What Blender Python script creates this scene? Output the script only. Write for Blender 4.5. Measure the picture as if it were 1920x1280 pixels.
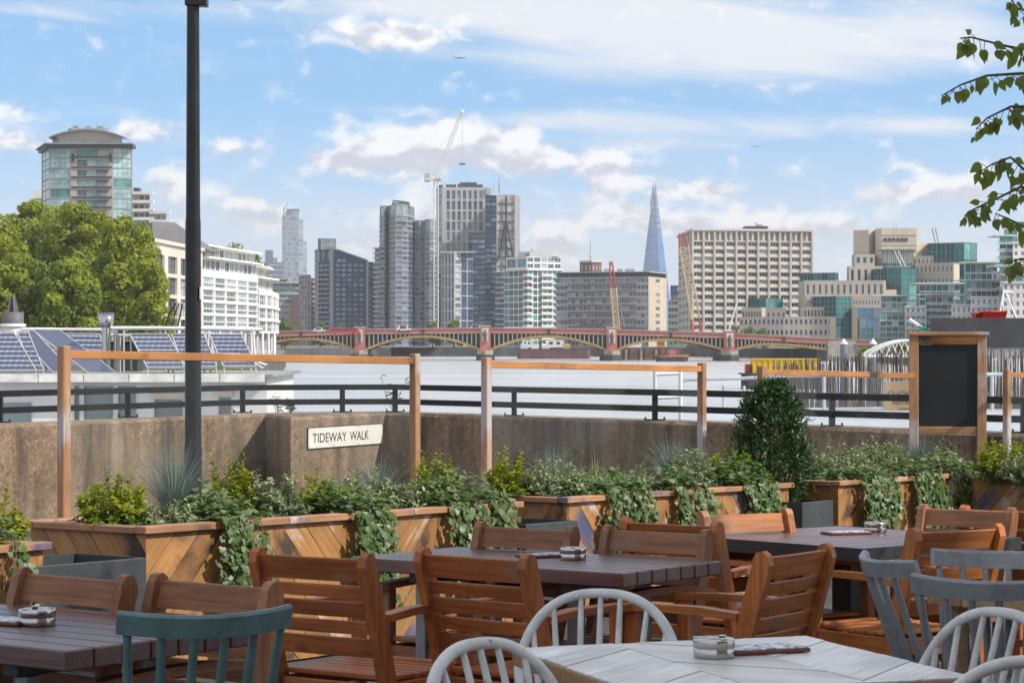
import bpy, math, random
from math import sin, cos, pi, radians, sqrt, atan2
from mathutils import Vector, Matrix, noise as mnoise
for _o in list(bpy.data.objects): bpy.data.objects.remove(_o)
sc = bpy.context.scene
COL = sc.collection
RND = random.Random(7)
# ------------------------------------------------------------------ camera
CZ = 1.6; FPX = 4000.0
cam = bpy.data.cameras.new('camera'); camo = bpy.data.objects.new('camera', cam); COL.objects.link(camo)
camo.location = (0, 0, CZ); camo.rotation_euler = (pi/2, 0, 0)
cam.sensor_width = 36; cam.lens = FPX/1920*36; cam.clip_start = .1; cam.clip_end = 40000
cam.dof.use_dof = True; cam.dof.focus_distance = 13.0; cam.dof.aperture_fstop = 20.0
sc.camera = camo
sc.cycles.max_bounces = 6; sc.cycles.diffuse_bounces = 3; sc.cycles.glossy_bounces = 3; sc.cycles.transmission_bounces = 4; sc.cycles.volume_bounces = 0; sc.cycles.transparent_max_bounces = 8
sc.render.resolution_x = 1024; sc.render.resolution_y = 682
sc.view_settings.view_transform = 'Standard'; sc.view_settings.look = 'None'
sc.view_settings.exposure = 0.62; sc.view_settings.gamma = 1.0
# ------------------------------------------------------------------ sun
SUN_AZ = radians(112)     # measured from +Y (view direction) towards +X (right)
SUN_EL = radians(42)
sdir = Vector((sin(SUN_AZ)*cos(SUN_EL), cos(SUN_AZ)*cos(SUN_EL), sin(SUN_EL)))
sl = bpy.data.lights.new('sun', 'SUN'); sl.energy = 3.1; sl.angle = radians(.55); sl.color = (1, .955, .88)
so = bpy.data.objects.new('sun', sl); COL.objects.link(so)
so.rotation_euler = sdir.to_track_quat('Z', 'Y').to_euler(); so.location = (60, -40, 60)
# ------------------------------------------------------------------ world: Nishita sky with procedural clouds
W = bpy.data.worlds.new('World'); sc.world = W; W.use_nodes = True
def build_world():
    nt = W.node_tree; N = nt.nodes; L = nt.links; N.clear()
    def nd(t, **k):
        n = N.new(t)
        for a, b in k.items(): setattr(n, a, b)
        return n
    def val(x, sock):
        if isinstance(x, (int, float)): sock.default_value = x
        else: L.new(x, sock)
    def mth(op, a, b=0.0, c=None, clamp=False):
        n = nd('ShaderNodeMath', operation=op, use_clamp=clamp)
        val(a, n.inputs[0]); val(b, n.inputs[1])
        if c is not None: val(c, n.inputs[2])
        return n.outputs[0]
    def sstep(x, a, b):
        n = nd('ShaderNodeMapRange', interpolation_type='SMOOTHSTEP')
        val(x, n.inputs[0]); n.inputs[1].default_value = a; n.inputs[2].default_value = b
        return n.outputs[0]
    tc = nd('ShaderNodeTexCoord'); sep = nd('ShaderNodeSeparateXYZ'); L.new(tc.outputs['Generated'], sep.inputs[0])
    X, Y, Z = sep.outputs
    az = mth('ARCTAN2', X, Y); el = mth('ARCSINE', Z)
    # sky: looked up a little higher than the view ray so that the low sky keeps its blue
    zz = mth('ADD', mth('MULTIPLY', mth('MAXIMUM', Z, 0.0), .9), .17)
    cb = nd('ShaderNodeCombineXYZ'); L.new(X, cb.inputs[0]); L.new(Y, cb.inputs[1]); L.new(zz, cb.inputs[2])
    nrm = nd('ShaderNodeVectorMath', operation='NORMALIZE'); L.new(cb.outputs[0], nrm.inputs[0])
    sky = nd('ShaderNodeTexSky', sky_type='NISHITA'); sky.sun_disc = False
    sky.sun_elevation = SUN_EL; sky.sun_rotation = SUN_AZ; sky.air_density = 1.0; sky.dust_density = .6; sky.ozone_density = 1.6
    L.new(nrm.outputs[0], sky.inputs['Vector'])
    # cloud coordinates in degrees of azimuth / elevation
    A = mth('MULTIPLY', az, 57.29578); E = mth('MULTIPLY', el, 57.29578)
    def coord(sx, sy, ox=0, oy=0):
        c = nd('ShaderNodeCombineXYZ')
        L.new(mth('MULTIPLY_ADD', A, sx, ox), c.inputs[0]); L.new(mth('MULTIPLY_ADD', E, sy, oy), c.inputs[1])
        return c.outputs[0]
    def noise(vec, scale, det, rough=.55, dist=0.0):
        n = nd('ShaderNodeTexNoise'); n.inputs['Scale'].default_value = scale; n.inputs['Detail'].default_value = det
        n.inputs['Roughness'].default_value = rough; n.inputs['Distortion'].default_value = dist
        L.new(vec, n.inputs['Vector']); return n.outputs[0]
    K = 57.29578/4000
    AE = coord(1, 1)
    def blobs(lst, shade=True):
        tot = 0.0; low = 0.0
        for (cx, cy, rx, ry, s) in lst:
            a0 = (cx-960)*K; e0 = (640-cy)*K
            v = nd('ShaderNodeVectorMath', operation='MULTIPLY_ADD'); L.new(AE, v.inputs[0])
            v.inputs[1].default_value = (1/(rx*K), 1/(ry*K), 0); v.inputs[2].default_value = (-a0/(rx*K), -e0/(ry*K), 0)
            dt = nd('ShaderNodeVectorMath', operation='DOT_PRODUCT'); L.new(v.outputs[0], dt.inputs[0]); L.new(v.outputs[0], dt.inputs[1])
            g = mth('POWER', .3679, dt.outputs['Value'])
            tot = mth('MULTIPLY_ADD', g, s, tot)
            if shade:
                sp = nd('ShaderNodeSeparateXYZ'); L.new(v.outputs[0], sp.inputs[0])
                low = mth('MULTIPLY_ADD', mth('MULTIPLY', g, s), sp.outputs[1], low)
        return tot, low
    # --- cumulus
    cum = [(735, 68, 130, 32, .95), (855, 268, 130, 42, 1.35), (705, 285, 95, 36, 1.15), (975, 292, 70, 30, .8), (1115, 308, 95, 26, 1.15), (620, 305, 40, 20, .5),
           (270, 250, 70, 24, .85), (25, 272, 70, 30, 1.0), (425, 282, 50, 18, .8), (10, 222, 40, 18, .7),
           (1035, 447, 66, 38, 1.15), (1165, 402, 78, 28, 1.0), (1275, 418, 58, 24, .85), (1150, 350, 60, 22, .8), (1305, 356, 85, 20, .85),
           (1420, 420, 110, 26, 1.0), (1570, 424, 90, 24, .85), (1745, 362, 135, 28, .95), (1690, 318, 60, 12, .5), (790, 395, 60, 48, 1.0), (440, 388, 85, 38, .72),
           (540, 410, 80, 30, .5), (330, 350, 70, 30, .6), (690, 445, 50, 50, .55)]
    ct, cl = blobs(cum)
    n1 = noise(coord(1, 1.5), .95, 6, .56, .25)
    n0 = noise(coord(.16, .34, 31, 7), 1.0, 3, .55)
    # further cumulus outside the view, cover raised to brighten and neutralise the shade
    wide = mth('MULTIPLY', sstep(n0, .44, .60), mth('ADD', sstep(mth('ABSOLUTE', A), 15.0, 19.0), sstep(E, 11, 17), clamp=True))
    wide = mth('MULTIPLY', wide, mth('SUBTRACT', 1.0, mth('MULTIPLY', sstep(E, 30, 75), .35)))
    f = mth('ADD', mth('ADD', mth('MULTIPLY', ct, .75), wide), mth('MULTIPLY_ADD', n1, 1.7, -.85))
    cd = sstep(f, .07, .62)
    n2 = noise(coord(1, 1.5, .12, -.42), .95, 4, .55, .25)
    lit = mth('ADD', mth('MULTIPLY', cl, .75), mth('MULTIPLY', mth('SUBTRACT', n1, n2), 2.6))
    lit = sstep(mth('ADD', lit, mth('MULTIPLY', f, .12)), -.36, .34)
    ccol = nd('ShaderNodeMix', data_type='RGBA'); L.new(lit, ccol.inputs[0])
    ccol.inputs[6].default_value = (.45, .455, .52, 1); ccol.inputs[7].default_value = (.735, .73, .725, 1)
    # --- cirrus veil, streaked
    cir = [(1250, 60, 420, 85, 1.1), (850, 15, 260, 36, .9), (1560, 110, 300, 60, .7), (1450, 245, 330, 24, .55), (1250, 275, 260, 22, .55), (1050, 228, 200, 20, .5), (1760, 245, 160, 20, .5), (150, 35, 210, 26, .5), (520, 85, 160, 12, .25),
           (640, 208, 190, 9, .42), (130, 225, 150, 14, .4), (1820, 60, 150, 80, .4), (1500, 330, 260, 18, .35), (1100, -60, 600, 60, .9)]
    ci, _ = blobs(cir, False)
    rot = nd('ShaderNodeVectorRotate', rotation_type='Z_AXIS'); L.new(coord(1, 1), rot.inputs['Vector']); rot.inputs['Angle'].default_value = radians(7)
    mp = nd('ShaderNodeMapping'); L.new(rot.outputs[0], mp.inputs[0]); mp.inputs['Scale'].default_value = (.16, 1.15, 1)
    n3 = noise(mp.outputs[0], 1.1, 5, .55, .35)
    wide2 = mth('MULTIPLY', sstep(noise(coord(.05, .12, 11, 3), 1.0, 2), .36, .62), mth('ADD', sstep(mth('ABSOLUTE', A), 15, 20), sstep(E, 10, 16), clamp=True))  # unseen cirrus, also thickened for a brighter neutral fill
    fc = mth('ADD', mth('ADD', mth('MULTIPLY', ci, .85), wide2), mth('MULTIPLY_ADD', n3, 1.5, -.78))
    cid = mth('MULTIPLY', sstep(fc, .02, .95), .93)
    # --- low white haze belt towards the horizon (all round)
    hz = mth('MULTIPLY', mth('SUBTRACT', 1.0, sstep(E, .2, 6.6)), .92)
    hz = mth('MULTIPLY', hz, mth('MULTIPLY_ADD', n3, .9, .55), clamp=True)
    veil = mth('MAXIMUM', cid, hz)
    tn = nd('ShaderNodeMix', data_type='RGBA', blend_type='MULTIPLY'); tn.inputs[0].default_value = 1.0; L.new(sky.outputs[0], tn.inputs[6]); tn.inputs[7].default_value = (.75, 1.0, 1.06, 1)
    bg1 = nd('ShaderNodeBackground'); L.new(tn.outputs[2], bg1.inputs[0]); bg1.inputs[1].default_value = SKY_STR
    bg2 = nd('ShaderNodeBackground'); bg2.inputs[0].default_value = (.60, .615, .645, 1); bg2.inputs[1].default_value = 1.0
    bg3 = nd('ShaderNodeBackground'); L.new(ccol.outputs[2], bg3.inputs[0]); bg3.inputs[1].default_value = 1.0
    m1 = nd('ShaderNodeMixShader'); L.new(veil, m1.inputs[0]); L.new(bg1.outputs[0], m1.inputs[1]); L.new(bg2.outputs[0], m1.inputs[2])
    m2 = nd('ShaderNodeMixShader'); L.new(mth('MULTIPLY', cd, .94), m2.inputs[0]); L.new(m1.outputs[0], m2.inputs[1]); L.new(bg3.outputs[0], m2.inputs[2])
    out = nd('ShaderNodeOutputWorld'); L.new(m2.outputs[0], out.inputs[0])
SKY_STR = .135
W.cycles.sampling_method = 'MANUAL'; W.cycles.sample_map_resolution = 512
build_world()
# ------------------------------------------------------------------ coordinates
GA = .2; GS = -.0235                       # the terrace falls gently away towards the river
WATER = -5.3
def gz(Y): return GA + GS*Y
def bx(x, Y): return (x-960)*Y/FPX
def bz(y, Y): return CZ-(y-640)*Y/FPX
def at(x, y, Y): return Vector((bx(x, Y), Y, bz(y, Y)))
SLOPE = Matrix.Rotation(math.atan(GS), 4, 'X')
def ground_matrix(x, y, yaw, z=None):       # a thing standing on the falling terrace
    return Matrix.Translation((x, y, gz(y) if z is None else z)) @ SLOPE @ Matrix.Rotation(yaw, 4, 'Z')
# ------------------------------------------------------------------ objects
def link(o, parent=None):
    COL.objects.link(o)
    if parent is not None: o.parent = parent
    return o
def tag(o, label=None, cat=None, group=None, kind=None):
    if label: o['label'] = label
    if cat: o['category'] = cat
    if group: o['group'] = group
    if kind: o['kind'] = kind
    return o
def thing(name, label, cat, loc=(0, 0, 0), rz=0, group=None, matrix=None):
    o = bpy.data.objects.new(name, None); COL.objects.link(o); o.empty_display_size = .1
    if matrix is not None: o.matrix_world = matrix
    else: o.location = loc; o.rotation_euler = (0, 0, rz)
    return tag(o, label, cat, group)
def inst(name, me, parent, loc=(0, 0, 0), rot=(0, 0, 0), scale=(1, 1, 1)):
    o = bpy.data.objects.new(name, me); link(o, parent); o.location = loc; o.rotation_euler = rot; o.scale = scale
    return o
def copy_tree(o, parent=None):
    c = o.copy(); COL.objects.link(c); c.parent = parent
    for ch in list(o.children): copy_tree(ch, c)
    return c
class MB:
    def __init__(s): s.v = []; s.f = []; s.m = []; s.s = []
    def add(s, vs, fs, mat=0, M=None, smooth=False):
        b = len(s.v)
        if M is not None: vs = [M @ Vector(p) for p in vs]
        s.v.extend([tuple(p) for p in vs])
        for f in fs: s.f.append([i+b for i in f]); s.m.append(mat); s.s.append(smooth)
        return s
    def box(s, x0, x1, y0, y1, z0, z1, mat=0, M=None, ch=0.0):
        if x0 > x1: x0, x1 = x1, x0
        if y0 > y1: y0, y1 = y1, y0
        if z0 > z1: z0, z1 = z1, z0
        if ch <= 0:
            vs = [(x, y, z) for x in (x0, x1) for y in (y0, y1) for z in (z0, z1)]
            fs = [(0, 1, 3, 2), (4, 6, 7, 5), (0, 4, 5, 1), (2, 3, 7, 6), (0, 2, 6, 4), (1, 5, 7, 3)]
            return s.add(vs, fs, mat, M)
        c = min(ch, (x1-x0)*.45, (y1-y0)*.45, (z1-z0)*.45)
        xs, ys, zs = (x0, x1), (y0, y1), (z0, z1); sg = (1, -1)
        vs = []; idx = {}
        for i in (0, 1):
            for j in (0, 1):
                for k in (0, 1):
                    for a in range(3):
                        p = [xs[i], ys[j], zs[k]]
                        for b in range(3):
                            if b != a: p[b] += c*sg[(i, j, k)[b]]
                        idx[(i, j, k, a)] = len(vs); vs.append(tuple(p))
        fs = []
        for a in range(3):
            b, d = (a+1) % 3, (a+2) % 3
            for e in (0, 1):
                q = []
                for (u, w) in ((0, 0), (1, 0), (1, 1), (0, 1)):
                    t = [0, 0, 0]; t[a] = e; t[b] = u; t[d] = w; q.append(idx[(t[0], t[1], t[2], a)])
                fs.append(q if e else q[::-1])
        for a in range(3):
            b, d = (a+1) % 3, (a+2) % 3
            for u in (0, 1):
                for w in (0, 1):
                    t0 = [0, 0, 0]; t0[b] = u; t0[d] = w; t1 = list(t0); t1[a] = 1
                    q = [idx[(*t0, b)], idx[(*t1, b)], idx[(*t1, d)], idx[(*t0, d)]]
                    fs.append(q if (u ^ w) == 0 else q[::-1])
        for i in (0, 1):
            for j in (0, 1):
                for k in (0, 1):
                    q = [idx[(i, j, k, a)] for a in range(3)]
                    fs.append(q if (i+j+k) % 2 == 1 else q[::-1])
        return s.add(vs, fs, mat, M)
    def prism(s, poly, z0, z1, mat=0, M=None, smooth=False):     # poly counter-clockwise in XY
        n = len(poly)
        vs = [(p[0], p[1], z0) for p in poly]+[(p[0], p[1], z1) for p in poly]
        fs = [list(range(n))[::-1], list(range(n, 2*n))]+[(i, (i+1) % n, n+(i+1) % n, n+i) for i in range(n)]
        return s.add(vs, fs, mat, M, smooth)
    def tube(s, pts, r, n=8, mat=0, M=None, cap=True, smooth=True, flat=1.0):
        pts = [Vector(p) for p in pts]; k = len(pts)
        rs = r if isinstance(r, (list, tuple)) else [r]*k
        vs = []; up = None
        for i, p in enumerate(pts):
            t = (pts[min(i+1, k-1)]-pts[max(i-1, 0)])
            t = t.normalized() if t.length > 1e-9 else Vector((0, 0, 1))
            if up is None: up = Vector((0, 0, 1)) if abs(t.z) < .9 else Vector((0, 1, 0))
            a = up-t*up.dot(t)
            if a.length < 1e-6: a = t.orthogonal()
            a.normalize(); b = t.cross(a); up = a
            for j in range(n):
                w = 2*pi*j/n; vs.append(p+a*(rs[i]*cos(w)*flat)+b*(rs[i]*sin(w)))
        fs = [(i*n+j, i*n+(j+1) % n, (i+1)*n+(j+1) % n, (i+1)*n+j) for i in range(k-1) for j in range(n)]
        s.add(vs, fs, mat, M, smooth)
        if cap:
            s.add(vs[:n], [list(range(n))[::-1]], mat, M); s.add(vs[-n:], [list(range(n))], mat, M)
        return s
    def lathe(s, prof, n=20, mat=0, M=None, smooth=True):
        vs = []; k = len(prof)
        for (r, z) in prof:
            for j in range(n): vs.append((r*cos(2*pi*j/n), r*sin(2*pi*j/n), z))
        fs = [(i*n+j, i*n+(j+1) % n, (i+1)*n+(j+1) % n, (i+1)*n+j) for i in range(k-1) for j in range(n)]
        return s.add(vs, fs, mat, M, smooth)
    def mesh(s, name, mats):
        me = bpy.data.meshes.new(name); me.from_pydata(s.v, [], s.f)
        if not isinstance(mats, (list, tuple)): mats = [mats]
        for m in mats: me.materials.append(m)
        me.polygons.foreach_set('material_index', s.m); me.polygons.foreach_set('use_smooth', s.s)
        me.update(); return me
    def build(s, name, mats, parent=None, loc=(0, 0, 0), rot=(0, 0, 0)):
        return inst(name, s.mesh(name, mats), parent, loc, rot)
def clip(poly, a, b, c):                    # keep a*x+b*y <= c
    out = []; n = len(poly)
    for i in range(n):
        p, q = poly[i], poly[(i+1) % n]; dp = a*p[0]+b*p[1]-c; dq = a*q[0]+b*q[1]-c
        if dp <= 0: out.append(p)
        if (dp < 0 < dq) or (dq < 0 < dp):
            t = dp/(dp-dq); out.append((p[0]+(q[0]-p[0])*t, p[1]+(q[1]-p[1])*t))
    return out
def clip_rect(poly, x0, x1, y0, y1):
    for (a, b, c) in ((1, 0, x1), (-1, 0, -x0), (0, 1, y1), (0, -1, -y0)):
        poly = clip(poly, a, b, c)
        if len(poly) < 3: return []
    return poly
def area2(p): return sum(p[i][0]*p[(i+1) % len(p)][1]-p[(i+1) % len(p)][0]*p[i][1] for i in range(len(p)))/2
# ------------------------------------------------------------------ materials
MATS = {}
def new_mat(name):
    m = bpy.data.materials.new(name); m.use_nodes = True; nt = m.node_tree
    return m, nt, nt.nodes, nt.links, nt.nodes['Principled BSDF']
def pm(name, col, rough=.6, var=.15, scale=6.0, bump=0.0, metal=0.0, spec=.5, stretch=(1, 1, 1), rand=0.0, detail=4, bscale=None, sss=0):
    if name in MATS: return MATS[name]
    m, nt, N, L, B = new_mat(name)
    tc = N.new('ShaderNodeTexCoord'); mp = N.new('ShaderNodeMapping'); mp.inputs['Scale'].default_value = stretch
    L.new(tc.outputs['Object'], mp.inputs[0]); src = mp.outputs[0]
    oi = N.new('ShaderNodeObjectInfo')
    ad = N.new('ShaderNodeVectorMath'); ad.operation = 'MULTIPLY_ADD'
    L.new(oi.outputs['Random'], ad.inputs[0]); ad.inputs[1].default_value = (37, 53, 71); L.new(src, ad.inputs[2]); src = ad.outputs[0]
    nz = N.new('ShaderNodeTexNoise'); nz.inputs['Scale'].default_value = scale; nz.inputs['Detail'].default_value = detail; nz.inputs['Roughness'].default_value = .6
    L.new(src, nz.inputs['Vector'])
    cr = N.new('ShaderNodeValToRGB'); L.new(nz.outputs[0], cr.inputs[0])
    cr.color_ramp.elements[0].position = .3; cr.color_ramp.elements[1].position = .7
    cr.color_ramp.elements[0].color = (*[max(0, c*(1-var)) for c in col], 1); cr.color_ramp.elements[1].color = (*[min(1, c*(1+var)) for c in col], 1)
    out = cr.outputs[0]
    if rand:
        hs = N.new('ShaderNodeHueSaturation'); L.new(out, hs.inputs['Color'])
        mr = N.new('ShaderNodeMapRange'); L.new(oi.outputs['Random'], mr.inputs[0]); mr.inputs[3].default_value = 1-rand; mr.inputs[4].default_value = 1+rand
        L.new(mr.outputs[0], hs.inputs['Value']); out = hs.outputs[0]
    L.new(out, B.inputs['Base Color']); B.inputs['Roughness'].default_value = rough; B.inputs['Metallic'].default_value = metal
    B.inputs['Specular IOR Level'].default_value = spec
    if bump:
        n2 = N.new('ShaderNodeTexNoise'); n2.inputs['Scale'].default_value = bscale or scale*4; n2.inputs['Detail'].default_value = 5; L.new(src, n2.inputs['Vector'])
        bp = N.new('ShaderNodeBump'); bp.inputs['Strength'].default_value = min(1, bump*1.0); bp.inputs['Distance'].default_value = .02; L.new(n2.outputs[0], bp.inputs['Height'])
        L.new(bp.outputs[0], B.inputs['Normal'])
    MATS[name] = m; return m
def wood(name, col, axis='X', dark=.55, rough=.5, rand=.12, paint=(), scale=1.0, spec=.45):
    """straight-grained timber along one object axis, optional splashes of old paint (colour, threshold, offset)"""
    if name in MATS: return MATS[name]
    m, nt, N, L, B = new_mat(name)
    st = {'X': (1.2, 22, 22), 'Y': (22, 1.2, 22), 'Z': (22, 22, 1.2)}[axis]
    tc = N.new('ShaderNodeTexCoord'); oi = N.new('ShaderNodeObjectInfo')
    ad = N.new('ShaderNodeVectorMath'); ad.operation = 'MULTIPLY_ADD'
    L.new(oi.outputs['Random'], ad.inputs[0]); ad.inputs[1].default_value = (13, 29, 17); L.new(tc.outputs['Object'], ad.inputs[2])
    mp = N.new('ShaderNodeMapping'); mp.inputs['Scale'].default_value = tuple(x*scale for x in st); L.new(ad.outputs[0], mp.inputs[0])
    nz = N.new('ShaderNodeTexNoise'); nz.inputs['Scale'].default_value = 2.2; nz.inputs['Detail'].default_value = 7; nz.inputs['Roughness'].default_value = .62; nz.inputs['Distortion'].default_value = .6
    L.new(mp.outputs[0], nz.inputs['Vector'])
    cr = N.new('ShaderNodeValToRGB'); L.new(nz.outputs[0], cr.inputs[0]); e = cr.color_ramp.elements
    e[0].position = .28; e[1].position = .72; e[0].color = (*[c*dark for c in col], 1); e[1].color = (*[min(1, c*1.2) for c in col], 1)
    big = N.new('ShaderNodeTexNoise'); big.inputs['Scale'].default_value = 3.2; big.inputs['Detail'].default_value = 3; L.new(ad.outputs[0], big.inputs['Vector'])
    hs = N.new('ShaderNodeHueSaturation'); L.new(cr.outputs[0], hs.inputs['Color'])
    mr = N.new('ShaderNodeMapRange'); L.new(oi.outputs['Random'], mr.inputs[0]); mr.inputs[3].default_value = 1-rand; mr.inputs[4].default_value = 1+rand
    mu = N.new('ShaderNodeMath'); mu.operation = 'MULTIPLY'; L.new(mr.outputs[0], mu.inputs[0])
    mr2 = N.new('ShaderNodeMapRange'); L.new(big.outputs[0], mr2.inputs[0]); mr2.inputs[1].default_value = .3; mr2.inputs[2].default_value = .7; mr2.inputs[3].default_value = .78; mr2.inputs[4].default_value = 1.18
    L.new(mr2.outputs[0], mu.inputs[1]); L.new(mu.outputs[0], hs.inputs['Value'])
    out = hs.outputs[0]
    for (pc, th, off, psc) in paint:
        pn = N.new('ShaderNodeTexNoise'); pn.inputs['Scale'].default_value = psc; pn.inputs['Detail'].default_value = 5; pn.inputs['Roughness'].default_value = .55
        a2 = N.new('ShaderNodeVectorMath'); a2.operation = 'ADD'; a2.inputs[1].default_value = (off, off*1.7, off*.3); L.new(ad.outputs[0], a2.inputs[0])
        L.new(a2.outputs[0], pn.inputs['Vector'])
        wn = N.new('ShaderNodeMath'); wn.operation = 'MULTIPLY_ADD'; L.new(nz.outputs[0], wn.inputs[0]); wn.inputs[1].default_value = .22; L.new(pn.outputs[0], wn.inputs[2])
        ms = N.new('ShaderNodeMapRange'); L.new(wn.outputs[0], ms.inputs[0]); ms.inputs[1].default_value = th+.09; ms.inputs[2].default_value = th+.19; ms.inputs[4].default_value = .88
        mx = N.new('ShaderNodeMix'); mx.data_type = 'RGBA'; L.new(ms.outputs[0], mx.inputs[0]); L.new(out, mx.inputs[6]); mx.inputs[7].default_value = (*pc, 1); out = mx.outputs[2]
    L.new(out, B.inputs['Base Color']); B.inputs['Specular IOR Level'].default_value = spec
    rr = N.new('ShaderNodeMapRange'); L.new(nz.outputs[0], rr.inputs[0]); rr.inputs[3].default_value = rough+.12; rr.inputs[4].default_value = rough-.08; L.new(rr.outputs[0], B.inputs['Roughness'])
    bp = N.new('ShaderNodeBump'); bp.inputs['Strength'].default_value = .25; bp.inputs['Distance'].default_value = .004; L.new(nz.outputs[0], bp.inputs['Height']); L.new(bp.outputs[0], B.inputs['Normal'])
    MATS[name] = m; return m
def leafmat(name, col, col2, rough=.5, trans=.35, scale=3.0):
    """leaf colours vary leaf by leaf (world position noise) with light passing through"""
    if name in MATS: return MATS[name]
    m, nt, N, L, B = new_mat(name)
    g = N.new('ShaderNodeNewGeometry'); tc = N.new('ShaderNodeTexCoord')
    nz = N.new('ShaderNodeTexNoise'); nz.inputs['Scale'].default_value = scale; nz.inputs['Detail'].default_value = 3; L.new(tc.outputs['Object'], nz.inputs['Vector'])
    ad = N.new('ShaderNodeMath'); ad.operation = 'MULTIPLY_ADD'; L.new(g.outputs['Random Per Island'], ad.inputs[0]); ad.inputs[1].default_value = .55
    mu = N.new('ShaderNodeMath'); mu.operation = 'MULTIPLY'; L.new(nz.outputs[0], mu.inputs[0]); mu.inputs[1].default_value = .5; L.new(mu.outputs[0], ad.inputs[2])
    mx = N.new('ShaderNodeMix'); mx.data_type = 'RGBA'; L.new(ad.outputs[0], mx.inputs[0]); mx.inputs[6].default_value = (*col, 1); mx.inputs[7].default_value = (*col2, 1)
    L.new(mx.outputs[2], B.inputs['Base Color']); B.inputs['Roughness'].default_value = rough; B.inputs['Specular IOR Level'].default_value = .35
    tr = N.new('ShaderNodeBsdfTranslucent'); hs = N.new('ShaderNodeHueSaturation'); hs.inputs['Saturation'].default_value = 1.15; hs.inputs['Value'].default_value = 1.25
    L.new(mx.outputs[2], hs.inputs['Color']); L.new(hs.outputs[0], tr.inputs[0])
    ms = N.new('ShaderNodeMixShader'); ms.inputs[0].default_value = trans; L.new(B.outputs[0], ms.inputs[1]); L.new(tr.outputs[0], ms.inputs[2])
    L.new(ms.outputs[0], nt.nodes['Material Output'].inputs[0])
    MATS[name] = m; return m
def clearglass(name, tint=(.97, .99, .98), film=.05):
    if name in MATS: return MATS[name]
    m, nt, N, L, B = new_mat(name)
    tp = N.new('ShaderNodeBsdfTransparent'); tp.inputs[0].default_value = (*tint, 1)
    gl = N.new('ShaderNodeBsdfGlossy'); gl.inputs['Roughness'].default_value = .02
    lw = N.new('ShaderNodeLayerWeight'); lw.inputs[0].default_value = .5
    pw = N.new('ShaderNodeMath'); pw.operation = 'POWER'; L.new(lw.outputs['Facing'], pw.inputs[0]); pw.inputs[1].default_value = 4.0
    pq = N.new('ShaderNodeMath'); pq.operation = 'MULTIPLY_ADD'; L.new(pw.outputs[0], pq.inputs[0]); pq.inputs[1].default_value = .5; pq.inputs[2].default_value = .008
    a = N.new('ShaderNodeMixShader'); L.new(pq.outputs[0], a.inputs[0]); L.new(tp.outputs[0], a.inputs[1]); L.new(gl.outputs[0], a.inputs[2])
    df = N.new('ShaderNodeBsdfDiffuse'); df.inputs[0].default_value = (.8, .8, .8, 1)
    tc = N.new('ShaderNodeTexCoord'); nz = N.new('ShaderNodeTexNoise'); nz.inputs['Scale'].default_value = 2.5; nz.inputs['Detail'].default_value = 6; L.new(tc.outputs['Object'], nz.inputs['Vector'])
    mr = N.new('ShaderNodeMapRange'); L.new(nz.outputs[0], mr.inputs[0]); mr.inputs[1].default_value = .35; mr.inputs[2].default_value = .75; mr.inputs[3].default_value = film*.4; mr.inputs[4].default_value = film*1.8
    b = N.new('ShaderNodeMixShader'); L.new(mr.outputs[0], b.inputs[0]); L.new(a.outputs[0], b.inputs[1]); L.new(df.outputs[0], b.inputs[2])
    L.new(b.outputs[0], nt.nodes['Material Output'].inputs[0]); MATS[name] = m; return m
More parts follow.
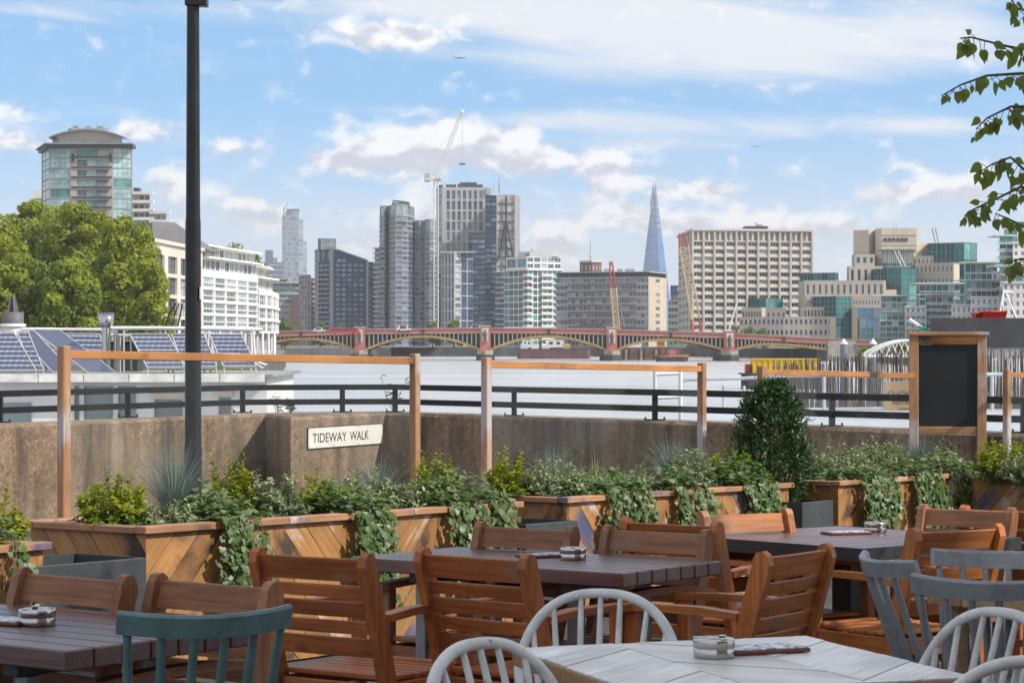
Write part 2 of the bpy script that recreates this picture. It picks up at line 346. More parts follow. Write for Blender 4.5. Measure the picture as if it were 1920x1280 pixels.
# ================================================================== terrace: ground, parapet wall, railing, street sign
concrete = None
def concrete_mat(name, base, agg=True):
    m, nt, N, L, B = new_mat(name)
    tc = N.new('ShaderNodeTexCoord')
    def nz(sc_, det, st=(1, 1, 1), off=0):
        mp = N.new('ShaderNodeMapping'); mp.inputs['Scale'].default_value = st; mp.inputs['Location'].default_value = (off, off, off); L.new(tc.outputs['Object'], mp.inputs[0])
        n = N.new('ShaderNodeTexNoise'); n.inputs['Scale'].default_value = sc_; n.inputs['Detail'].default_value = det; n.inputs['Roughness'].default_value = .62; L.new(mp.outputs[0], n.inputs['Vector']); return n.outputs[0]
    def ramp(src, stops):
        r = N.new('ShaderNodeValToRGB'); L.new(src, r.inputs[0]); el = r.color_ramp.elements
        while len(el) < len(stops): el.new(.5)
        for e, (p, c) in zip(el, stops): e.position = p; e.color = (*c, 1)
        return r.outputs[0]
    def mix(f, a, b, bt='MIX'):
        x = N.new('ShaderNodeMix'); x.data_type = 'RGBA'; x.blend_type = bt
        if isinstance(f, float): x.inputs[0].default_value = f
        else: L.new(f, x.inputs[0])
        for s_, v in ((6, a), (7, b)):
            if isinstance(v, tuple): x.inputs[s_].default_value = (*v, 1)
            else: L.new(v, x.inputs[s_])
        return x.outputs[2]
    c = ramp(nz(1.3, 6), [(.3, tuple(x*.58 for x in base)), (.7, tuple(x*1.25 for x in base))])
    vo = N.new('ShaderNodeTexVoronoi'); vo.inputs['Scale'].default_value = 85; L.new(tc.outputs['Object'], vo.inputs['Vector'])
    st = ramp(vo.outputs['Color'], [(.0, (.35, .3, .26)), (.5, (1, .93, .86)), (.8, (1.0, .88, .78)), (1, (2.0, 1.9, 1.8))])
    c = mix(.95, c, st, 'MULTIPLY')
    v2 = N.new('ShaderNodeTexVoronoi'); v2.inputs['Scale'].default_value = 21; v2.inputs['Randomness'].default_value = 1.0; L.new(tc.outputs['Object'], v2.inputs['Vector'])
    c = mix(.55, c, ramp(v2.outputs['Color'], [(.0, (.45, .40, .36)), (.45, (1, .97, .93)), (1, (1.6, 1.45, 1.3))]), 'MULTIPLY')
    c = mix(ramp(nz(.45, 5, (1, 1, 1), 15), [(.45, (0, 0, 0)), (.65, (.6, .6, .6))]), c, tuple(x*1.35 for x in base))
    run = nz(2.2, 5, (1, 1, .13), 4)
    c = mix(ramp(run, [(.47, (0, 0, 0)), (.64, (.92, .92, .92))]), c, tuple(x*.24 for x in base))
    c = mix(ramp(nz(.9, 4, (1, 1, .5), 9), [(.58, (0, 0, 0)), (.75, (.5, .5, .5))]), c, (.20, .15, .09))
    L.new(c, B.inputs['Base Color']); B.inputs['Roughness'].default_value = .9
    bp = N.new('ShaderNodeBump'); bp.inputs['Strength'].default_value = .45; bp.inputs['Distance'].default_value = .009; L.new(vo.outputs['Distance'], bp.inputs['Height']); L.new(bp.outputs[0], B.inputs['Normal'])
    MATS[name] = m; return m
concrete = concrete_mat('aggregate_concrete', (.27, .205, .15))
coping = pm('weathered_coping', (.23, .205, .18), .9, .35, 3.0, .6)
WT = -.83                                   # wall top below the eye
def wd(y): return -WT*FPX/(y-640)
# wall plan: front-face corners (pixel column, depth)
wp = [(-560, 18.9), (0, 21.1), (497, 24.5), (545, 23.3), (722, 24.9), (1080, 23.0), (1380, 21.6), (1650, 20.2), (1920, 19.1), (2500, 17.2)]
front = [Vector((bx(x, d), d)) for x, d in wp]
def offset_line(pts, t):
    out = []
    for i, p in enumerate(pts):
        a = (pts[min(i+1, len(pts)-1)]-pts[max(i-1, 0)]).normalized(); out.append(p+Vector((-a.y, a.x))*t)
    return out
back_pts = [Vector(p) for p in ((bx(-560, 18.9)-.35, 19.35), (bx(0, 21.1)-.3, 21.6), (bx(530, 24.5), 25.15), (bx(722, 24.9)+.12, 25.45), (bx(1080, 23.0)+.28, 23.4), (bx(1380, 21.6)+.28, 22.0), (bx(1650, 20.2)+.28, 20.6), (bx(1920, 19.1)+.28, 19.5), (bx(2500, 17.2)+.28, 17.6))]
zt = CZ+WT
mb = MB()
poly = [(p.x, p.y) for p in front]+[(p.x, p.y) for p in back_pts[::-1]]
def soft_prism(mb, poly, z0, z1, ch):
    n = len(poly); P = [Vector(p) for p in poly]; ins = []
    for i in range(n):
        a = (P[i]-P[i-1]).normalized(); b = (P[(i+1) % n]-P[i]).normalized(); na = Vector((-a.y, a.x)); nb = Vector((-b.y, b.x)); k = (na+nb)
        k = k/max(.3, k.length_squared)*2; ins.append(P[i]+k*ch)
    vs = [(p.x, p.y, z0) for p in P]+[(p.x, p.y, z1-ch) for p in P]+[(p.x, p.y, z1) for p in ins]
    fs = [(i, (i+1) % n, n+(i+1) % n, n+i) for i in range(n)]+[(n+i, n+(i+1) % n, 2*n+(i+1) % n, 2*n+i) for i in range(n)]+[list(range(2*n, 3*n))]
    mb.add(vs, fs)
soft_prism(mb, poly, -6.5, zt, .03)
w = mb.build('parapet_wall', [concrete]); tag(w, 'long weathered aggregate concrete parapet wall along the river edge', 'wall')
# terrace ground (one falling sheet) and land behind the camera
paving = pm('dark_paving', (.065, .06, .056), .85, .3, 2.0, .5)
mb = MB(); gp = [(-9.5, -14), (9.0, -14), (9.0, 16.0)]+[(p.x+.1*(1 if i > 3 else 0), p.y+.15) for i, p in enumerate(front)][::-1]+[(-9.5, 17.5)]
mb.add([(x, y, gz(y)) for x, y in gp], [list(range(len(gp)))])
g = mb.build('terrace_ground', [paving]); tag(g, kind='structure')
# railing on the wall
black = pm('black_paint', (.016, .017, .02), .38, .3, 9.0, .12, spec=.3)
rail_root = thing('railing', 'black two-bar steel railing on top of the concrete parapet wall', 'railing', (0, 0, 0))
rl = [(-300, 797+9), (0, 789), (240, 782), (455, 776), (642, 769), (741, 769), (964, 776), (1228, 788), (1560, 801), (1920, 812)]
rpts = []
cent = [(-420, 20.5), (0, 21.85), (240, 23.3), (455, 24.75), (642, 25.0), (741, 25.05), (964, 23.75), (1228, 22.45), (1560, 20.85), (1920, 19.35), (2400, 17.75)]
rp = [Vector((bx(x, d), d, zt)) for x, d in cent]
for h in (.295, .125):
    for a, b in zip(rp, rp[1:]):
        u = (b-a); L_ = u.length; M = Matrix.Translation(a+Vector((0, 0, h))) @ u.to_track_quat('X', 'Z').to_matrix().to_4x4()
        MB().box(-.012, L_+.012, -.012, .012, -.033, .033, 0, M, .004).build('rail_bar', [black], rail_root)
for p in rp[:-1]:
    m_ = MB().box(-.03, .03, -.03, .03, 0, .27, 0, Matrix.Translation(p), .005).box(-.085, .085, -.05, .05, 0, .014, 0, Matrix.Translation(p))
    po = m_.build('rail_post', [black], rail_root)
    for sx in (-.1, .1): MB().lathe([(0, .038), (.011, .036), (.012, 0)], 8, 0, Matrix.Translation(p+Vector((sx, 0, 0)))).build('anchor_bolt', [black], po)
# street name plate
def letter_mesh(txt, size, name, mat, parent, M, font_extrude=.001, sx=1.0, spacing=1.0):
    cu = bpy.data.curves.new(name, 'FONT'); cu.body = txt; cu.size = size; cu.extrude = font_extrude; cu.space_character = spacing; cu.fill_mode = 'FRONT'
    cu.align_x = 'LEFT'; cu.align_y = 'BOTTOM_BASELINE'
    o = bpy.data.objects.new(name, cu); COL.objects.link(o)
    dg = bpy.context.evaluated_depsgraph_get(); me = bpy.data.meshes.new_from_object(o.evaluated_get(dg)); bpy.data.objects.remove(o)
    me.materials.clear(); me.materials.append(mat)
    o = bpy.data.objects.new(name, me); link(o, parent); o.matrix_local = M @ Matrix.Diagonal((sx, 1, 1, 1)); return o
cream = pm('enamel_cream', (.74, .71, .64), .35, .08, 5)
ink = pm('sign_ink', (.03, .03, .035), .5, .1, 4)
def face_pt(a, b, x):                        # point of the face a-b seen at pixel column x
    k = (x-960)/FPX; t = (k*a.y-a.x)/((b.x-a.x)-k*(b.y-a.y)); return a+(b-a)*t
a, b = front[3], front[4]
pL, pR = face_pt(a, b, 575), face_pt(a, b, 716)
u = (pR-pL); sw = u.length; un = u.normalized(); nn = Vector((un.y, -un.x))
zc = bz(817, (pL.y+pR.y)/2); sh = .245
M = Matrix.Translation((pL.x+nn.x*.004, pL.y+nn.y*.004, zc-sh/2)) @ Matrix(((un.x, nn.x, 0, 0), (un.y, nn.y, 0, 0), (0, 0, 1, 0), (0, 0, 0, 1)))
sg = thing('street_sign', 'cream street name plate reading TIDEWAY WALK screwed to the concrete wall', 'sign', matrix=M)
MB().box(0, sw, 0, .010, 0, sh, 0, None, .003).build('border', [ink], sg)
MB().box(.011, sw-.011, .0102, .0135, .011, sh-.011).build('plate', [cream], sg)
LM = lambda x, z: Matrix(((1, 0, 0, x), (0, 0, 1, .0145), (0, 1, 0, z), (0, 0, 0, 1)))
def flip(M_): return M_
for txt, xa, xb in (('TIDEWAY', .06, .50), ('WALK', .545, .80)):
    lt = letter_mesh(txt, .142, 'lettering', ink, sg, Matrix.Identity(4), .0008)
    x0_ = min(v.co.x for v in lt.data.vertices); x1_ = max(v.co.x for v in lt.data.vertices); k_ = sw*(xb-xa)/(x1_-x0_)
    lt.matrix_local = Matrix(((k_, 0, 0, sw*xa-x0_*k_), (0, 0, 1, .0146), (0, 1.05, 0, .07), (0, 0, 0, 1)))
for x_ in (.025, sw*.33, sw*.66, sw-.025):
    for z_ in (.025, sh-.025): MB().lathe([(0, .004), (.006, .003), (.007, 0)], 8, 0, Matrix(((1, 0, 0, x_), (0, 0, 1, .0135), (0, 1, 0, z_), (0, 0, 0, 1)))).build('screw', [black], sg)
# lamp post
lp = Vector((bx(362, 19.0), 19.0, gz(19)))
lr = thing('lamp_post', 'tall black tapering steel lamp post in front of the parapet wall', 'lamp post', lp)
H = 5.15
MB().tube([(0, 0, 0), (0, 0, .9), (0, 0, .93), (0, 0, 2.9), (0, 0, 2.95), (0, 0, H)], [.079, .078, .074, .069, .064, .054], 24).build('pole', [black], lr)
MB().lathe([(.12, 0), (.12, .03), (.09, .06), (.08, .06)], 24).build('base', [black], lr)
hz_ = bz(2, 19.0)-lp.z
MB().box(-.066, .13, -.07, .07, hz_-.05, hz_+.10, 0, None, .008).build('bracket', [black], lr)
arm_ = MB().tube([(.09, 0, hz_+.08), (.2, 0, hz_+.22), (.36, 0, hz_+.2), (.37, 0, hz_+.1)], .018, 8).build('arm', [black], lr)
gm = pm('lamp_opal', (.75, .76, .74), .25, .05, 3)
MB().lathe([(0, -.062), (.05, -.055), (.075, -.02), (.08, .02), (.06, .07), (.02, .1), (0, .1)], 16, 0, Matrix.Translation((.37, 0, hz_+.065))).build('lamp_globe', [gm], arm_)
tagm = pm('white_plate', (.7, .7, .7), .4, .05, 5)
MB().box(.066, .079, -.06, .0, bz(562, 19)-lp.z, bz(538, 19)-lp.z, 0, None, .002).build('number_plate', [tagm], lr)
# ================================================================== furniture prototypes
TEAK = (.44, .14, .046)
WEAR = (((.27, .15, .095), .60, 3, 3.0), ((.16, .06, .028), .66, 19, 5.0))
teakX = wood('teak_along', TEAK, 'X', .5, .5, .16, WEAR, spec=.3); teakZ = wood('teak_up', TEAK, 'Z', .5, .5, .16, WEAR, spec=.3); teakY = wood('teak_deep', TEAK, 'Y', .5, .5, .16, WEAR, spec=.3)
def make_teak_chair():
    """open-armed slatted teak chair, facing +Y, origin on the floor under the seat centre"""
    r = bpy.data.objects.new('teak_armchair', None); COL.objects.link(r)
    W2 = .236
    def back_y(z): return -.225-.13*max(0, (z-.40))/.45
    for s in (-1, 1):
        m = MB(); prof = [(0, -.20), (.2, -.215), (.40, -.225), (.62, back_y(.62)), (.81, back_y(.81))]
        t = .0175; d = .034; vs = []; fs = []
        pts = [(y, z) for z, y in prof]
        ring = [(y-d, z) for y, z in pts]+[(pts[-1][0]-d*.75, .845), (pts[-1][0]-d*.2, .86), (pts[-1][0]+d*.45, .855), (pts[-1][0]+d*.85, .835)]+[(y+d, z) for y, z in pts[::-1]]
        n = len(ring)
        for sx in (-1, 1): vs += [(s*W2+sx*t, y, z) for y, z in ring]
        m.add(vs, [list(range(n)), list(range(n, 2*n))[::-1]]+[(i, i+n, (i+1) % n+n, (i+1) % n) for i in range(n)])
        m.build('back_post', [teakZ], r)
        MB().box(s*W2-.0225, s*W2+.0225, .215, .262, 0, .625, 0, None, .004).build('front_leg', [teakZ], r)
        m = MB(); L_ = [(-.255, .632), (-.1, .645), (.1, .645), (.27, .636), (.295, .628)]
        vs = []
        for y, z in L_:
            hw = .028 if y < .28 else .018
            vs += [(s*W2-hw, y, z-.013), (s*W2+hw, y, z-.013), (s*W2+hw, y, z+.013), (s*W2-hw, y, z+.013)]
        fs = [(0, 1, 2, 3)[::-1], (16, 17, 18, 19)]
        for i in range(4):
            for j in range(4): fs.append((i*4+j, i*4+(j+1) % 4, i*4+4+(j+1) % 4, i*4+4+j))
        m.add(vs, fs); m.build('armrest', [teakY], r)
        MB().box(s*(W2-.005)-.012, s*(W2-.005)+.012, -.2, .22, .34, .405, 0, None, .003).build('side_rail', [teakY], r)
    z = .838
    for h in (.080, .044, .054, .046, .066):
        zc = z-h/2; m = MB(); n = 8; vs = []; fs = []
        for i in range(n+1):
            x = -W2+.018+(2*W2-.036)*i/n; bow = .007*(1-(2*i/n-1)**2)
            for dy, dz in ((-.009, -h/2), (.009, -h/2), (.009, h/2-.004), (.005, h/2), (-.005, h/2), (-.009, h/2-.004)):
                vs.append((x, back_y(zc+dz)-bow+dy, zc+dz))
        for i in range(n):
            for j in range(6): fs.append((i*6+j, i*6+(j+1) % 6, i*6+6+(j+1) % 6, i*6+6+j)[::-1])
        fs += [list(range(6)), list(range(n*6, n*6+6))[::-1]]
        m.add(vs, fs); m.build('back_slat', [teakX], r); z -= h+.013
    for i in range(8):
        y = -.19+i*.0575; dz = -.012*(1-((y-.0)/.22)**2)
        MB().box(-W2+.01, W2-.01, y-.024, y+.024, .418+dz, .436+dz, 0, None, .004).build('seat_slat', [teakX], r)
    MB().box(-W2+.02, W2-.02, .222, .246, .335, .402, 0, None, .003).build('front_rail', [teakX], r)
    MB().box(-W2+.02, W2-.02, -.232, -.21, .335, .402, 0, None, .003).build('rear_rail', [teakX], r)
    MB().box(-W2+.02, W2-.02, -.008, .008, .16, .195, 0, None, .003).build('stretcher', [teakX], r)
    return r
def seat_mb(w, d, z, t=.032):
    m = MB(); n = 28; ring = []
    for i in range(n):
        a = 2*pi*i/n; e = .62
        ring.append((w/2*abs(cos(a))**e*(1 if cos(a) > 0 else -1)*(1+.06*sin(a)), d/2*abs(sin(a))**e*(1 if sin(a) > 0 else -1)))
    vs = []
    for (k, zz_) in ((.93, z-t), (1, z-t*.55), (1, z-t*.2), (.96, z), (.7, z-.006), (.35, z-.011)): vs += [(x*k, y*k, zz_) for x, y in ring]
    fs = [list(range(n))[::-1]]
    for q in range(5): fs += [(q*n+i, q*n+(i+1) % n, (q+1)*n+(i+1) % n, (q+1)*n+i) for i in range(n)]
    fs += [list(range(5*n, 6*n))]
    m.add(vs, fs, 0, None, True); return m
def windsor_base(r, mat):
    seat_mb(.44, .42, .45).build('seat', [mat], r)
    for sx in (-1, 1):
        for sy in (-1, 1):
            a = Vector((sx*.145, sy*.135, .43)); b = Vector((sx*.215, sy*.20, 0))
            MB().tube([a, a.lerp(b, .25), a.lerp(b, .5), a.lerp(b, .8), b], [.014, .017, .019, .016, .012], 10).build('leg', [mat], r)
        MB().tube([(sx*.177, -.165, .22), (sx*.177, 0, .22), (sx*.177, .165, .22)], [.009, .012, .009], 8).build('side_stretcher', [mat], r)
    MB().tube([(-.177, 0, .22), (0, 0, .22), (.177, 0, .22)], [.009, .012, .009], 8).build('stretcher', [mat], r)
def make_hoop_chair(mat):
    """bow-back Windsor chair facing +Y"""
    r = bpy.data.objects.new('hoop_back_chair', None); COL.objects.link(r)
    windsor_base(r, mat)
    hw, top, z0 = .235, .83, .44
    def P(t):                                # t 0..1 round the hoop
        a = pi*t; x = -hw*cos(a); k = sin(a)
        xx = (abs(cos(a))**.82)*hw*(-1 if cos(a) > 0 else 1); z = z0+(top-z0)*k**.62
        if t < .001 or t > .999: xx *= .80
        return Vector((xx*(.80+.20*min(1, (z-z0)/.2)), -.165-.135*(z-z0)/.43-.03*sin(a), z))
    pts = [P(i/36) for i in range(37)]
    MB().tube(pts, .0135, 10, 0, None, True, True, 1.15).build('hoop', [mat], r)
    for i in range(7):
        x = -.145+.29*i/6; xt = x*1.33
        best = min((p for p in pts if p.z > .6), key=lambda p: abs(p.x-xt)); a = Vector((x, -.165-.02*(1-(x/.15)**2), .44))
        MB().tube([a, a.lerp(best, .35), a.lerp(best, .7), best], [.0085, .0105, .009, .0075], 8).build('spindle', [mat], r)
    return r
def make_comb_chair(mat):
    """comb-back chair: bent crest rail on fanned spindles, facing +Y"""
    r = bpy.data.objects.new('comb_back_chair', None); COL.objects.link(r)
    windsor_base(r, mat)
    n = 16; vs = []; fs = []
    def C(t):                                # centre line of the crest
        x = (t-.5)*.43; return Vector((x, -.315+.07*(2*t-1)**2, 0))
    for i in range(n+1):
        t = i/n; p = C(t); d = (C(min(1, t+.02))-C(max(0, t-.02))).normalized(); nn_ = Vector((-d.y, d.x, 0))
        h = .058; e = .010 if 0 < i < n else .006
        for (o_, z) in ((-.013, .797), (.013, .797), (.011, .797+h-.008), (.004, .797+h), (-.006, .797+h), (-.013, .797+h-.008)): vs.append(p+nn_*o_+Vector((0, -(z-.797)*.25, z+.012*(2*t-1)**2)))
    for i in range(n):
        for j in range(6): fs.append((i*6+j, i*6+(j+1) % 6, i*6+6+(j+1) % 6, i*6+6+j)[::-1])
    fs += [list(range(6)), list(range(n*6, n*6+6))[::-1]]
    MB().add(vs, fs).build('crest_rail', [mat], r)
    for i in range(6):
        t = i/5; q = C(.05+.90*t); b = Vector((q.x, q.y, .806)); a = Vector((-.165+.33*t, -.175+.03*(2*t-1)**2, .44))
        MB().tube([a, a.lerp(b, .4), b], [.0115, .0135, .0105], 10).build('spindle', [mat], r)
    return r
def paint(name, col, rough=.42):
    """brushed furniture paint, rubbed through to the wood in small chips"""
    m = pm(name, col, rough, .20, 14, .15, spec=.45, detail=6); nt = m.node_tree; N = nt.nodes; L = nt.links; B = N['Principled BSDF']; src = B.inputs['Base Color'].links[0].from_socket
    tc = N.new('ShaderNodeTexCoord'); oi = N.new('ShaderNodeObjectInfo'); ad = N.new('ShaderNodeVectorMath'); ad.operation = 'MULTIPLY_ADD'; L.new(oi.outputs['Random'], ad.inputs[0]); ad.inputs[1].default_value = (9, 5, 7); L.new(tc.outputs['Object'], ad.inputs[2])
    nz = N.new('ShaderNodeTexNoise'); nz.inputs['Scale'].default_value = 34; nz.inputs['Detail'].default_value = 5; nz.inputs['Roughness'].default_value = .7; L.new(ad.outputs[0], nz.inputs['Vector'])
    mr = N.new('ShaderNodeMapRange'); L.new(nz.outputs[0], mr.inputs[0]); mr.inputs[1].default_value = .66; mr.inputs[2].default_value = .69
    mx = N.new('ShaderNodeMix'); mx.data_type = 'RGBA'; L.new(mr.outputs[0], mx.inputs[0]); L.new(src, mx.inputs[6]); mx.inputs[7].default_value = (.16, .12, .09, 1); L.new(mx.outputs[2], B.inputs['Base Color']); return m
P_white = paint('off_white_paint', (.58, .59, .58)); P_teal = paint('teal_paint', (.105, .185, .19)); P_grey = paint('slate_grey_paint', (.215, .235, .25)); P_pale = paint('pale_grey_paint', (.52, .525, .51))
teak0 = make_teak_chair(); hoop0 = make_hoop_chair(P_white); comb0 = make_comb_chair(P_grey); teal0 = make_comb_chair(P_teal)
used = set()
def place(proto, X, Y, face_deg, label, cat='chair', group=None, lift=0.0):
    """face_deg: the way the thing looks, counter-clockwise from +X"""
    o = proto if proto.name not in used else copy_tree(proto)
    used.add(proto.name); o.matrix_world = ground_matrix(X, Y, radians(face_deg-90)) @ Matrix.Translation((0, 0, lift)); tag(o, label, cat, group); return o
GT = 'slatted teak armchairs on the terrace'
# back-rest centre lies .33 m behind the seat centre; helper places a chair by where its back is seen
def by_back(proto, x, d, face, label, group, off=.33, **k):
    f = radians(face); return place(proto, bx(x, d)+cos(f)*off, d+sin(f)*off, face, label, 'chair', group, **k)
by_back(teak0, 588, 7.28, 57, 'teak armchair seen from behind, left end of the long plank table', GT)
by_back(teak0, 894, 7.26, 50, 'teak armchair seen from behind, in front of the middle of the long plank table', GT)
by_back(teak0, 982, 8.72, 232, 'teak armchair across the long plank table, nearest the grey box by the planters', GT)
by_back(teak0, 1228, 8.50, 232, 'teak armchair across the long plank table, facing the steel ashtray from its right', GT)
by_back(teak0, 1486, 7.42, 145, 'tilted-looking teak armchair side on at the right end of the long plank table', GT)
by_back(teak0, 1262, 9.05, 50, 'teak armchair mostly hidden behind another at the corner of the dark square table', GT)
by_back(teak0, 1402, 9.75, 300, 'teak armchair on the planter side of the dark square table, beside its left corner', GT)
by_back(teak0, 1790, 8.62, 124, 'teak armchair seen from behind, drawn up to the right front of the dark square table', GT)
by_back(teak0, 1812, 10.1, 228, 'teak armchair behind the dark square table, showing only its top slats', GT)
by_back(teak0, 1900, 10.05, 52, 'teak armchair cut by the right edge of the view below the last planter', GT)
by_back(teak0, 128, 6.42, 232, 'teak armchair behind the left plank table, in front of the open grey box', GT)
by_back(teak0, 392, 6.20, 232, 'teak armchair behind the teal chair at the left plank table', GT)
shaded_aged = [wood('shaded_aged_teak_'+ax, (.31, .135, .068), ax, .52, .55, .16, (((.24, .16, .115), .56, 3, 3.0), ((.13, .06, .03), .66, 19, 5.0)), spec=.3) for ax in 'XYZ']  # age, plus shade from facing away from the sun, put into the colour
warmer = [wood('warm_teak_'+ax, (.44, .145, .038), ax, .5, .46, .14, WEAR, spec=.35) for ax in 'XYZ']  # warmer, redder copy of the same teak for a few chairs
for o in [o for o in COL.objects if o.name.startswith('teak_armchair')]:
    lb = o['label']; setm = shaded_aged if ('across the long' in lb or 'behind the left plank' in lb or 'behind the teal' in lb or 'only its top slats' in lb) else (warmer if ('side on' in lb or 'drawn up' in lb or 'planter side' in lb) else None)
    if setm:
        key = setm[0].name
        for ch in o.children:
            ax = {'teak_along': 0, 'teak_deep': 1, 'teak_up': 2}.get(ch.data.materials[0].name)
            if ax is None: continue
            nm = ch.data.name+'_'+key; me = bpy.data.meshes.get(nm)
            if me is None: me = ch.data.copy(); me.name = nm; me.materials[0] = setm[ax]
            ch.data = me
GW = 'painted hoop-back chairs round the pale table'; GC = 'slate grey comb-back chairs at the right'
by_back(hoop0, 1126, 6.00, 262, 'off-white hoop-back chair on the far side of the pale wooden table', GW, .3)
by_back(hoop0, 908, 4.80, 316, 'off-white hoop-back chair at the left corner of the pale table, cut by the bottom edge', GW, .3)
h2 = by_back(hoop0, 1872, 5.48, 215, 'pale grey hoop-back chair at the right of the pale table, below the grey comb-back chairs', GW, .3)
h3 = by_back(hoop0, 1905, 4.50, 118, 'pale grey hoop-back chair nearest the camera in the bottom right corner', GW, .3)
def repaint(o, mat):
    for ch in o.children:
        ch.data = ch.data.copy(); ch.data.materials[0] = mat
for h_ in (h2, h3): repaint(h_, P_pale)
by_back(teal0, 390, 5.22, 112, 'teal painted comb-back chair drawn up to the left plank table', None, .3)
by_back(comb0, 1648, 6.95, 12, 'slate grey comb-back chair seen side on, left of the other grey chairs', GC, .3)
by_back(comb0, 1852, 6.15, 72, 'slate grey comb-back chair with a broad crest rail just above the pale hoop chairs', GC, .3)
by_back(comb0, 1872, 7.25, 258, 'slate grey comb-back chair farthest back, below the teak chairs at the right edge', GC, .3)
# ------------------------------------------------------------------ tables
PLK = (.125, .06, .052)
plank_dark = wood('dark_stained_plank', PLK, 'X', .5, .30, .22, spec=.6); steel_black = pm('black_steel', (.02, .02, .022), .5, .2, 6, .1); steel_grey = pm('galvanised_steel', (.22, .24, .25), .45, .2, 5, .1, .6)
plank_end = wood('plank_edge', (.20, .085, .05), 'X', .6, .45, .12)
def plank_table(label, X, Y, yaw, L_, Wd, n=7, th=.052, h=.75):
    """X,Y: the corner nearest the camera; long side runs along -x local, short side along +y local"""
    r = thing('plank_table', label, 'table', matrix=ground_matrix(X, Y, radians(yaw)))
    pw = Wd/n
    for i in range(n): MB().box(-L_, 0, i*pw+.003, (i+1)*pw-.003, h-th, h, 0, None, .004).build('plank', [plank_edge_mix if i == 0 else plank_dark], r)
    for x in (-L_*.22, -L_*.78):
        MB().box(x-.03, x+.03, .06, Wd-.06, h-th-.04, h-th-.001, 0, None, .003).build('cross_bar', [steel_black], r)
        for y in (.12, Wd-.12): MB().box(x-.025, x+.025, y-.025, y+.025, .012, h-th-.041, 0, None, .003).build('leg', [steel_grey], r)
        MB().box(x-.035, x+.035, .05, Wd-.05, 0, .011, 0, None, .002).build('foot', [steel_black], r)
    return r
plank_edge_mix = plank_dark
plank_table('long dark plank table with a steel ashtray between the teak chairs', .395, 7.62, -36, 1.28, .70)
plank_table('dark plank table behind the teal chair at the left edge', -1.12, 5.33, -36, 1.25, .70)
def square_table(X, Y, yaw, S=1.08, h=.75):
    r = thing('square_table', 'dark square table with a black steel rim on a black central column', 'table', matrix=ground_matrix(X, Y, radians(yaw)))
    n = 9; pw = (S-.02)/n
    for i in range(n): MB().box(.01, S-.01, .01+i*pw+.002, .01+(i+1)*pw-.002, h-.03, h, 0, None, .003).build('plank', [plank_dark], r)
    m = MB(); t = .008
    m.box(0, S, 0, t, h-.055, h+.001).box(0, S, S-t, S, h-.055, h+.001).box(0, t, t, S-t, h-.055, h+.001).box(S-t, S, t, S-t, h-.055, h+.001)
    m.build('rim', [steel_black], r)
    MB().box(S*.5-.055, S*.5+.055, S*.5-.055, S*.5+.055, .02, h-.06, 0, None, .004).build('column', [steel_black], r)
    MB().box(.25, S-.25, .25, S-.25, h-.06, h-.031).build('top_plate', [steel_black], r)
    MB().box(.22, S-.22, .22, S-.22, 0, .02, 0, None, .004).build('foot_plate', [steel_black], r)
square_table(1.447, 8.81, 40)
pale = wood('whitewashed_board', (.63, .59, .55), 'X', .72, .33, .10, spec=.55); oak = wood('oak_edge', (.36, .19, .085), 'X', .62, .45, .08)
def herringbone_table(X, Y, yaw, L_, D, h=.755):
    """X,Y: left far corner; local +x along the far edge, -y towards the camera"""
    r = thing('parquet_table', 'pale whitewashed table with a herringbone board top nearest the camera', 'table', matrix=ground_matrix(X, Y, radians(yaw)))
    MB().box(0, L_, -D, 0, h-.045, h-.006, 0, None, .003).build('table_slab', [oak], r)
    pw = .105; ang = radians(45); k = 0
    for half in (0, 1, 2):
        x0, x1 = L_*half/3, L_*(half+1)/3; sg_ = 1 if half % 2 == 0 else -1
        for i in range(-12, 24):
            c, s_ = cos(ang), sin(ang)*sg_
            nx, ny = -s_, c; o_ = (i*pw-.6)
            base = [(-3, o_), (3, o_), (3, o_+pw-.0025), (-3, o_+pw-.0025)]
            poly = [(x0+px*c-py*s_, -D/2+px*s_+py*c) for px, py in base]
            if area2(poly) < 0: poly = poly[::-1]
            poly = clip_rect(poly, x0+.0012, x1-.0012, -D+.002, -.002)
            if len(poly) >= 3 and abs(area2(poly)) > .0006:
                cx = sum(p[0] for p in poly)/len(poly); cy = sum(p[1] for p in poly)/len(poly); R_ = ang*sg_
                lp_ = [((p[0]-cx)*cos(R_)+(p[1]-cy)*sin(R_), -(p[0]-cx)*sin(R_)+(p[1]-cy)*cos(R_)) for p in poly]
                MB().prism(lp_, h-.0055, h-.0008*((i*7+half*3) % 3)).build('board', [pale], r, (cx, cy, 0), (0, 0, R_))
    for x in (.1, L_-.1):
        for y in (-.1, -D+.1): MB().box(x-.03, x+.03, y-.03, y+.03, 0, h-.046, 0, None, .004).build('leg', [oak], r)
herringbone_table(.0, 5.37, 18.6, .82, .86)
oak2 = wood('light_oak_plank', (.42, .27, .14), 'X', .65, .45, .1)
def small_table(X, Y, yaw):
    r = thing('side_table', 'light oak table between the grey comb-back chairs at the right edge', 'table', matrix=ground_matrix(X, Y, radians(yaw)))
    for i in range(5): MB().box(-.35, .35, -.35+i*.14+.002, -.35+(i+1)*.14-.002, .70, .74, 0, None, .003).build('plank', [oak2], r)
    for x in (-.28, .28):
        for y in (-.28, .28): MB().box(x-.025, x+.025, y-.025, y+.025, 0, .70, 0, None, .003).build('leg', [oak2], r)
small_table(1.86, 6.98, 40)
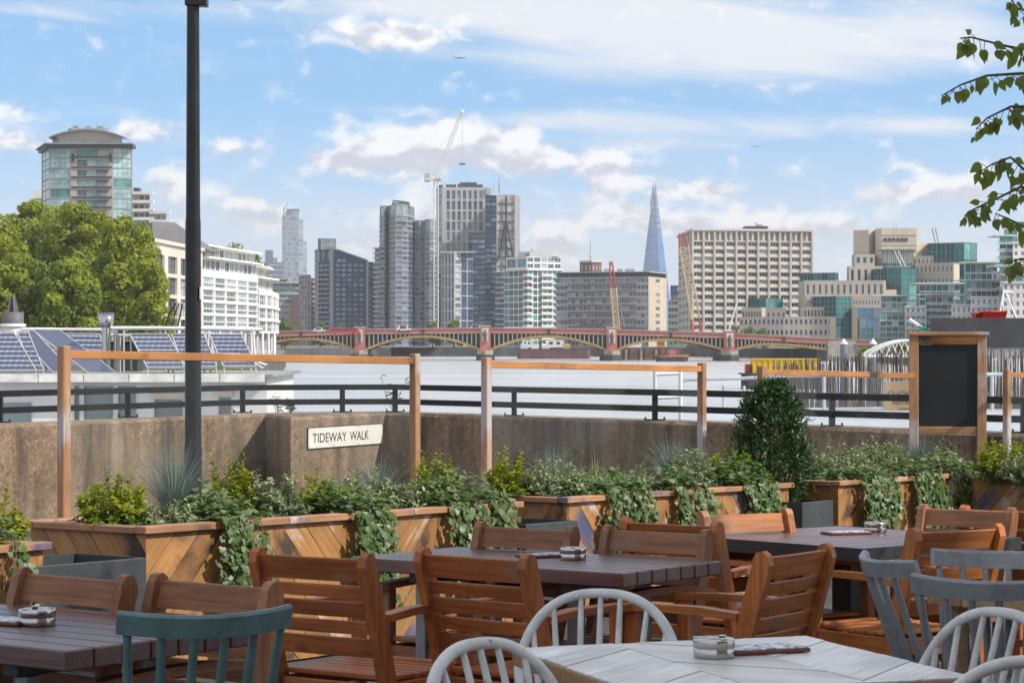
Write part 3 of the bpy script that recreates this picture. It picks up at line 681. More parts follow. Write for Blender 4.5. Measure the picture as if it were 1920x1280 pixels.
# ------------------------------------------------------------------ ashtrays and leaflets on the tables
chrome = pm('brushed_steel', (.50, .49, .48), .16, .12, 4, 0, 1.0, stretch=(1, 1, 30)); ash = pm('dark_inside', (.03, .03, .03), .5, .2, 8)
def ashtray(label, x, y, d, h):
    Y = d; X = bx(x, d)
    r = thing('ashtray', label, 'ashtray', matrix=ground_matrix(X, Y, RND.uniform(0, 3)) @ Matrix.Translation((0, 0, h)))
    MB().lathe([(0, 0), (.0485, 0), (.050, .002), (.050, .020), (.0488, .0215), (.0488, .0225), (.0505, .024), (.0505, .026)], 32).build('bowl', [chrome], r)
    lid = MB().lathe([(.0505, .0262), (.0515, .027), (.0515, .041), (.050, .045), (.042, .0465), (.036, .044), (.033, .038), (.0, .032)], 32).build('lid', [chrome], r)
    m = MB()
    for k in range(3):
        a = 2*pi*k/3; m = MB().box(.034, .0505, -.008, .008, .0462, .0486, 0, Matrix.Rotation(a, 4, 'Z'), .001); m.build('rest', [chrome], lid)
    MB().lathe([(0, .0405), (.028, .0405), (.03, .0385)], 20).build('opening', [ash], lid)
ashtray('steel ashtray on the pale herringbone table', 1340, 1240, 5.17, .756)
ashtray('steel ashtray on the long plank table in the middle', 1075, 1056, 8.25, .751)
ashtray('steel ashtray on the plank table at the left edge', 67, 1174, 5.92, .751)
ashtray('small steel ashtray on the dark square table', 1643, 1000, 9.85, .751)
def print_mat(name, a, b, sc_):
    m, nt, N, L, B = new_mat(name); tc = N.new('ShaderNodeTexCoord'); nz = N.new('ShaderNodeTexNoise'); nz.inputs['Scale'].default_value = sc_; nz.inputs['Detail'].default_value = 5; nz.inputs['Distortion'].default_value = 2
    L.new(tc.outputs['Object'], nz.inputs['Vector']); cr = N.new('ShaderNodeValToRGB'); L.new(nz.outputs[0], cr.inputs[0]); e = cr.color_ramp.elements
    e[0].position = .46; e[1].position = .52; e[0].color = (*a, 1); e[1].color = (*b, 1); L.new(cr.outputs[0], B.inputs['Base Color']); B.inputs['Roughness'].default_value = .35; MATS[name] = m; return m
cover = print_mat('leaflet_cover', (.12, .14, .18), (.62, .63, .62), 14); leather = pm('red_brown_board', (.16, .045, .035), .5, .2, 8)
def leaflet(label, x, d, h, yaw):
    r = thing('menu_board', label, 'menu', matrix=ground_matrix(bx(x, d), d, radians(yaw)) @ Matrix.Translation((0, 0, h)))
    bd = MB().box(-.105, .105, -.055, .055, 0, .010, 0, None, .002).build('board', [leather], r)
    MB().box(-.098, .098, -.05, .05, .0102, .0125).build('leaflet', [cover], bd)
leaflet('menu board with a black and white cover on the pale herringbone table', 1432, 5.28, .756, 22)
leaflet('menu board on the long plank table beside its steel ashtray', 1022, 8.38, .751, 30)
leaflet('menu board at the far left edge beside the ashtray', 2, 5.98, .751, -30)
leaflet('menu board on the dark square table beside the small ashtray', 1588, 9.72, .751, 20)
# ================================================================== planters, screens, plants
PD = radians(52.3); PU = Vector((cos(PD), sin(PD), 0)); PV = Vector((-sin(PD), cos(PD), 0))      # along the row / away from the seats
BLUE = (.05, .075, .19); WHITE = (.60, .58, .56); BLK = (.02, .02, .02)
GOLD = (.40, .195, .065)
pboard = wood('planter_board', GOLD, 'X', .68, .55, .14, ((BLK, .585, 3, 2.0), (WHITE, .60, 11, 1.8), (BLUE, .62, 23, 1.7)))
prim = wood('planter_rim', (.42, .215, .11), 'X', .7, .55, .12, ((WHITE, .61, 5, 2.3), (BLUE, .62, 31, 2.4), (BLK, .64, 17, 2.4)))
soil = pm('planter_soil', (.045, .032, .022), .95, .4, 9, .8); pdark = pm('planter_lining', (.05, .035, .022), .8, .3, 5)
PH = .75
class Planter: pass
def planter(label, x, y, L_, D=.85, H=PH, seed=0):
    """x,y: front corner nearest the camera; runs L_ along PU and D along PV"""
    R = random.Random(seed); M = Matrix.Translation((x, y, gz(y))) @ SLOPE @ Matrix.Rotation(PD, 4, 'Z')
    r = thing('planter', label, 'planter', matrix=M, group='painted timber planters round the terrace')
    MB().box(.025, L_-.025, .025, D-.025, 0, H-.09).build('inner_box', [pdark], r)
    MB().box(.03, L_-.03, .03, D-.03, H-.089, H-.06).build('soil', [soil], r)
    def face(org, ux, Lf, sgn):              # boards laid on the slope, chevron by bays
        bays = max(1, round(Lf/.8)); bw = Lf/bays; Mo = Matrix.Translation(org) @ Matrix(((ux.x, 0, -ux.y if False else ux.y, 0), (ux.y, 0, -ux.x, 0), (0, 1, 0, 0), (0, 0, 0, 1)))
        for b in range(bays):
            a = radians(48)*(1 if (b+sgn) % 2 else -1); c, s_ = cos(a), sin(a); w = .125
            for i in range(-8, 12):
                poly = [(b*bw+bw/2+px*c-py*s_, .35+px*s_+py*c) for px, py in ((-2, i*w), (2, i*w), (2, i*w+w-.004), (-2, i*w+w-.004))]
                poly = clip_rect(poly, b*bw+.002, (b+1)*bw-.002, .012, H-.038)
                if len(poly) >= 3 and abs(area2(poly)) > .0008:
                    cx = sum(p[0] for p in poly)/len(poly); cy = sum(p[1] for p in poly)/len(poly)
                    lp_ = [((p[0]-cx)*c+(p[1]-cy)*s_, -(p[0]-cx)*s_+(p[1]-cy)*c) for p in poly]
                    o = MB().prism(lp_, 0, .022+.003*R.random()).build('board', [pboard], r)
                    o.matrix_local = Mo @ Matrix.Translation((cx, cy, 0)) @ Matrix.Rotation(a, 4, 'Z')
    face(Vector((0, .025, 0)), Vector((1, 0, 0)), L_, seed)                 # terrace side
    face(Vector((.025, D, 0)), Vector((0, -1, 0)), D, seed+1)               # near end
    face(Vector((L_-.025, 0, 0)), Vector((0, 1, 0)), D, seed)
    face(Vector((L_, D-.025, 0)), Vector((-1, 0, 0)), L_, seed+1)
    for cx, cy in ((0, 0), (L_, 0), (0, D), (L_, D)):
        sx = -1 if cx else 1; sy = -1 if cy else 1
        pass
    w, o_, t = .085, .03, .035
    n = max(1, round(L_/1.0))
    for k in range(n):
        xa, xb = -o_+(L_+2*o_)*k/n, -o_+(L_+2*o_)*(k+1)/n
        for y0 in (-o_, D+o_-w): MB().box(-(xb-xa)/2+.0015, (xb-xa)/2-.0015, y0, y0+w, H-t+.003*R.random(), H+.004*R.random(), 0, None, .004).build('rim_board', [prim], r, ((xa+xb)/2, 0, 0))
    for x0 in (-o_, L_+o_-w):
        q = D+2*o_-2*w-.003
        MB().box(-q/2, q/2, -w/2, w/2, H-t, H, 0, None, .004).build('rim_board', [prim], r, (x0+w/2, D/2, 0), (0, 0, pi/2))
    p = Planter(); p.o = Vector((x, y, 0)); p.L = L_; p.D = D; p.H = H; p.r = r; p.M = M
    return p
def ppt(p, px, s):                            # local (u, v) on planter p at pixel column px, v = s*D
    o = p.o+PV*(s*p.D); k = (px-960)/FPX; t = (k*o.y-o.x)/(PU.x-k*PU.y); return t, s*p.D
P0 = planter('timber planter with a black painted rim end at the left edge of the view', bx(80, 9.6)-PU.x*1.6, 9.6-PU.y*1.6, 1.6, .85, .72, 3)
P1 = planter('long ivy-hung timber planter in front of the lamp post and street sign', -1.76, 10.24, 2.93, .85, PH, 1)
P2 = planter('timber planter trailing ivy below the blue grass and pale sedge, right of centre', .336, 13.07, 2.68, .85, PH, 6)
P3 = planter('timber planter with white streaks under the big variegated shrub beside the blackboard', 2.37, 15.48, 1.77, .85, PH, 9)
P4 = planter('timber planter cut by the right edge of the view behind the blackboard foot', 4.37, 16.45, 1.6, 1.0, PH, 12)
# dark open boxes standing in the gaps
gbox = pm('anthracite_fibreclay', (.045, .053, .056), .55, .22, 5, .2)
def grey_box(label, x, y, a, d=.5, H=.62, fill=False):
    r = thing('square_pot', label, 'plant pot', matrix=Matrix.Translation((x, y, gz(y))) @ SLOPE @ Matrix.Rotation(PD, 4, 'Z'), group='dark grey box pots between the planters')
    t = .022
    m = MB().box(-a, 0, 0, t, 0, H, 0, None, .003).box(-a, 0, d-t, d, 0, H, 0, None, .003).box(-a, -a+t, t, d-t, 0, H).box(-t, 0, t, d-t, 0, H)
    vs = []; o = [(-a, 0), (0, 0), (0, d), (-a, d)]; i_ = [(-a+t, t), (-t, t), (-t, d-t), (-a+t, d-t)]
    zs = ((o, 0), (o, H-.004), ([(x_*(1-.004)-.002, y_+(.004 if y_ == 0 else -.004)) for x_, y_ in o], H), (i_, H), (i_, .05))
    for ring, z in zs: vs += [(x_, y_, z) for x_, y_ in ring]
    fs = [(k*4+j, k*4+(j+1) % 4, k*4+4+(j+1) % 4, k*4+4+j) for k in range(4) for j in range(4)]+[(16, 17, 18, 19), (3, 2, 1, 0)]
    MB().add(vs, fs).build('box', [gbox], r)
    if fill: MB().box(-a+t+.002, -t-.002, t+.002, d-t-.002, H-.1, H-.06).build('soil', [soil], r)
    return r
grey_box('open dark grey box pot behind the left teak chairs, largest of its kind', -1.72, 10.02, .66)
grey_box('open dark grey box pot behind the middle teak chairs', .40, 12.93, .52)
grey_box('dark grey box pot holding the dark clipped cone shrub', 2.31, 15.33, .44, .5, .62, True)
# ------------------------------------------------------------------ glazed wind screens on the planters
POST = (.42, .22, .11)
postw = wood('screen_post', POST, 'Z', .68, .6, .12, (((.50, .46, .46), .50, 2, 1.7), (BLK, .62, 13, 2.2))); railw = wood('screen_rail', (.47, .20, .06), 'X', .7, .55, .1, ((BLK, .60, 7, 2.2),))
pane_g = clearglass('screen_glass', (.975, .985, .98), .005)
def screen(label, a, b, ya, yb, post_b=True, post_a=True, zb=None):
    """a, b: (pixel column, depth) of the two posts; ya, yb: pixel rows of their tops"""
    A = Vector((bx(a[0], a[1]), a[1], 0)); B = Vector((bx(b[0], b[1]), b[1], 0)); u = (B-A).normalized(); n = Vector((u.y, -u.x, 0)); Lc = (B-A).length
    za, zb_ = bz(ya, a[1]), bz(yb, b[1])
    R3 = Matrix(((u.x, -n.x, 0, 0), (u.y, -n.y, 0, 0), (0, 0, 1, 0), (0, 0, 0, 1)))
    r = thing('wind_screen', label, 'screen', matrix=Matrix.Translation((A.x, A.y, gz(A.y)+PH-.05)) @ R3, group='glazed timber wind screens on the planters')
    z0 = gz(A.y)+PH-.05; dz = gz(B.y)-gz(A.y); hA = za-z0; hB = zb_-z0; h = .026
    if post_a: MB().box(-h, h, -h, h, 0, hA, 0, None, .004).build('post', [postw], r)
    if post_b: MB().box(-h, h, -h, h, 0, hB-dz, 0, None, .004).build('post', [postw], r, (Lc, 0, dz))
    sl_ = Matrix.Translation((0, 0, hA-.045)) @ Matrix.Rotation(-atan2(hB-hA, Lc), 4, 'Y')
    o = MB().box(h+.001, Lc-h-.001, -.018, .018, -.022, .022, 0, None, .003).build('top_rail', [railw], r); o.matrix_local = sl_
    vs = [(x_, y_, z_) for y_ in (-.004, .004) for x_, z_ in ((h+.002, .03), (Lc-h-.002, dz+.03), (Lc-h-.002, hB-.069), (h+.002, hA-.069))]
    MB().add(vs, [(0, 1, 2, 3), (7, 6, 5, 4), (0, 4, 5, 1), (1, 5, 6, 2), (2, 6, 7, 3), (3, 7, 4, 0)]).build('pane', [pane_g], r)
    return r
screen('glazed timber wind screen in front of the lamp post, widest of the row', (120, 11.1), (778, 13.35), 648, 663)
screen('glazed timber wind screen right of centre with the river behind it', (912, 13.75), (1316, 15.75), 670, 680)
screen('glazed timber wind screen between the cone shrub and the blackboard', (1428, 16.0), (1716, 17.7), 686, 694, post_b=False)
screen('glazed timber wind screen cut by the right edge of the view', (1888, 17.45), (2140, 18.6), 692, 700)
# ------------------------------------------------------------------ plants
def leafpts(l, w, fold=.25):                  # simple pointed leaf, folded along its midrib
    return [(0, 0, 0), (w*.5, l*.45, l*fold*.5), (0, l, -l*.06), (-w*.5, l*.45, l*fold*.5)], [(0, 1, 2), (0, 2, 3)]
def ivypts(l):
    p = [(0, 0, 0), (.32*l, -.05*l, .0), (.52*l, .22*l, .03*l), (.30*l, .42*l, .05*l), (.36*l, .68*l, .02*l), (.10*l, .70*l, .06*l), (0, l, 0), (-.10*l, .70*l, .06*l), (-.36*l, .68*l, .02*l), (-.30*l, .42*l, .05*l), (-.52*l, .22*l, .03*l), (-.32*l, -.05*l, 0)]
    c = (0, .35*l, .07*l); return p+[c], [(12, i, (i+1) % 12) for i in range(12)]
def orient(pos, d, nrm, roll=0):
    y = d.normalized(); z = nrm-y*nrm.dot(y)
    if z.length < 1e-5: z = y.orthogonal()
    z.normalize(); x = y.cross(z); M = Matrix((x, y, z)).transposed().to_4x4(); M.translation = pos; return M
def rv(R, s=1.0): return Vector((R.gauss(0, s), R.gauss(0, s), R.gauss(0, s)))
stemm = pm('green_stem', (.10, .085, .035), .7, .3, 9)
L_eu = leafmat('euonymus_leaf', (.12, .19, .012), (.44, .43, .03), .42, .38, 5)
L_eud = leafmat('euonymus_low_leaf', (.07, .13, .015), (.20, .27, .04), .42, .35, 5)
L_va = leafmat('variegated_leaf', (.08, .14, .05), (.47, .50, .28), .45, .25, 7)
L_iv = leafmat('ivy_leaf', (.035, .085, .015), (.13, .20, .045), .38, .3, 6)
L_ivd = leafmat('ivy_pale_leaf', (.09, .14, .07), (.27, .33, .17), .38, .3, 6)
L_gr = leafmat('blue_fescue_blade', (.10, .15, .13), (.27, .33, .28), .6, .25, 4)
L_se = leafmat('pale_sedge_blade', (.25, .27, .08), (.55, .53, .26), .55, .3, 4)
L_cn = leafmat('clipped_shrub_leaf', (.014, .042, .012), (.055, .115, .028), .35, .22, 5)
L_dry = leafmat('dry_leaf', (.16, .07, .025), (.30, .16, .06), .7, .2, 5)
def shrub(name, label, M, rx, ry, h, stems, per, ll, lw, mats, group, seed, shoots=0, up=.5, droop=0.0, wts=(1,)):
    R = random.Random(seed); r = thing(name, label, 'plant', matrix=M, group=group)
    f = MB(); s = MB(); pal = [i for i, w in enumerate(wts) for _ in range(w)]
    for k in range(stems+shoots):
        sh = k >= stems; th = R.uniform(0, 2*pi); q = sqrt(R.random()); el = R.uniform(.12, 1)
        if sh: tip = Vector((rx*.7*q*cos(th), ry*.7*q*sin(th), h*R.uniform(1.05, 1.35)))
        else:
            e2 = sqrt(max(.0, 1-el*el*.8)); tip = Vector((rx*e2*cos(th)*R.uniform(.7, 1.05), ry*e2*sin(th)*R.uniform(.7, 1.05), h*el*R.uniform(.85, 1.1)))
        base = Vector((rx*.35*q*cos(th), ry*.35*q*sin(th), -.02)); mid = base.lerp(tip, .5)+Vector((0, 0, h*.12))+rv(R, .012)
        pts = [base, mid, tip]; s.tube(pts, [.003, .0025, .0012], 4, 0, None, False)
        n = per if not sh else int(per*1.1)
        for j in range(n):
            t = .30+.70*(j+R.random())/n; pos = base.lerp(mid, t*2) if t < .5 else mid.lerp(tip, t*2-1)
            ax = (tip-base).normalized(); side = Vector((cos(j*2.4+k), sin(j*2.4+k), 0)); side = (side-ax*side.dot(ax)).normalized()
            d = (side+ax*R.uniform(.1, .8)+rv(R, .25)+Vector((0, 0, -droop))).normalized(); nr = (Vector((0, 0, 1))*up+ax*.6+rv(R, .35))
            kk = R.uniform(.7, 1.2)*(.75 if sh and t > .85 else 1)
            v_, f_ = leafpts(ll*kk, lw*kk); mi = R.choice(pal)
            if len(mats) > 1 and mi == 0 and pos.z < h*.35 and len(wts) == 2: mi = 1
            f.add(v_, f_, mi, orient(pos, d, nr), True)
    tag(f.build('foliage', mats, r), kind='stuff'); tag(s.build('stem', [stemm], r), kind='stuff')
    return r
def tuft(name, label, M, n, h, spread, mats, group, seed, w=.0035, arch=.5):
    R = random.Random(seed); r = thing(name, label, 'grass', matrix=M, group=group); f = MB()
    for k in range(n):
        th = R.uniform(0, 2*pi); d = Vector((cos(th), sin(th), 0)); L_ = h*R.uniform(.6, 1.15); out = spread*R.uniform(.1, 1)
        side = Vector((-d.y, d.x, 0)); side = (side+rv(R, .3)).normalized(); pr = None; vs = []; N = 5
        for i in range(N+1):
            t = i/N; p = d*(.02+out*(t**1.6))+Vector((0, 0, L_*(t-arch*.55*t**2.6*(out/spread))))
            ww = w*(1-t*.9); vs += [p-side*ww, p+side*ww]
        f.add(vs, [(2*i, 2*i+1, 2*i+3, 2*i+2) for i in range(N)], 0, None, True)
    tag(f.build('blades', mats, r), kind='stuff'); return r
def ivy(label, p, px0, px1, drop, seed, top=.28, per=16, pale=.35, vines=None):
    """ivy growing in the planter bed behind the front rim and hanging down over the boards"""
    R = random.Random(seed); u0, _ = ppt(p, px0, 0); u1, _ = ppt(p, px1, 0); w = u1-u0
    r = thing('ivy_plant', label, 'plant', matrix=p.M @ Matrix.Translation(((u0+u1)/2, .10, p.H-.06)), group='ivy trailing from the planters')
    f = MB(); s = MB(); nv = vines or int(14+w*46)
    for k in range(nv):
        x0 = R.uniform(-w/2, w/2)*.9; hang = drop*R.uniform(.35, 1.05)*(1-.5*abs(2*x0/w)**3)
        path = [Vector((x0*.7, .05+R.uniform(0, .12), 0)), Vector((x0*.9, R.uniform(-.02, .06), .09+R.uniform(0, .05))), Vector((x0, -.135, .085)), Vector((x0+R.gauss(0, .02), -.16-R.uniform(0, .05), -.05))]
        z = -.05; x = path[-1].x
        while z > -hang:
            z -= .07; x += R.gauss(0, .017); path.append(Vector((x, -.150-R.uniform(0, .06), z)))
        s.tube(path, .002, 4, 0, None, False)
        for i in range(len(path)-1):
            for j in range(4 if i > 0 else 2):
                pos = path[i].lerp(path[i+1], R.random())+Vector((R.gauss(0, .016), -abs(R.gauss(0, .014)), R.gauss(0, .01)))
                hanging = i >= 2
                nr = Vector((R.gauss(0, .4), -1+R.gauss(0, .25), .35+R.gauss(0, .3))) if hanging else Vector((R.gauss(0, .35), -.35, 1))
                d = Vector((R.gauss(0, .6), -.25, -1)) if hanging else Vector((R.gauss(0, 1), R.gauss(-.5, .7), .1))
                l = R.uniform(.026, .052); v_, f_ = ivypts(l); f.add(v_, f_, 1 if R.random() < pale else 0, orient(pos, d, nr), True)
    for k in range(int(w*700)):                                   # the mound above the rim
        a = R.uniform(-w/2, w/2)*1.1; b = R.uniform(-.12, .30); hh = top*.75*(1-abs(2*a/(w*1.25))**2)*R.random()**.6*(1-abs(b-.07)/.5)
        pos = Vector((a, b, .05+max(0, hh))); nr = Vector((R.gauss(0, .45), R.gauss(-.35, .4), 1)); d = Vector((R.gauss(0, 1), R.gauss(-.3, .8), R.gauss(0, .2)))
        v_, f_ = ivypts(R.uniform(.026, .05)); f.add(v_, f_, 1 if R.random() < pale else 0, orient(pos, d, nr), True)
    tag(f.build('foliage', [L_iv, L_ivd], r), kind='stuff'); tag(s.build('stem', [stemm], r), kind='stuff')
def inbed(p, px, s, dz=0): u, v = ppt(p, px, s); return p.M @ Matrix.Translation((u, v, p.H-.06+dz))
GE, GV, GG, GS_ = 'yellow-green leafy shrubs in the planters', 'variegated shrubs in the planters', 'blue grass tufts in the planters', 'pale sedge tufts in the planters'
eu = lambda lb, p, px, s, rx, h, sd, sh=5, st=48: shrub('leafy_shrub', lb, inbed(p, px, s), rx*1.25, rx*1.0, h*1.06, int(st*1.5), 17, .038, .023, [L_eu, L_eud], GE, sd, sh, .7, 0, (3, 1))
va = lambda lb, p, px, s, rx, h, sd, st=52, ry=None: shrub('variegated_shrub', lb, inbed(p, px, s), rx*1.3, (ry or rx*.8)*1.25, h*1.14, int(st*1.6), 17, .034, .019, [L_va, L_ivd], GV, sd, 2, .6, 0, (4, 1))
bg = lambda lb, p, px, s, h, sd, n=240: tuft('blue_grass', lb, inbed(p, px, s), int(n*1.5), h*1.1, h*.8, [L_gr], GG, sd, .0024)
se = lambda lb, p, px, s, h, sd, n=90: tuft('sedge_tuft', lb, inbed(p, px, s), n, h, h*.95, [L_se], GS_, sd, .003, 1.15)
eu('yellow-green leafy shrub beside the leftmost screen post', P1, 212, .5, .20, .25, 1, 4, 56)
bg('blue grass tuft in front of the lamp post', P1, 325, .62, .43, 2, 300)
va('low variegated shrub at the near corner of the long planter', P1, 318, .24, .17, .13, 3, 46)
va('low variegated shrub beside the first ivy trail', P1, 385, .40, .15, .17, 33, 40)
eu('yellow-green shrub just right of the lamp post', P1, 432, .55, .17, .29, 4, 5)
va('bushy variegated shrub between the lamp post and the street sign', P1, 512, .42, .20, .24, 5, 60)
eu('yellow-green shrub below the left end of the street sign', P1, 606, .5, .19, .21, 6, 2, 56)
bg('blue grass tuft below the right end of the street sign', P1, 712, .72, .33, 7, 220)
va('variegated shrub below the right end of the street sign', P1, 688, .42, .21, .22, 8, 60)
eu('yellow-green shrub at the foot of the second screen post', P1, 812, .55, .20, .27, 9, 5, 56)
va('variegated shrub at the far end of the long planter', P1, 752, .3, .17, .17, 10, 40)
ivy('ivy trail hanging over the long planter at its near corner', P1, 398, 482, .55, 11)
ivy('ivy trail hanging over the long planter behind the teak chair', P1, 648, 724, .50, 12)
ivy('broad ivy trail hanging at the far end of the long planter', P1, 828, 955, .50, 13, .32)
eu('yellow-green shrub at the foot of the third screen post', P2, 950, .55, .17, .26, 14, 6, 40)
va('silvery variegated shrub in the near end of the middle planter', P2, 1035, .4, .24, .24, 15, 64)
bg('blue grass tuft behind the silvery shrub near the third post', P2, 1040, .8, .33, 16, 200)
se('arching pale sedge tuft in the middle planter', P2, 1118, .55, .33, 17, 120)
se('low pale sedge tuft beside the arching one', P2, 1172, .4, .22, 18, 110)
va('variegated shrub between the sedge and the blue grass', P2, 1182, .35, .18, .19, 19, 44)
bg('broad blue grass tuft left of the fourth screen post', P2, 1262, .6, .38, 20, 320)
va('variegated shrub at the foot of the fourth screen post', P2, 1300, .4, .22, .26, 21, 56)
eu('green leafy shrub between the fourth post and the cone shrub', P2, 1368, .4, .22, .27, 22, 3, 56)
ivy('ivy trail on the middle planter below the sedge', P2, 1125, 1212, .55, 23)
ivy('ivy trail in the centre of the middle planter', P2, 1252, 1318, .45, 24)
ivy('ivy trail at the far end of the middle planter', P2, 1385, 1452, .42, 25, .34)
va('large pale variegated shrub right of the cone shrub', P3, 1575, .5, .30, .26, 26, 90)
va('large pale variegated shrub in the middle of the planter by the blackboard', P3, 1655, .45, .28, .28, 27, 90)
se('pale sedge tuft among the large variegated shrubs', P3, 1620, .3, .27, 28, 90)
bg('blue grass tuft left of the blackboard', P3, 1728, .6, .36, 29, 260)
va('variegated shrub at the left foot of the blackboard', P3, 1765, .4, .22, .24, 30, 60)
ivy('ivy trail with dry stems left on the planter by the blackboard', P3, 1598, 1672, .55, 31, .14)
ivy('ivy trail in the centre of the planter by the blackboard', P3, 1695, 1758, .5, 32, .2)
ivy('ivy trail at the far corner of the planter by the blackboard', P3, 1772, 1828, .42, 34, .28)
eu('yellow-green shrub in the planter at the right edge', P4, 1882, .6, .26, .30, 35, 4, 60)
va('variegated shrub in the planter at the right edge', P4, 1925, .35, .22, .2, 36, 50)
ivy('ivy sprig on the planter at the left edge', P0, 0, 26, .45, 37, .3, vines=6)
eu('yellow-green shrub at the left edge of the view', P0, -12, .4, .16, .22, 38, 3, 30)
# clipped cone shrub
def cone_shrub():
    R = random.Random(5); M = Matrix.Translation((0, 0, 0)); base = Vector((2.31, 15.33, 0))+PU*(-.22)+PV*.25
    r = thing('cone_shrub', 'dark green clipped cone shrub in the grey box pot', 'shrub', (base.x-.1, base.y+.15, gz(base.y)+.55))
    f = MB(); s = MB().tube([(0, 0, 0), (0, 0, .85)], [.022, .006], 6); Ht = .885
    for k in range(620):
        z = Ht*(R.random()**.8); t = z/Ht; rad = .30*sqrt(max(.02, 1-max(0, (t-.32)/.70)**1.7))*min(1, .80+t*.8)*R.uniform(.82, 1.08)*(1+.12*mnoise.noise(Vector((t*4, k*.01, 3))))
        th = R.uniform(0, 2*pi); tip = Vector((rad*cos(th), rad*sin(th), min(z+.05, Ht+.03))); b = Vector((0, 0, max(0, z-.06))); 
        if k % 3 == 0: s.tube([b, tip], [.003, .0015], 4, 0, None, False)
        ax = (tip-b).normalized()
        for j in range(15):
            q = .45+.60*(j+R.random())/15; pos = b.lerp(tip, q)+rv(R, .014); d = (ax*.7+rv(R, .6)+Vector((0, 0, .25))).normalized(); l = R.uniform(.026, .042)
            v_, f_ = leafpts(l, l*.48); f.add(v_, f_, 0, orient(pos, d, ax*.6+Vector((0, 0, .8))+rv(R, .4)), True)
    tag(f.build('foliage', [L_cn], r), kind='stuff'); tag(s.build('trunk', [stemm], r), kind='stuff')
cone_shrub()
# weeds on the parapet
def weed(label, x, y, d, h, seed, n=5, lsz=.05, dark=False):
    R = random.Random(seed); r = thing('wall_weed', label, 'plant', at(x, y, d), group='weeds rooted on the parapet'); f = MB(); s = MB()
    for k in range(n):
        th = R.uniform(0, 2*pi); lean = R.uniform(.05, .6); Hk = h*R.uniform(.5, 1); tip = Vector((cos(th)*lean*Hk, .3*sin(th)*lean*Hk, Hk)); mid = tip*.5+rv(R, .02)
        s.tube([(0, 0, -.03), mid, tip], [.004, .003, .0015], 4, 0, None, False)
        for j in range(9):
            t = .25+.75*j/8; pos = mid*(t*2) if t < .5 else mid.lerp(tip, 2*t-1); d_ = Vector((cos(j*2.4), sin(j*2.4), R.uniform(-.3, .5))); l = lsz*R.uniform(.5, 1.1)
            v_, f_ = leafpts(l, l*.42); f.add(v_, f_, 0, orient(pos, d_, Vector((0, -.4, 1))+rv(R, .4)), True)
    tag(f.build('foliage', [L_iv], r), kind='stuff'); tag(s.build('stem', [stemm], r), kind='stuff')
weed('tall weed with dark leaves behind the railing above the street sign', 738, 769, 25.25, .42, 3, 4, .09)
weed('low weed on the wall top left of the street sign', 545, 772, 24.9, .17, 5, 7, .07)
weed('sparse weed on the wall top near the lamp post', 520, 774, 24.85, .22, 8, 4, .06)
# blackboard frame
def blackboard():
    d = 17.75; zt_ = bz(622, d); z0 = gz(d); x0, x1 = bx(1706, d), bx(1848, d); w = x1-x0
    r = thing('blackboard', 'blank blackboard in a tall timber frame behind the planters', 'blackboard', matrix=Matrix.Translation(((x0+x1)/2, d, z0)) @ Matrix.Rotation(radians(-8), 4, 'Z'))
    H_ = zt_-z0; lw = .075
    for s in (-1, 1): MB().box(s*w/2-(lw if s > 0 else 0), s*w/2+(lw if s < 0 else 0), -.03, .03, 0, H_-.03, 0, None, .004).build('leg', [postw], r)
    MB().box(-w/2-.02, w/2+.02, -.045, .045, H_-.03, H_, 0, None, .004).build('cap', [prim], r)
    MB().box(-w/2+lw+.001, w/2-lw-.001, -.025, .025, H_-.105, H_-.031, 0, None, .003).build('upper_rail', [railw], r)
    zb = bz(812, d)-z0
    MB().box(-w/2+lw+.001, w/2-lw-.001, -.025, .025, zb, zb+.055, 0, None, .003).build('lower_rail', [prim], r)
    MB().box(-w/2+lw+.001, w/2-lw-.001, -.008, .008, zb+.056, H_-.106).build('board', [pm('chalkboard', (.012, .014, .018), .5, .3, 3)], r)
blackboard()
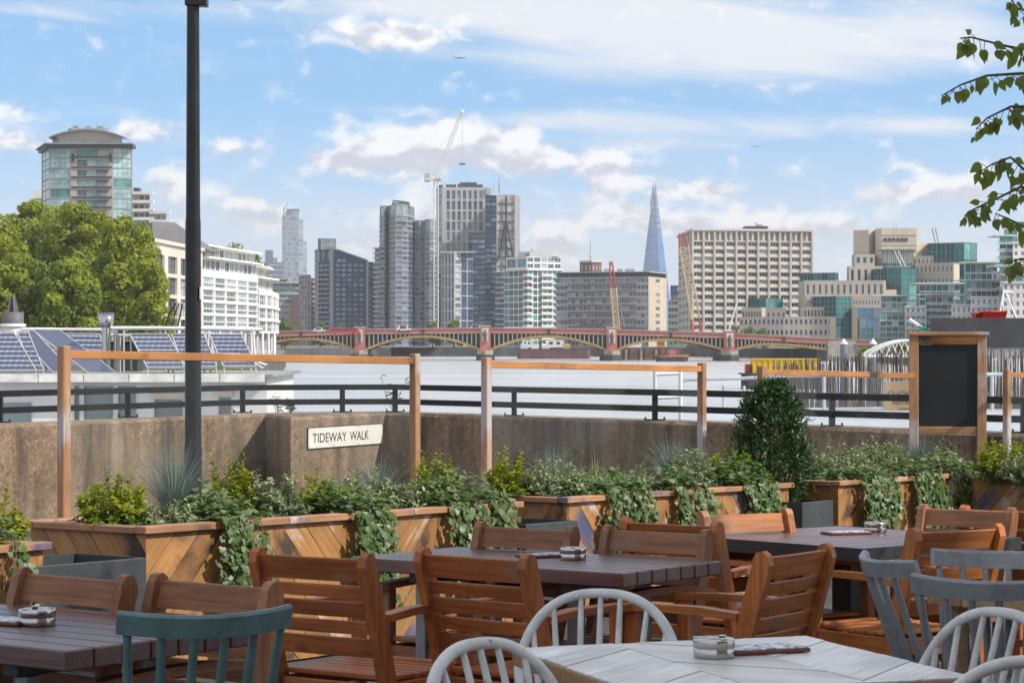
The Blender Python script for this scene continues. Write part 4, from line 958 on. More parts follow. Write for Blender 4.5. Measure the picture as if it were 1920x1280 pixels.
# ------------------------------------------------------------------ the tree whose twigs hang into the view at the top right
bark = pm('birch_bark', (.33, .30, .27), .8, .45, 7, .5, stretch=(1, 1, 3)); twigm = pm('twig_bark', (.09, .07, .05), .7, .3, 8)
L_bi = leafmat('hanging_leaf', (.075, .12, .025), (.24, .28, .08), .45, .6, 6)
def near_tree():
    R = random.Random(21); T = Vector((4.1, 7.3, gz(7.3)))
    r = thing('birch_tree', 'tree beyond the frame whose leafy twigs hang in at the top right', 'tree', T)
    MB().tube([(0, 0, -.1), (.05, 0, 1.2), (-.05, .05, 2.4), (.0, .1, 3.6), (.1, 0, 4.8), (.1, 0, 5.8)], [.13, .11, .095, .075, .045, .015], 12).build('trunk', [bark], r)
    tw = MB(); twigs = []
    def path(pl, r0):
        pts = [at(x, y, d)-T for x, y, d in pl]; tw.tube(pts, [r0*(1-.75*i/(len(pts)-1)) for i in range(len(pts))], 6); return pts
    paths = [[(2150, 60, 6.9), (2000, 70, 6.8), (1915, 93, 6.7), (1880, 85, 6.7), (1820, 70, 6.65), (1800, 72, 6.6)],
             [(2100, 150, 6.9), (1980, 140, 6.8), (1915, 138, 6.7), (1850, 142, 6.65), (1800, 160, 6.6), (1765, 180, 6.6)],
             [(2100, 260, 7.0), (1990, 215, 6.9), (1925, 200, 6.8), (1895, 200, 6.75), (1850, 222, 6.7), (1830, 242, 6.7)],
             [(2080, 330, 7.0), (1980, 330, 6.9), (1920, 318, 6.8), (1895, 295, 6.8), (1860, 308, 6.75), (1838, 322, 6.7)],
             [(2080, 420, 7.0), (1970, 370, 6.9), (1915, 350, 6.8), (1870, 372, 6.7), (1830, 390, 6.7), (1808, 405, 6.65)],
             [(2060, 480, 7.0), (1970, 445, 6.9), (1920, 425, 6.8), (1890, 410, 6.75), (1866, 400, 6.7)],
             [(2060, 520, 7.0), (1960, 490, 6.9), (1915, 485, 6.8), (1890, 492, 6.8)],
             [(2060, -10, 6.9), (1960, 30, 6.8), (1905, 15, 6.7), (1895, -5, 6.7)]]
    lm = []
    for v in range(4):
        m = MB(); l = 1.0; w_ = (.62, .70, .56, .66)[v]
        out = [(0, 0), (.28*w_, .06), (.5*w_, .26), (.46*w_, .48), (.24*w_, .74), (0, 1)]
        mid = [(0, y_, 0) for _, y_ in out]; vs = [(0, y_, -.03+.10*y_*(1-y_)) for _, y_ in out]+[(x_, y_, .10*abs(x_)+(.05 if v % 2 else -.03)*sin(y_*6)) for x_, y_ in out[1:-1]]+[(-x_, y_, .10*abs(x_)+(.04 if v < 2 else -.05)*sin(y_*5)) for x_, y_ in out[1:-1]]
        fs = []
        for i in range(5):
            a, b = i, i+1
            for o_, sg_ in ((6, 1), (10, -1)):
                pa = None if i == 0 else o_+i-1; pb = None if i == 4 else o_+i
                f_ = [a, pa, pb, b] if (pa is not None and pb is not None) else ([a, pb, b] if pa is None else [a, pa, b])
                fs.append(f_ if sg_ > 0 else f_[::-1])
        lm.append(m.add(vs, fs, 0, None, True).mesh('leaf', [L_bi]))
    for ip, pl in enumerate(paths):
        pts = path(pl, .007); n = 30 if ip < 5 else 18
        for j in range(n):
            t = .18+.82*(j+R.random()*.7)/n; k = t*(len(pts)-1); i = min(int(k), len(pts)-2); pos = pts[i].lerp(pts[i+1], k-i)
            d = Vector((R.gauss(0, .55), R.gauss(0, .5), -1+R.gauss(0, .45))).normalized(); l = R.uniform(.030, .052)*(.75 if t > .93 else 1)
            q = pos+d*.018+Vector((R.gauss(0, .012), R.gauss(0, .02), R.gauss(0, .01))); tw.tube([pos, q], .0012, 4, 0, None, False)
            o = bpy.data.objects.new('leaf', lm[R.randrange(4)]); link(o, r)
            o.matrix_local = orient(q, d, Vector((R.gauss(0, .6), -1, R.gauss(.2, .5)))) @ Matrix.Scale(l, 4)
    for k in range(9):                         # limbs from the trunk out to the hanging twigs and the rest of the crown
        z = 2.2+k*.4; a = 2.2+k*2.39; e = Vector((cos(a)*(1.5-.1*k), sin(a)*(1.5-.1*k), z+.7)); tw.tube([(0, .05, z), e*.5+Vector((0, 0, z*.5+.2)), e], [.03, .018, .006], 6)
    tag(tw.build('branch', [twigm], r), kind='stuff')
    f = MB()
    for k in range(5200):                      # crown outside the frame
        a = R.uniform(0, 2*pi); z = R.uniform(1.9, 6.3); t = (z-1.9)/4.4; rad = (1.75*(1-t)**.6)*min(1, .5+t*3)*sqrt(R.random())
        pos = Vector((cos(a)*rad, sin(a)*rad, z))
        w = T+pos
        if w.x/w.y < .285 and (CZ+w.z*0) : continue
        c = mnoise.noise(pos*1.6)
        if c < -.12: continue
        l = R.uniform(.05, .08); v_, f_ = leafpts(l, l*.7); f.add(v_, f_, 0, orient(pos, Vector((R.gauss(0, .6), R.gauss(0, .6), -1)), rv(R, 1)), True)
    tag(f.build('foliage', [L_bi], r), kind='stuff')
near_tree()
# ================================================================== far city: generic facade builder
ZB = -1.2
def glassm(name, col, rough=.12, spec=.9, var=.35): return pm(name, col, rough, var, .35, 0, 0, spec, rand=.25)
GL = {'dark': glassm('glass_dark', (.035, .045, .058)), 'mid': glassm('glass_mid', (.09, .115, .135)), 'pale': glassm('glass_pale', (.30, .335, .35), .3), 'blind': glassm('window_blind', (.45, .44, .42), .6, .4),
      'green': glassm('glass_green', (.02, .13, .13), .25, .35), 'green2': glassm('glass_green_pale', (.11, .30, .28), .2, .5), 'aqua': glassm('glass_aqua', (.33, .47, .47), .25), 'teald': glassm('glass_deep_teal', (.006, .06, .068), .3, .25),
      'blue': glassm('glass_blue', (.04, .10, .22), .2, .5), 'sky': glassm('glass_sky', (.20, .27, .35), .15)}
def wallm(name, col, rough=.8, var=.10, scale=.12, rand=0): return pm(name, col, rough, var, scale, 0, 0, .3, rand=rand)
STONE = wallm('wall_stone', (.50, .42, .33)); CREAM = wallm('wall_cream', (.60, .54, .46)); WHT = wallm('wall_white', (.74, .72, .68)); GREY = wallm('wall_grey', (.30, .30, .31)); LGREY = wallm('wall_light_grey', (.45, .44, .44))
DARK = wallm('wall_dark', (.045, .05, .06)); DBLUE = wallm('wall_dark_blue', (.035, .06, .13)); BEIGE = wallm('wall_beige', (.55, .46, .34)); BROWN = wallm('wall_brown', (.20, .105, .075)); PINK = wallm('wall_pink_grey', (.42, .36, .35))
TSTONE = wallm('wall_tower_stone', (.42, .38, .33)); SLATE = wallm('roof_slate', (.17, .16, .165)); FW = wallm('frame_white', (.70, .70, .69), .5); FD = wallm('frame_dark', (.06, .065, .07), .5); FG = wallm('frame_grey', (.34, .35, .36), .5); FT = wallm('frame_teal', (.20, .33, .32), .5)
LEAD = wallm('roof_lead', (.24, .25, .27)); RUST = wallm('red_paint', (.36, .06, .045), .5)
WCACHE = {}
def win_mesh(w, h, g, fr, nx, nz, t):
    key = (round(w, 2), round(h, 2), g, fr.name, nx, nz)
    if key in WCACHE: return WCACHE[key]
    m = MB().add([(0, 0, 0), (w, 0, 0), (w, 0, h), (0, 0, h)], [(0, 1, 2, 3)], 0)
    y0, y1 = -.07, -.001
    m.box(0, t, y0, y1, 0, h, 1).box(w-t, w, y0, y1, 0, h, 1).box(t, w-t, y0, y1, 0, t, 1).box(t, w-t, y0, y1, h-t, h, 1)
    for i in range(1, nx): x = w*i/nx; m.box(x-t*.5, x+t*.5, y0, y1, t, h-t, 1)
    for i in range(1, nz): z = h*i/nz; m.box(t, w-t, y0+.01, y1, z-t*.5, z+t*.5, 1)
    me = m.mesh('window', [GL[g], fr]); WCACHE[key] = me; return me
class Bld:
    def __init__(s, name, label, x, d, cat='building', group=None, seed=1):
        s.o = Vector((bx(x, d), d, ZB)); s.r = thing(name, label, cat, s.o, 0, group); s.R = random.Random(seed)
    def P(s, q, z=0): return Vector((bx(q[0], q[1])-s.o.x, q[1]-s.o.y, z))
    def z(s, y, d): return bz(y, d)-s.o.z
    def face(s, a, b, z0, z1, wall, cols=0, rows=0, fw=.6, fh=.6, glass=('dark',), frame=FD, ml=0, mr=0, mt=0, mb=0, rd=.3, nx=1, nz=1, vo=.5, skip=None, ft=.09, wname='window'):
        """wall from a to b (left to right as seen from outside) with real openings and set-back windows"""
        u = b-a; Lf = Vector((u.x, u.y)).length
        if Lf < .05: return
        ux = Vector((u.x/Lf, u.y/Lf, 0)); inn = Vector((-ux.y, ux.x, 0)); M = Matrix(((ux.x, inn.x, 0, a.x), (ux.y, inn.y, 0, a.y), (0, 0, 1, z0), (0, 0, 0, 1))); H = z1-z0; m = MB()
        if not cols or not rows:
            m.add([(0, 0, 0), (Lf, 0, 0), (Lf, 0, H), (0, 0, H)], [(0, 1, 2, 3)], 0, M); m.build('wall', [wall], s.r); return
        cw = (Lf-ml-mr)/cols; rh = (H-mt-mb)/rows; us = [0]; vs_ = [0]
        for i in range(cols): x = ml+i*cw+cw*(1-fw)/2; us += [x, x+cw*fw]
        for j in range(rows): y = mb+j*rh+rh*(1-fh)*vo; vs_ += [y, y+rh*fh]
        us.append(Lf); vs_.append(H)
        for i in range(len(us)-1):
            for j in range(len(vs_)-1):
                x0, x1, y0, y1 = us[i], us[i+1], vs_[j], vs_[j+1]
                if x1-x0 < 1e-4 or y1-y0 < 1e-4: continue
                if i % 2 == 1 and j % 2 == 1 and not (skip and skip(i//2, j//2)):
                    q = [(x0, 0, y0), (x1, 0, y0), (x1, 0, y1), (x0, 0, y1), (x0, rd, y0), (x1, rd, y0), (x1, rd, y1), (x0, rd, y1)]
                    m.add(q, [(0, 1, 5, 4), (1, 2, 6, 5), (2, 3, 7, 6), (3, 0, 4, 7)], 0, M)
                    w = inst(wname, win_mesh(x1-x0, y1-y0, s.R.choice(glass), frame, nx, nz, ft), s.r); w.matrix_local = M @ Matrix.Translation((x0, rd-.003, y0))
                else: m.add([(x0, 0, y0), (x1, 0, y0), (x1, 0, y1), (x0, 0, y1)], [(0, 1, 2, 3)], 0, M)
        m.build('wall', [wall], s.r)
    def blk(s, pts, yt, dep=14, wall=GREY, roof=LEAD, yb=None, zt=None, z0=None, specs=None, parapet=0, back=True, **kw):
        """pts: visible corners (pixel column, depth) from left to right; the block closes dep metres behind"""
        d0 = pts[0][1]; zt = s.z(yt, d0) if zt is None else zt; z0 = (0 if yb is None else s.z(yb, d0)) if z0 is None else z0
        V = [s.P(p) for p in pts]
        for i in range(len(V)-1):
            k = dict(kw)
            if specs is not None: k = dict(kw); k.update(specs[i] if specs[i] is not None else {'cols': 0})
            w = k.pop('wall', wall); s.face(V[i], V[i+1], z0, zt, w, **k)
        A, Bk = V[0], V[-1]; da = Vector((A.x+s.o.x, A.y+s.o.y, 0)).normalized()*dep; db = Vector((Bk.x+s.o.x, Bk.y+s.o.y, 0)).normalized()*dep
        # side and rear walls run back from the visible corners
        C, D = Bk+db, A+da
        m = MB(); ring = V+[C, D]; n = len(ring)
        for i in range(len(V)-1, n): p, q = ring[i], ring[(i+1) % n]; m.add([(p.x, p.y, z0), (q.x, q.y, z0), (q.x, q.y, zt), (p.x, p.y, zt)], [(0, 1, 2, 3)])
        m.build('wall', [wall], s.r)
        MB().add([(p.x, p.y, zt) for p in ring], [list(range(n))]).build('roof', [roof], s.r)
        if parapet:
            for i in range(len(V)-1): s.slab([V[i], V[i+1]], zt, parapet, .3, roof, .25, 'parapet')
        return zt
    def slab(s, V, z, th, out, mat, inn=.3, name='balcony'):
        """a band following the wall line V at height z, standing out by `out`"""
        m = MB(); n = len(V); off = []; ofi = []
        for i in range(n):
            a = V[max(0, i-1)]; b = V[min(n-1, i+1)]; t = Vector((b.x-a.x, b.y-a.y, 0)).normalized(); k = Vector((t.y, -t.x, 0)); off.append(V[i]+k*out); ofi.append(V[i]-k*inn)
        ring = off+ofi[::-1]; m.prism([(p.x, p.y) for p in ring], z, z+th); return m.build(name, [mat], s.r)
    def bands(s, pts, z0, pitch, n, th, out, mat, name='balcony', inn=.3):
        V = [s.P(p) for p in pts]
        for i in range(n): s.slab(V, z0+i*pitch, th, out, mat, inn, name)
    def box(s, x0, x1, d, dep, yt, yb, mat, name='block', rot=0):
        m = MB(); m.box(bx(x0, d)-s.o.x, bx(x1, d)-s.o.x, d-s.o.y, d-s.o.y+dep, s.z(yb, d), s.z(yt, d)); return m.build(name, [mat], s.r)
    def canopy(s, x0, x1, d, y, out=2.0, dep=10, th=.5, mat=FW, ov=1.0, name='roof_canopy'):
        X0, X1 = bx(x0, d)-s.o.x-ov, bx(x1, d)-s.o.x+ov; z = s.z(y, d)
        return MB().box(X0, X1, d-s.o.y-out, d-s.o.y+dep, z-th, z).build(name, [mat], s.r)
    def mast(s, x, d, y0, y1, r=.15, mat=FG, name='mast'):
        p = s.P((x, d)); return MB().tube([(p.x, p.y, s.z(y0, d)), (p.x, p.y, s.z(y1, d))], [r, r*.5], 6).build(name, [mat], s.r)
# ------------------------------------------------------------------ glass office tower at the left
b = Bld('office_tower', 'stone and green glass office tower with a curved crown above the trees at the left', 170, 800, seed=2)
zt = b.blk([(78, 822), (92, 801), (133, 800)], 287, 2, TSTONE, cols=1, rows=20, fw=.93, fh=.9, glass=('aqua', 'green2', 'aqua'), frame=FT, nx=4, nz=2, rd=.2, ft=.14, specs=[dict(glass=('mid', 'green2'), nx=2), {}])
b.blk([(133, 800), (211, 800)], 287, 26, TSTONE, zt=zt, cols=3, rows=20, fw=.97, fh=.62, glass=('aqua', 'green2', 'aqua', 'mid'), frame=FT, nx=2, nz=2, rd=.8, ml=2.2, mr=2.2, ft=.14)
b.blk([(211, 800), (248, 802)], 287, 26, TSTONE, zt=zt, cols=1, rows=20, fw=.95, fh=.9, glass=('aqua', 'green2', 'aqua'), frame=FT, nx=4, nz=2, rd=.2, ft=.14)
b.bands([(134, 800), (210, 800)], zt-20*(zt/20)+zt/20*.02, zt/20, 20, .5, .5, FD, 'sill_band')
for x0_, x1_ in ((134, 138), (205, 209)): b.box(x0_, x1_, 799.4, .5, 288, 303, FD, 'vent')
for k in range(4): b.box(180, 203, 799.2, .6, 319+k*18.6, 322+k*18.6, FD, 'louvre')
V = [b.P((76, 824)), b.P((90, 798)), b.P((250, 799))]
b.slab(V, zt, 1.1, .9, FD, 7, 'cornice'); b.slab(V, zt+1.1, .5, 1.8, LEAD, 7, 'cornice_roof')
b.blk([(98, 812), (110, 806), (229, 806)], 259, 18, TSTONE, LEAD, yb=281, cols=1, rows=1, specs=[{'cols': 0}, dict(cols=10, rows=1, fw=.97, fh=.9, rd=.12, glass=('blind', 'blind'), frame=TSTONE, nx=1, nz=1, wname='cladding_panel')])
m = MB(); X0, X1 = bx(93, 806)-b.o.x, bx(234, 806)-b.o.x; zc = b.z(260, 806); n = 14; prof = [(X0+(X1-X0)*i/n, zc+3.0*sin(pi*i/n)**.8) for i in range(n+1)]
vs = [(x, -1.8+6, z) for x, z in prof]+[(x, 20, z) for x, z in prof]+[(x, -1.8+6, z+.5) for x, z in prof]+[(x, 20, z+.5) for x, z in prof]; N1 = n+1
m.add(vs, [(i, i+1, N1+i+1, N1+i) for i in range(n)][::1]+[(2*N1+i, 3*N1+i, 3*N1+i+1, 2*N1+i+1) for i in range(n)]+[(i+1, i, 2*N1+i, 2*N1+i+1) for i in range(n)])
m.build('vaulted_roof', [LEAD], b.r)
m = MB(); prof2 = [(bx(110, 806)-b.o.x, zc)]+[(x, z) for x, z in prof[1:-1]]+[(bx(229, 806)-b.o.x, zc)]
m.add([(x, 6.01, z-.02) for x, z in prof2]+[(bx(229, 806)-b.o.x, 6.01, zc-1), (bx(110, 806)-b.o.x, 6.01, zc-1)], [list(range(len(prof2)+2))[::-1]]); m.build('gable', [TSTONE], b.r)
b.blk([(127, 815), (134, 811), (203, 811)], 242, 8, TSTONE, LEAD, yb=260); b.box(137, 145, 812, 3, 236, 242, LEAD, 'plant_room'); b.box(160, 168, 812, 3, 237, 242, LEAD, 'plant_room'); b.box(182, 192, 812, 3, 237, 242, LEAD, 'plant_room'); b.mast(182, 812, 240, 227, .25); b.mast(188, 812, 240, 234, .2)
# ------------------------------------------------------------------ white terraced flats behind it
b = Bld('terraced_flats', 'white flats with stepped balconies right of the glass office tower', 285, 850, seed=3)
for (x0, x1, yt, n_) in ((240, 281, 365, 18), (281, 312, 401, 15)):
    b.blk([(x0, 850), (x1, 850)], yt, 16, LGREY, WHT, cols=4 if x0 < 260 else 3, rows=n_, fw=.75, fh=.72, glass=('dark', 'mid', 'pale'), frame=FW, nx=2, rd=.3)
    zt = b.z(yt, 850); b.bands([(x0, 850), (x1+8, 850)], 0, zt/n_, n_+1, 1.15, 1.8, WHT, 'balcony')
b.box(250, 260, 852, 6, 352, 366, FD, 'plant_room'); b.box(62, 80, 850, 10, 356, 372, WHT, 'balcony_end')
# ------------------------------------------------------------------ riverside white apartment building
b = Bld('riverside_apartments', 'long white riverside apartment building with gridded balconies at the left bank', 380, 372, seed=4)
H1 = 17.0+1.2
b.blk([(240, 352), (287, 330), (380, 366)], 0, 22, CREAM, SLATE, zt=H1, cols=1, rows=5, fw=.6, fh=.76, glass=('dark', 'mid'), frame=FD, nx=3, nz=2, rd=.5, mt=1.5, specs=[dict(cols=3, rows=5), dict(cols=4, rows=5, fw=.72, fh=.82, glass=('mid', 'dark', 'blind'))])
V = [b.P((238, 352)), b.P((286.5, 329.5)), b.P((379, 365.5))]; b.slab(V, H1, .55, .45, CREAM, .5, 'cornice')
p0, p1, p2 = b.P((240, 352)), b.P((287, 330)), b.P((380, 366)); rz_ = H1+.55
m = MB(); rg = [Vector((p0.x, p0.y, rz_)), Vector((p1.x, p1.y, rz_)), Vector((p2.x, p2.y, rz_)), Vector((p2.x, p2.y+22, rz_)), Vector((p0.x, p0.y+22, rz_))]; ap = [Vector((p1.x-2.2, p1.y+12, rz_+3.3)), Vector((p1.x+1.0, p1.y+15, rz_+3.3))]
m.add([tuple(v) for v in rg+ap], [(0, 1, 5), (1, 2, 6, 5), (2, 3, 6), (3, 4, 5, 6), (4, 0, 5)]); m.build('hip_roof', [SLATE], b.r)
zt2 = b.z(505, 372); z02 = b.z(614, 372); rr = 4; ph = (zt2-1.0-z02)/rr
pl = [(380, 372), (484, 410)]
b.blk(pl, 0, 12, WHT, LEAD, zt=zt2, z0=z02, cols=5, rows=4, fw=.90, fh=.80, glass=('mid', 'dark', 'mid', 'pale'), frame=FW, nx=7, nz=2, rd=.3, mt=1.0, ft=.11)
V = [b.P(q) for q in pl]
for k in range(1, 4): b.slab(V, z02+k*ph-.12, .3, .12, WHT, .2, 'floor_band')
for k in range(4): b.slab(V, z02+k*ph+.95, .07, .06, FW, .05, 'balcony_rail')
for yt_, yb_, ins in ((482, 505, 1.6), (459, 479, 3.0)):
    q = [(376, 374+ins), (484-ins*2, 410+ins)]
    b.blk(q, 0, 9, WHT, WHT, zt=b.z(yt_, 372), z0=b.z(yb_, 372), cols=12, rows=1, fw=.9, fh=.86, glass=('mid', 'pale', 'aqua', 'dark'), frame=FW, nx=2, rd=.2)
    b.slab([b.P(w_) for w_ in q], b.z(yt_, 372), .3, 1.5, WHT, 9, 'roof_canopy')
pl = [(486, 412), (500, 418), (512, 428), (519, 440), (523, 455)]
zt3 = b.z(543, 412); z03 = b.z(624, 412)
b.blk(pl, 0, 14, WHT, LEAD, zt=zt3, z0=z03, cols=1, rows=3, fw=.88, fh=.8, glass=('mid', 'dark', 'mid', 'pale'), frame=FW, nx=4, nz=2, rd=.3, mt=.7, ft=.1)
for k in range(1, 3): b.slab([b.P(q) for q in pl], z03+k*(zt3-.7-z03)/3-.2, .4, .3, WHT, .2, 'floor_band')
for yt_, x1_ in ((521, 511), (500, 500)):
    q = [(478, 414), (492, 420), (x1_, 432)]; b.blk(q, 0, 8, CREAM, WHT, zt=b.z(yt_, 412), z0=b.z(yt_+22, 412), cols=3, rows=1, fw=.85, fh=.7, glass=('mid', 'pale'), frame=FW, nx=2, rd=.2); b.slab([b.P(w_) for w_ in q], b.z(yt_, 412), .3, 1.4, WHT, 8, 'roof_canopy')
b.blk([(384, 376), (484, 414), (518, 446)], 0, 8, LGREY, LEAD, zt=z02, z0=0, cols=8, rows=1, fw=.5, fh=.6, glass=('dark', 'mid'), frame=FW, rd=.4, specs=[{}, dict(cols=4)])
for x_ in (392, 412, 432, 452, 472): p = b.P((x_, 372+(x_-380)*.365)); MB().tube([(p.x, p.y-.4, 0), (p.x, p.y-.4, z02)], .22, 8).build('column', [WHT], b.r)
for x_, d_ in ((492, 414), (503, 420), (514, 430)): p = b.P((x_, d_)); MB().tube([(p.x, p.y, 0), (p.x, p.y, z03)], .25, 8).build('column', [WHT], b.r)
# ------------------------------------------------------------------ the City, five kilometres off
b = Bld('city_skyscraper', 'tall pale glass skyscraper with a crane on top, far off left of centre', 552, 5200, seed=5)
for pts, yt in (([(529, 5210), (535, 5195)], 405), ([(535, 5195), (560, 5190)], 396), ([(560, 5200), (568.5, 5204)], 411), ([(568.5, 5206), (575.5, 5210)], 452)):
    b.blk(pts, yt, 45, wallm('spandrel_pale', (.34, .40, .46)), cols=max(1, int((pts[1][0]-pts[0][0])/5)), rows=26, fw=.95, fh=.72, glass=('sky', 'sky', 'pale', 'blue'), frame=FG, rd=.4, ft=.4)
b.box(537, 560, 5192, 30, 391.5, 396.5, FD, 'plant_room'); b.mast(532, 5190, 408, 388, 1.6, FD, 'crane_mast')
p = b.P((532, 5190)); MB().tube([(p.x, p.y, b.z(396, 5190)), (p.x+9, p.y, b.z(382, 5190))], 1.4, 5).build('crane_jib', [FG], b.r)
b = Bld('city_slab', 'slim grey-blue city tower left of the pale skyscraper', 504, 4900, seed=6); b.blk([(497, 4900), (512, 4895)], 469, 40, DBLUE, cols=3, rows=24, fw=.85, fh=.6, glass=('blue', 'mid'), frame=FG, rd=.4, ft=.3)
b.blk([(512, 4900), (520, 4900)], 483, 40, GREY, cols=2, rows=22, fw=.85, fh=.6, glass=('blue', 'mid'), frame=FG, rd=.4, ft=.3)
b = Bld('city_office', 'broad blue-grey city office block just left of the pale skyscraper', 516, 4700, seed=7); b.blk([(504, 4700), (531, 4700)], 492, 40, DBLUE, cols=5, rows=16, fw=.95, fh=.45, glass=('pale', 'sky'), frame=FG, rd=.4, ft=.3)
# ------------------------------------------------------------------ across the river, left to right
b = Bld('green_office', 'low stepped office with green glass floors behind the left end of the bridge', 540, 1500, seed=8)
b.blk([(503, 1500), (537, 1500)], 523, 20, LGREY, cols=6, rows=16, fw=.95, fh=.6, glass=('green2', 'green'), frame=FT, rd=.3); b.canopy(503, 537, 1500, 522, 2, 20, .6, FW)
b.blk([(512, 1480), (561, 1480)], 530, 18, LGREY, yb=570, cols=8, rows=4, fw=.96, fh=.62, glass=('green2', 'green', 'mid'), frame=FT, rd=.3); b.canopy(512, 562, 1480, 529, 2, 18, .6, FW)
b.blk([(512, 1479), (552, 1479)], 570, 18, LGREY, cols=8, rows=7, fw=.6, fh=.6, glass=('dark', 'mid'), frame=FG, rd=.3)
b.blk([(546, 1470), (562, 1470)], 552, 18, BROWN, cols=4, rows=10, fw=.5, fh=.5, glass=('dark', 'mid'), frame=FG, rd=.3)
b = Bld('balcony_flats', 'slim brown flats with stacked side balconies left of the dark sloping block', 575, 1420, seed=9)
b.blk([(560, 1425), (575, 1415), (583, 1416)], 516, 18, PINK, cols=4, rows=14, fw=.66, fh=.82, glass=('dark', 'mid', 'blind'), frame=FD, rd=.5, specs=[{}, dict(cols=1, fw=.2)])
b.blk([(583, 1418), (594, 1424)], 521, 18, BROWN, cols=2, rows=14, fw=.8, fh=.6, glass=('dark',), frame=FD, rd=.5); b.bands([(583, 1418), (594, 1424)], 0, b.z(521, 1418)/14, 14, 1.1, 1.5, PINK)
b = Bld('flared_roof_tower', 'pale tower top with a flared glazed roof behind the dark sloping block', 613, 1480, seed=10)
b.blk([(596, 1480), (602, 1478), (630, 1480)], 447, 16, GREY, cols=1, rows=14, fw=.9, fh=.8, glass=('blue', 'mid'), frame=FG, rd=.3, specs=[{}, dict(cols=5, glass=('pale', 'pale', 'sky'))])
# dark block with a sloping roof
b = Bld('dark_block', 'dark blue-grey block with a sloping roofline and a grid of pale windows', 645, 1380, seed=11)
b.blk([(590, 1400), (597, 1396)], 468, 16, GREY, cols=1, rows=20, fw=.5, fh=.3, glass=('mid',), frame=FG)
b.blk([(597, 1396), (618, 1384)], 491, 14, DBLUE, cols=3, rows=18, fw=.8, fh=.6, glass=('dark', 'mid'), frame=FG, rd=1.0); b.bands([(597, 1396), (618, 1384)], 0, b.z(491, 1396)/18, 18, .9, .9, GREY)
b.blk([(600, 1396), (622, 1384)], 468, 12, DBLUE, yb=491, cols=2, rows=1, fw=.25, fh=.7, glass=('pale', 'pale'), frame=FG)
b.blk([(618, 1384), (625, 1380)], 468, 14, GREY)
A, Bq = b.P((625, 1380)), b.P((686, 1386)); zl, zr = b.z(466, 1380), b.z(489, 1386); zg = b.z(493, 1386)
b.face(A, Bq, 0, zg, DBLUE, cols=5, rows=17, fw=.68, fh=.5, glass=('pale', 'mid', 'pale', 'sky'), frame=FG, nx=3, rd=.3, ml=1, mr=1)
m = MB(); m.add([(A.x, A.y, zg), (Bq.x, Bq.y, zg), (Bq.x, Bq.y, zr), (A.x, A.y, zl), (A.x, A.y+14, zg), (Bq.x, Bq.y+14, zg), (Bq.x, Bq.y+14, zr), (A.x, A.y+14, zl)], [(0, 1, 2, 3), (1, 5, 6, 2), (5, 4, 7, 6), (4, 0, 3, 7)]); m.build('gable', [DBLUE], b.r)
m = MB(); t_ = .9; m.add([(A.x-.5, A.y-.8, zl), (Bq.x+.5, Bq.y-.8, zr), (Bq.x+.5, Bq.y+14, zr), (A.x-.5, A.y+14, zl), (A.x-.5, A.y-.8, zl+t_), (Bq.x+.5, Bq.y-.8, zr+t_), (Bq.x+.5, Bq.y+14, zr+t_), (A.x-.5, A.y+14, zl+t_)], [(3, 2, 1, 0), (4, 5, 6, 7), (0, 1, 5, 4), (1, 2, 6, 5), (2, 3, 7, 6), (3, 0, 4, 7)]); m.build('roof', [LEAD], b.r)
for dx_ in (1.2, 4.0): w_ = inst('window', win_mesh(2.4, 1.6, 'pale', FG, 3, 1, .09), b.r); w_.matrix_local = Matrix.Translation((A.x+1.3+dx_*1.1, A.y-.06, zg+.5))
b.blk([(686, 1384), (691, 1383)], 489, 14, GREY)
b.blk([(691, 1383), (708, 1388)], 491, 14, DBLUE, cols=2, rows=17, fw=.8, fh=.62, glass=('pale', 'mid', 'aqua'), frame=FG, rd=.8); b.bands([(691, 1383), (708, 1388)], 0, b.z(491, 1383)/17, 17, .5, .8, FG)
# curved balcony towers
LILAC = wallm('balcony_lilac_grey', (.36, .36, .41))
def curved(name, label, pts, yt, crown, rows, seed, glass=('mid', 'dark', 'pale', 'sky')):
    b = Bld(name, label, pts[len(pts)//2][0], pts[len(pts)//2][1], seed=seed); d0 = pts[0][1]; zc = b.z(crown, d0)
    b.blk(pts, 0, 22, LGREY, zt=zc, z0=0, cols=1, rows=rows, fw=.92, fh=.66, glass=glass, frame=FG, rd=.35, nx=4)
    b.bands(pts, 0, zc/rows, rows+1, .8, .55, LILAC, 'balcony'); b.bands(pts, 1.2, zc/rows, rows, .10, .6, FG, 'balcony_rail')
    b.blk(pts, yt, 22, GREY, z0=zc+.95, zt=b.z(yt, d0), cols=1, rows=1, fw=.8, fh=.9, glass=('sky', 'pale'), frame=FG, nx=3, rd=.3); return b
b = curved('round_balcony_tower', 'grey curved balcony tower left of the white crane', [(712, 1362), (721, 1352), (727.5, 1356), (731, 1350), (742, 1344), (754, 1345), (764, 1350), (772, 1360), (777, 1372)], 387, 408, 26, 12)
b.blk([(703, 1366), (714, 1360)], 467, 12, GREY, cols=2, rows=20, fw=.8, fh=.6, glass=('mid', 'dark'), frame=FG); b.bands([(702, 1366), (714, 1360)], 0, b.z(467, 1366)/20, 21, .9, 1.2, LGREY)
b.box(735, 768, 1352, 6, 379, 387.5, LEAD, 'plant_room'); b.mast(737, 1352, 384, 375, .4, FD); p = b.P((737, 1352)); MB().tube([(p.x, p.y, b.z(376, 1352)), (p.x+10, p.y, b.z(380, 1352))], .5, 5).build('cleaning_cradle', [FD], b.r)
b = Bld('shadow_gap_block', 'dark windowed block standing in for the shaded gap between the two curved towers', 764, 1349, seed=13); b.blk([(758, 1349.5), (771, 1353)], 438, 5, DBLUE, cols=2, rows=22, fw=.7, fh=.5, glass=('dark', 'blue'), frame=FD)  # shade of the recess between the towers put into a dark block
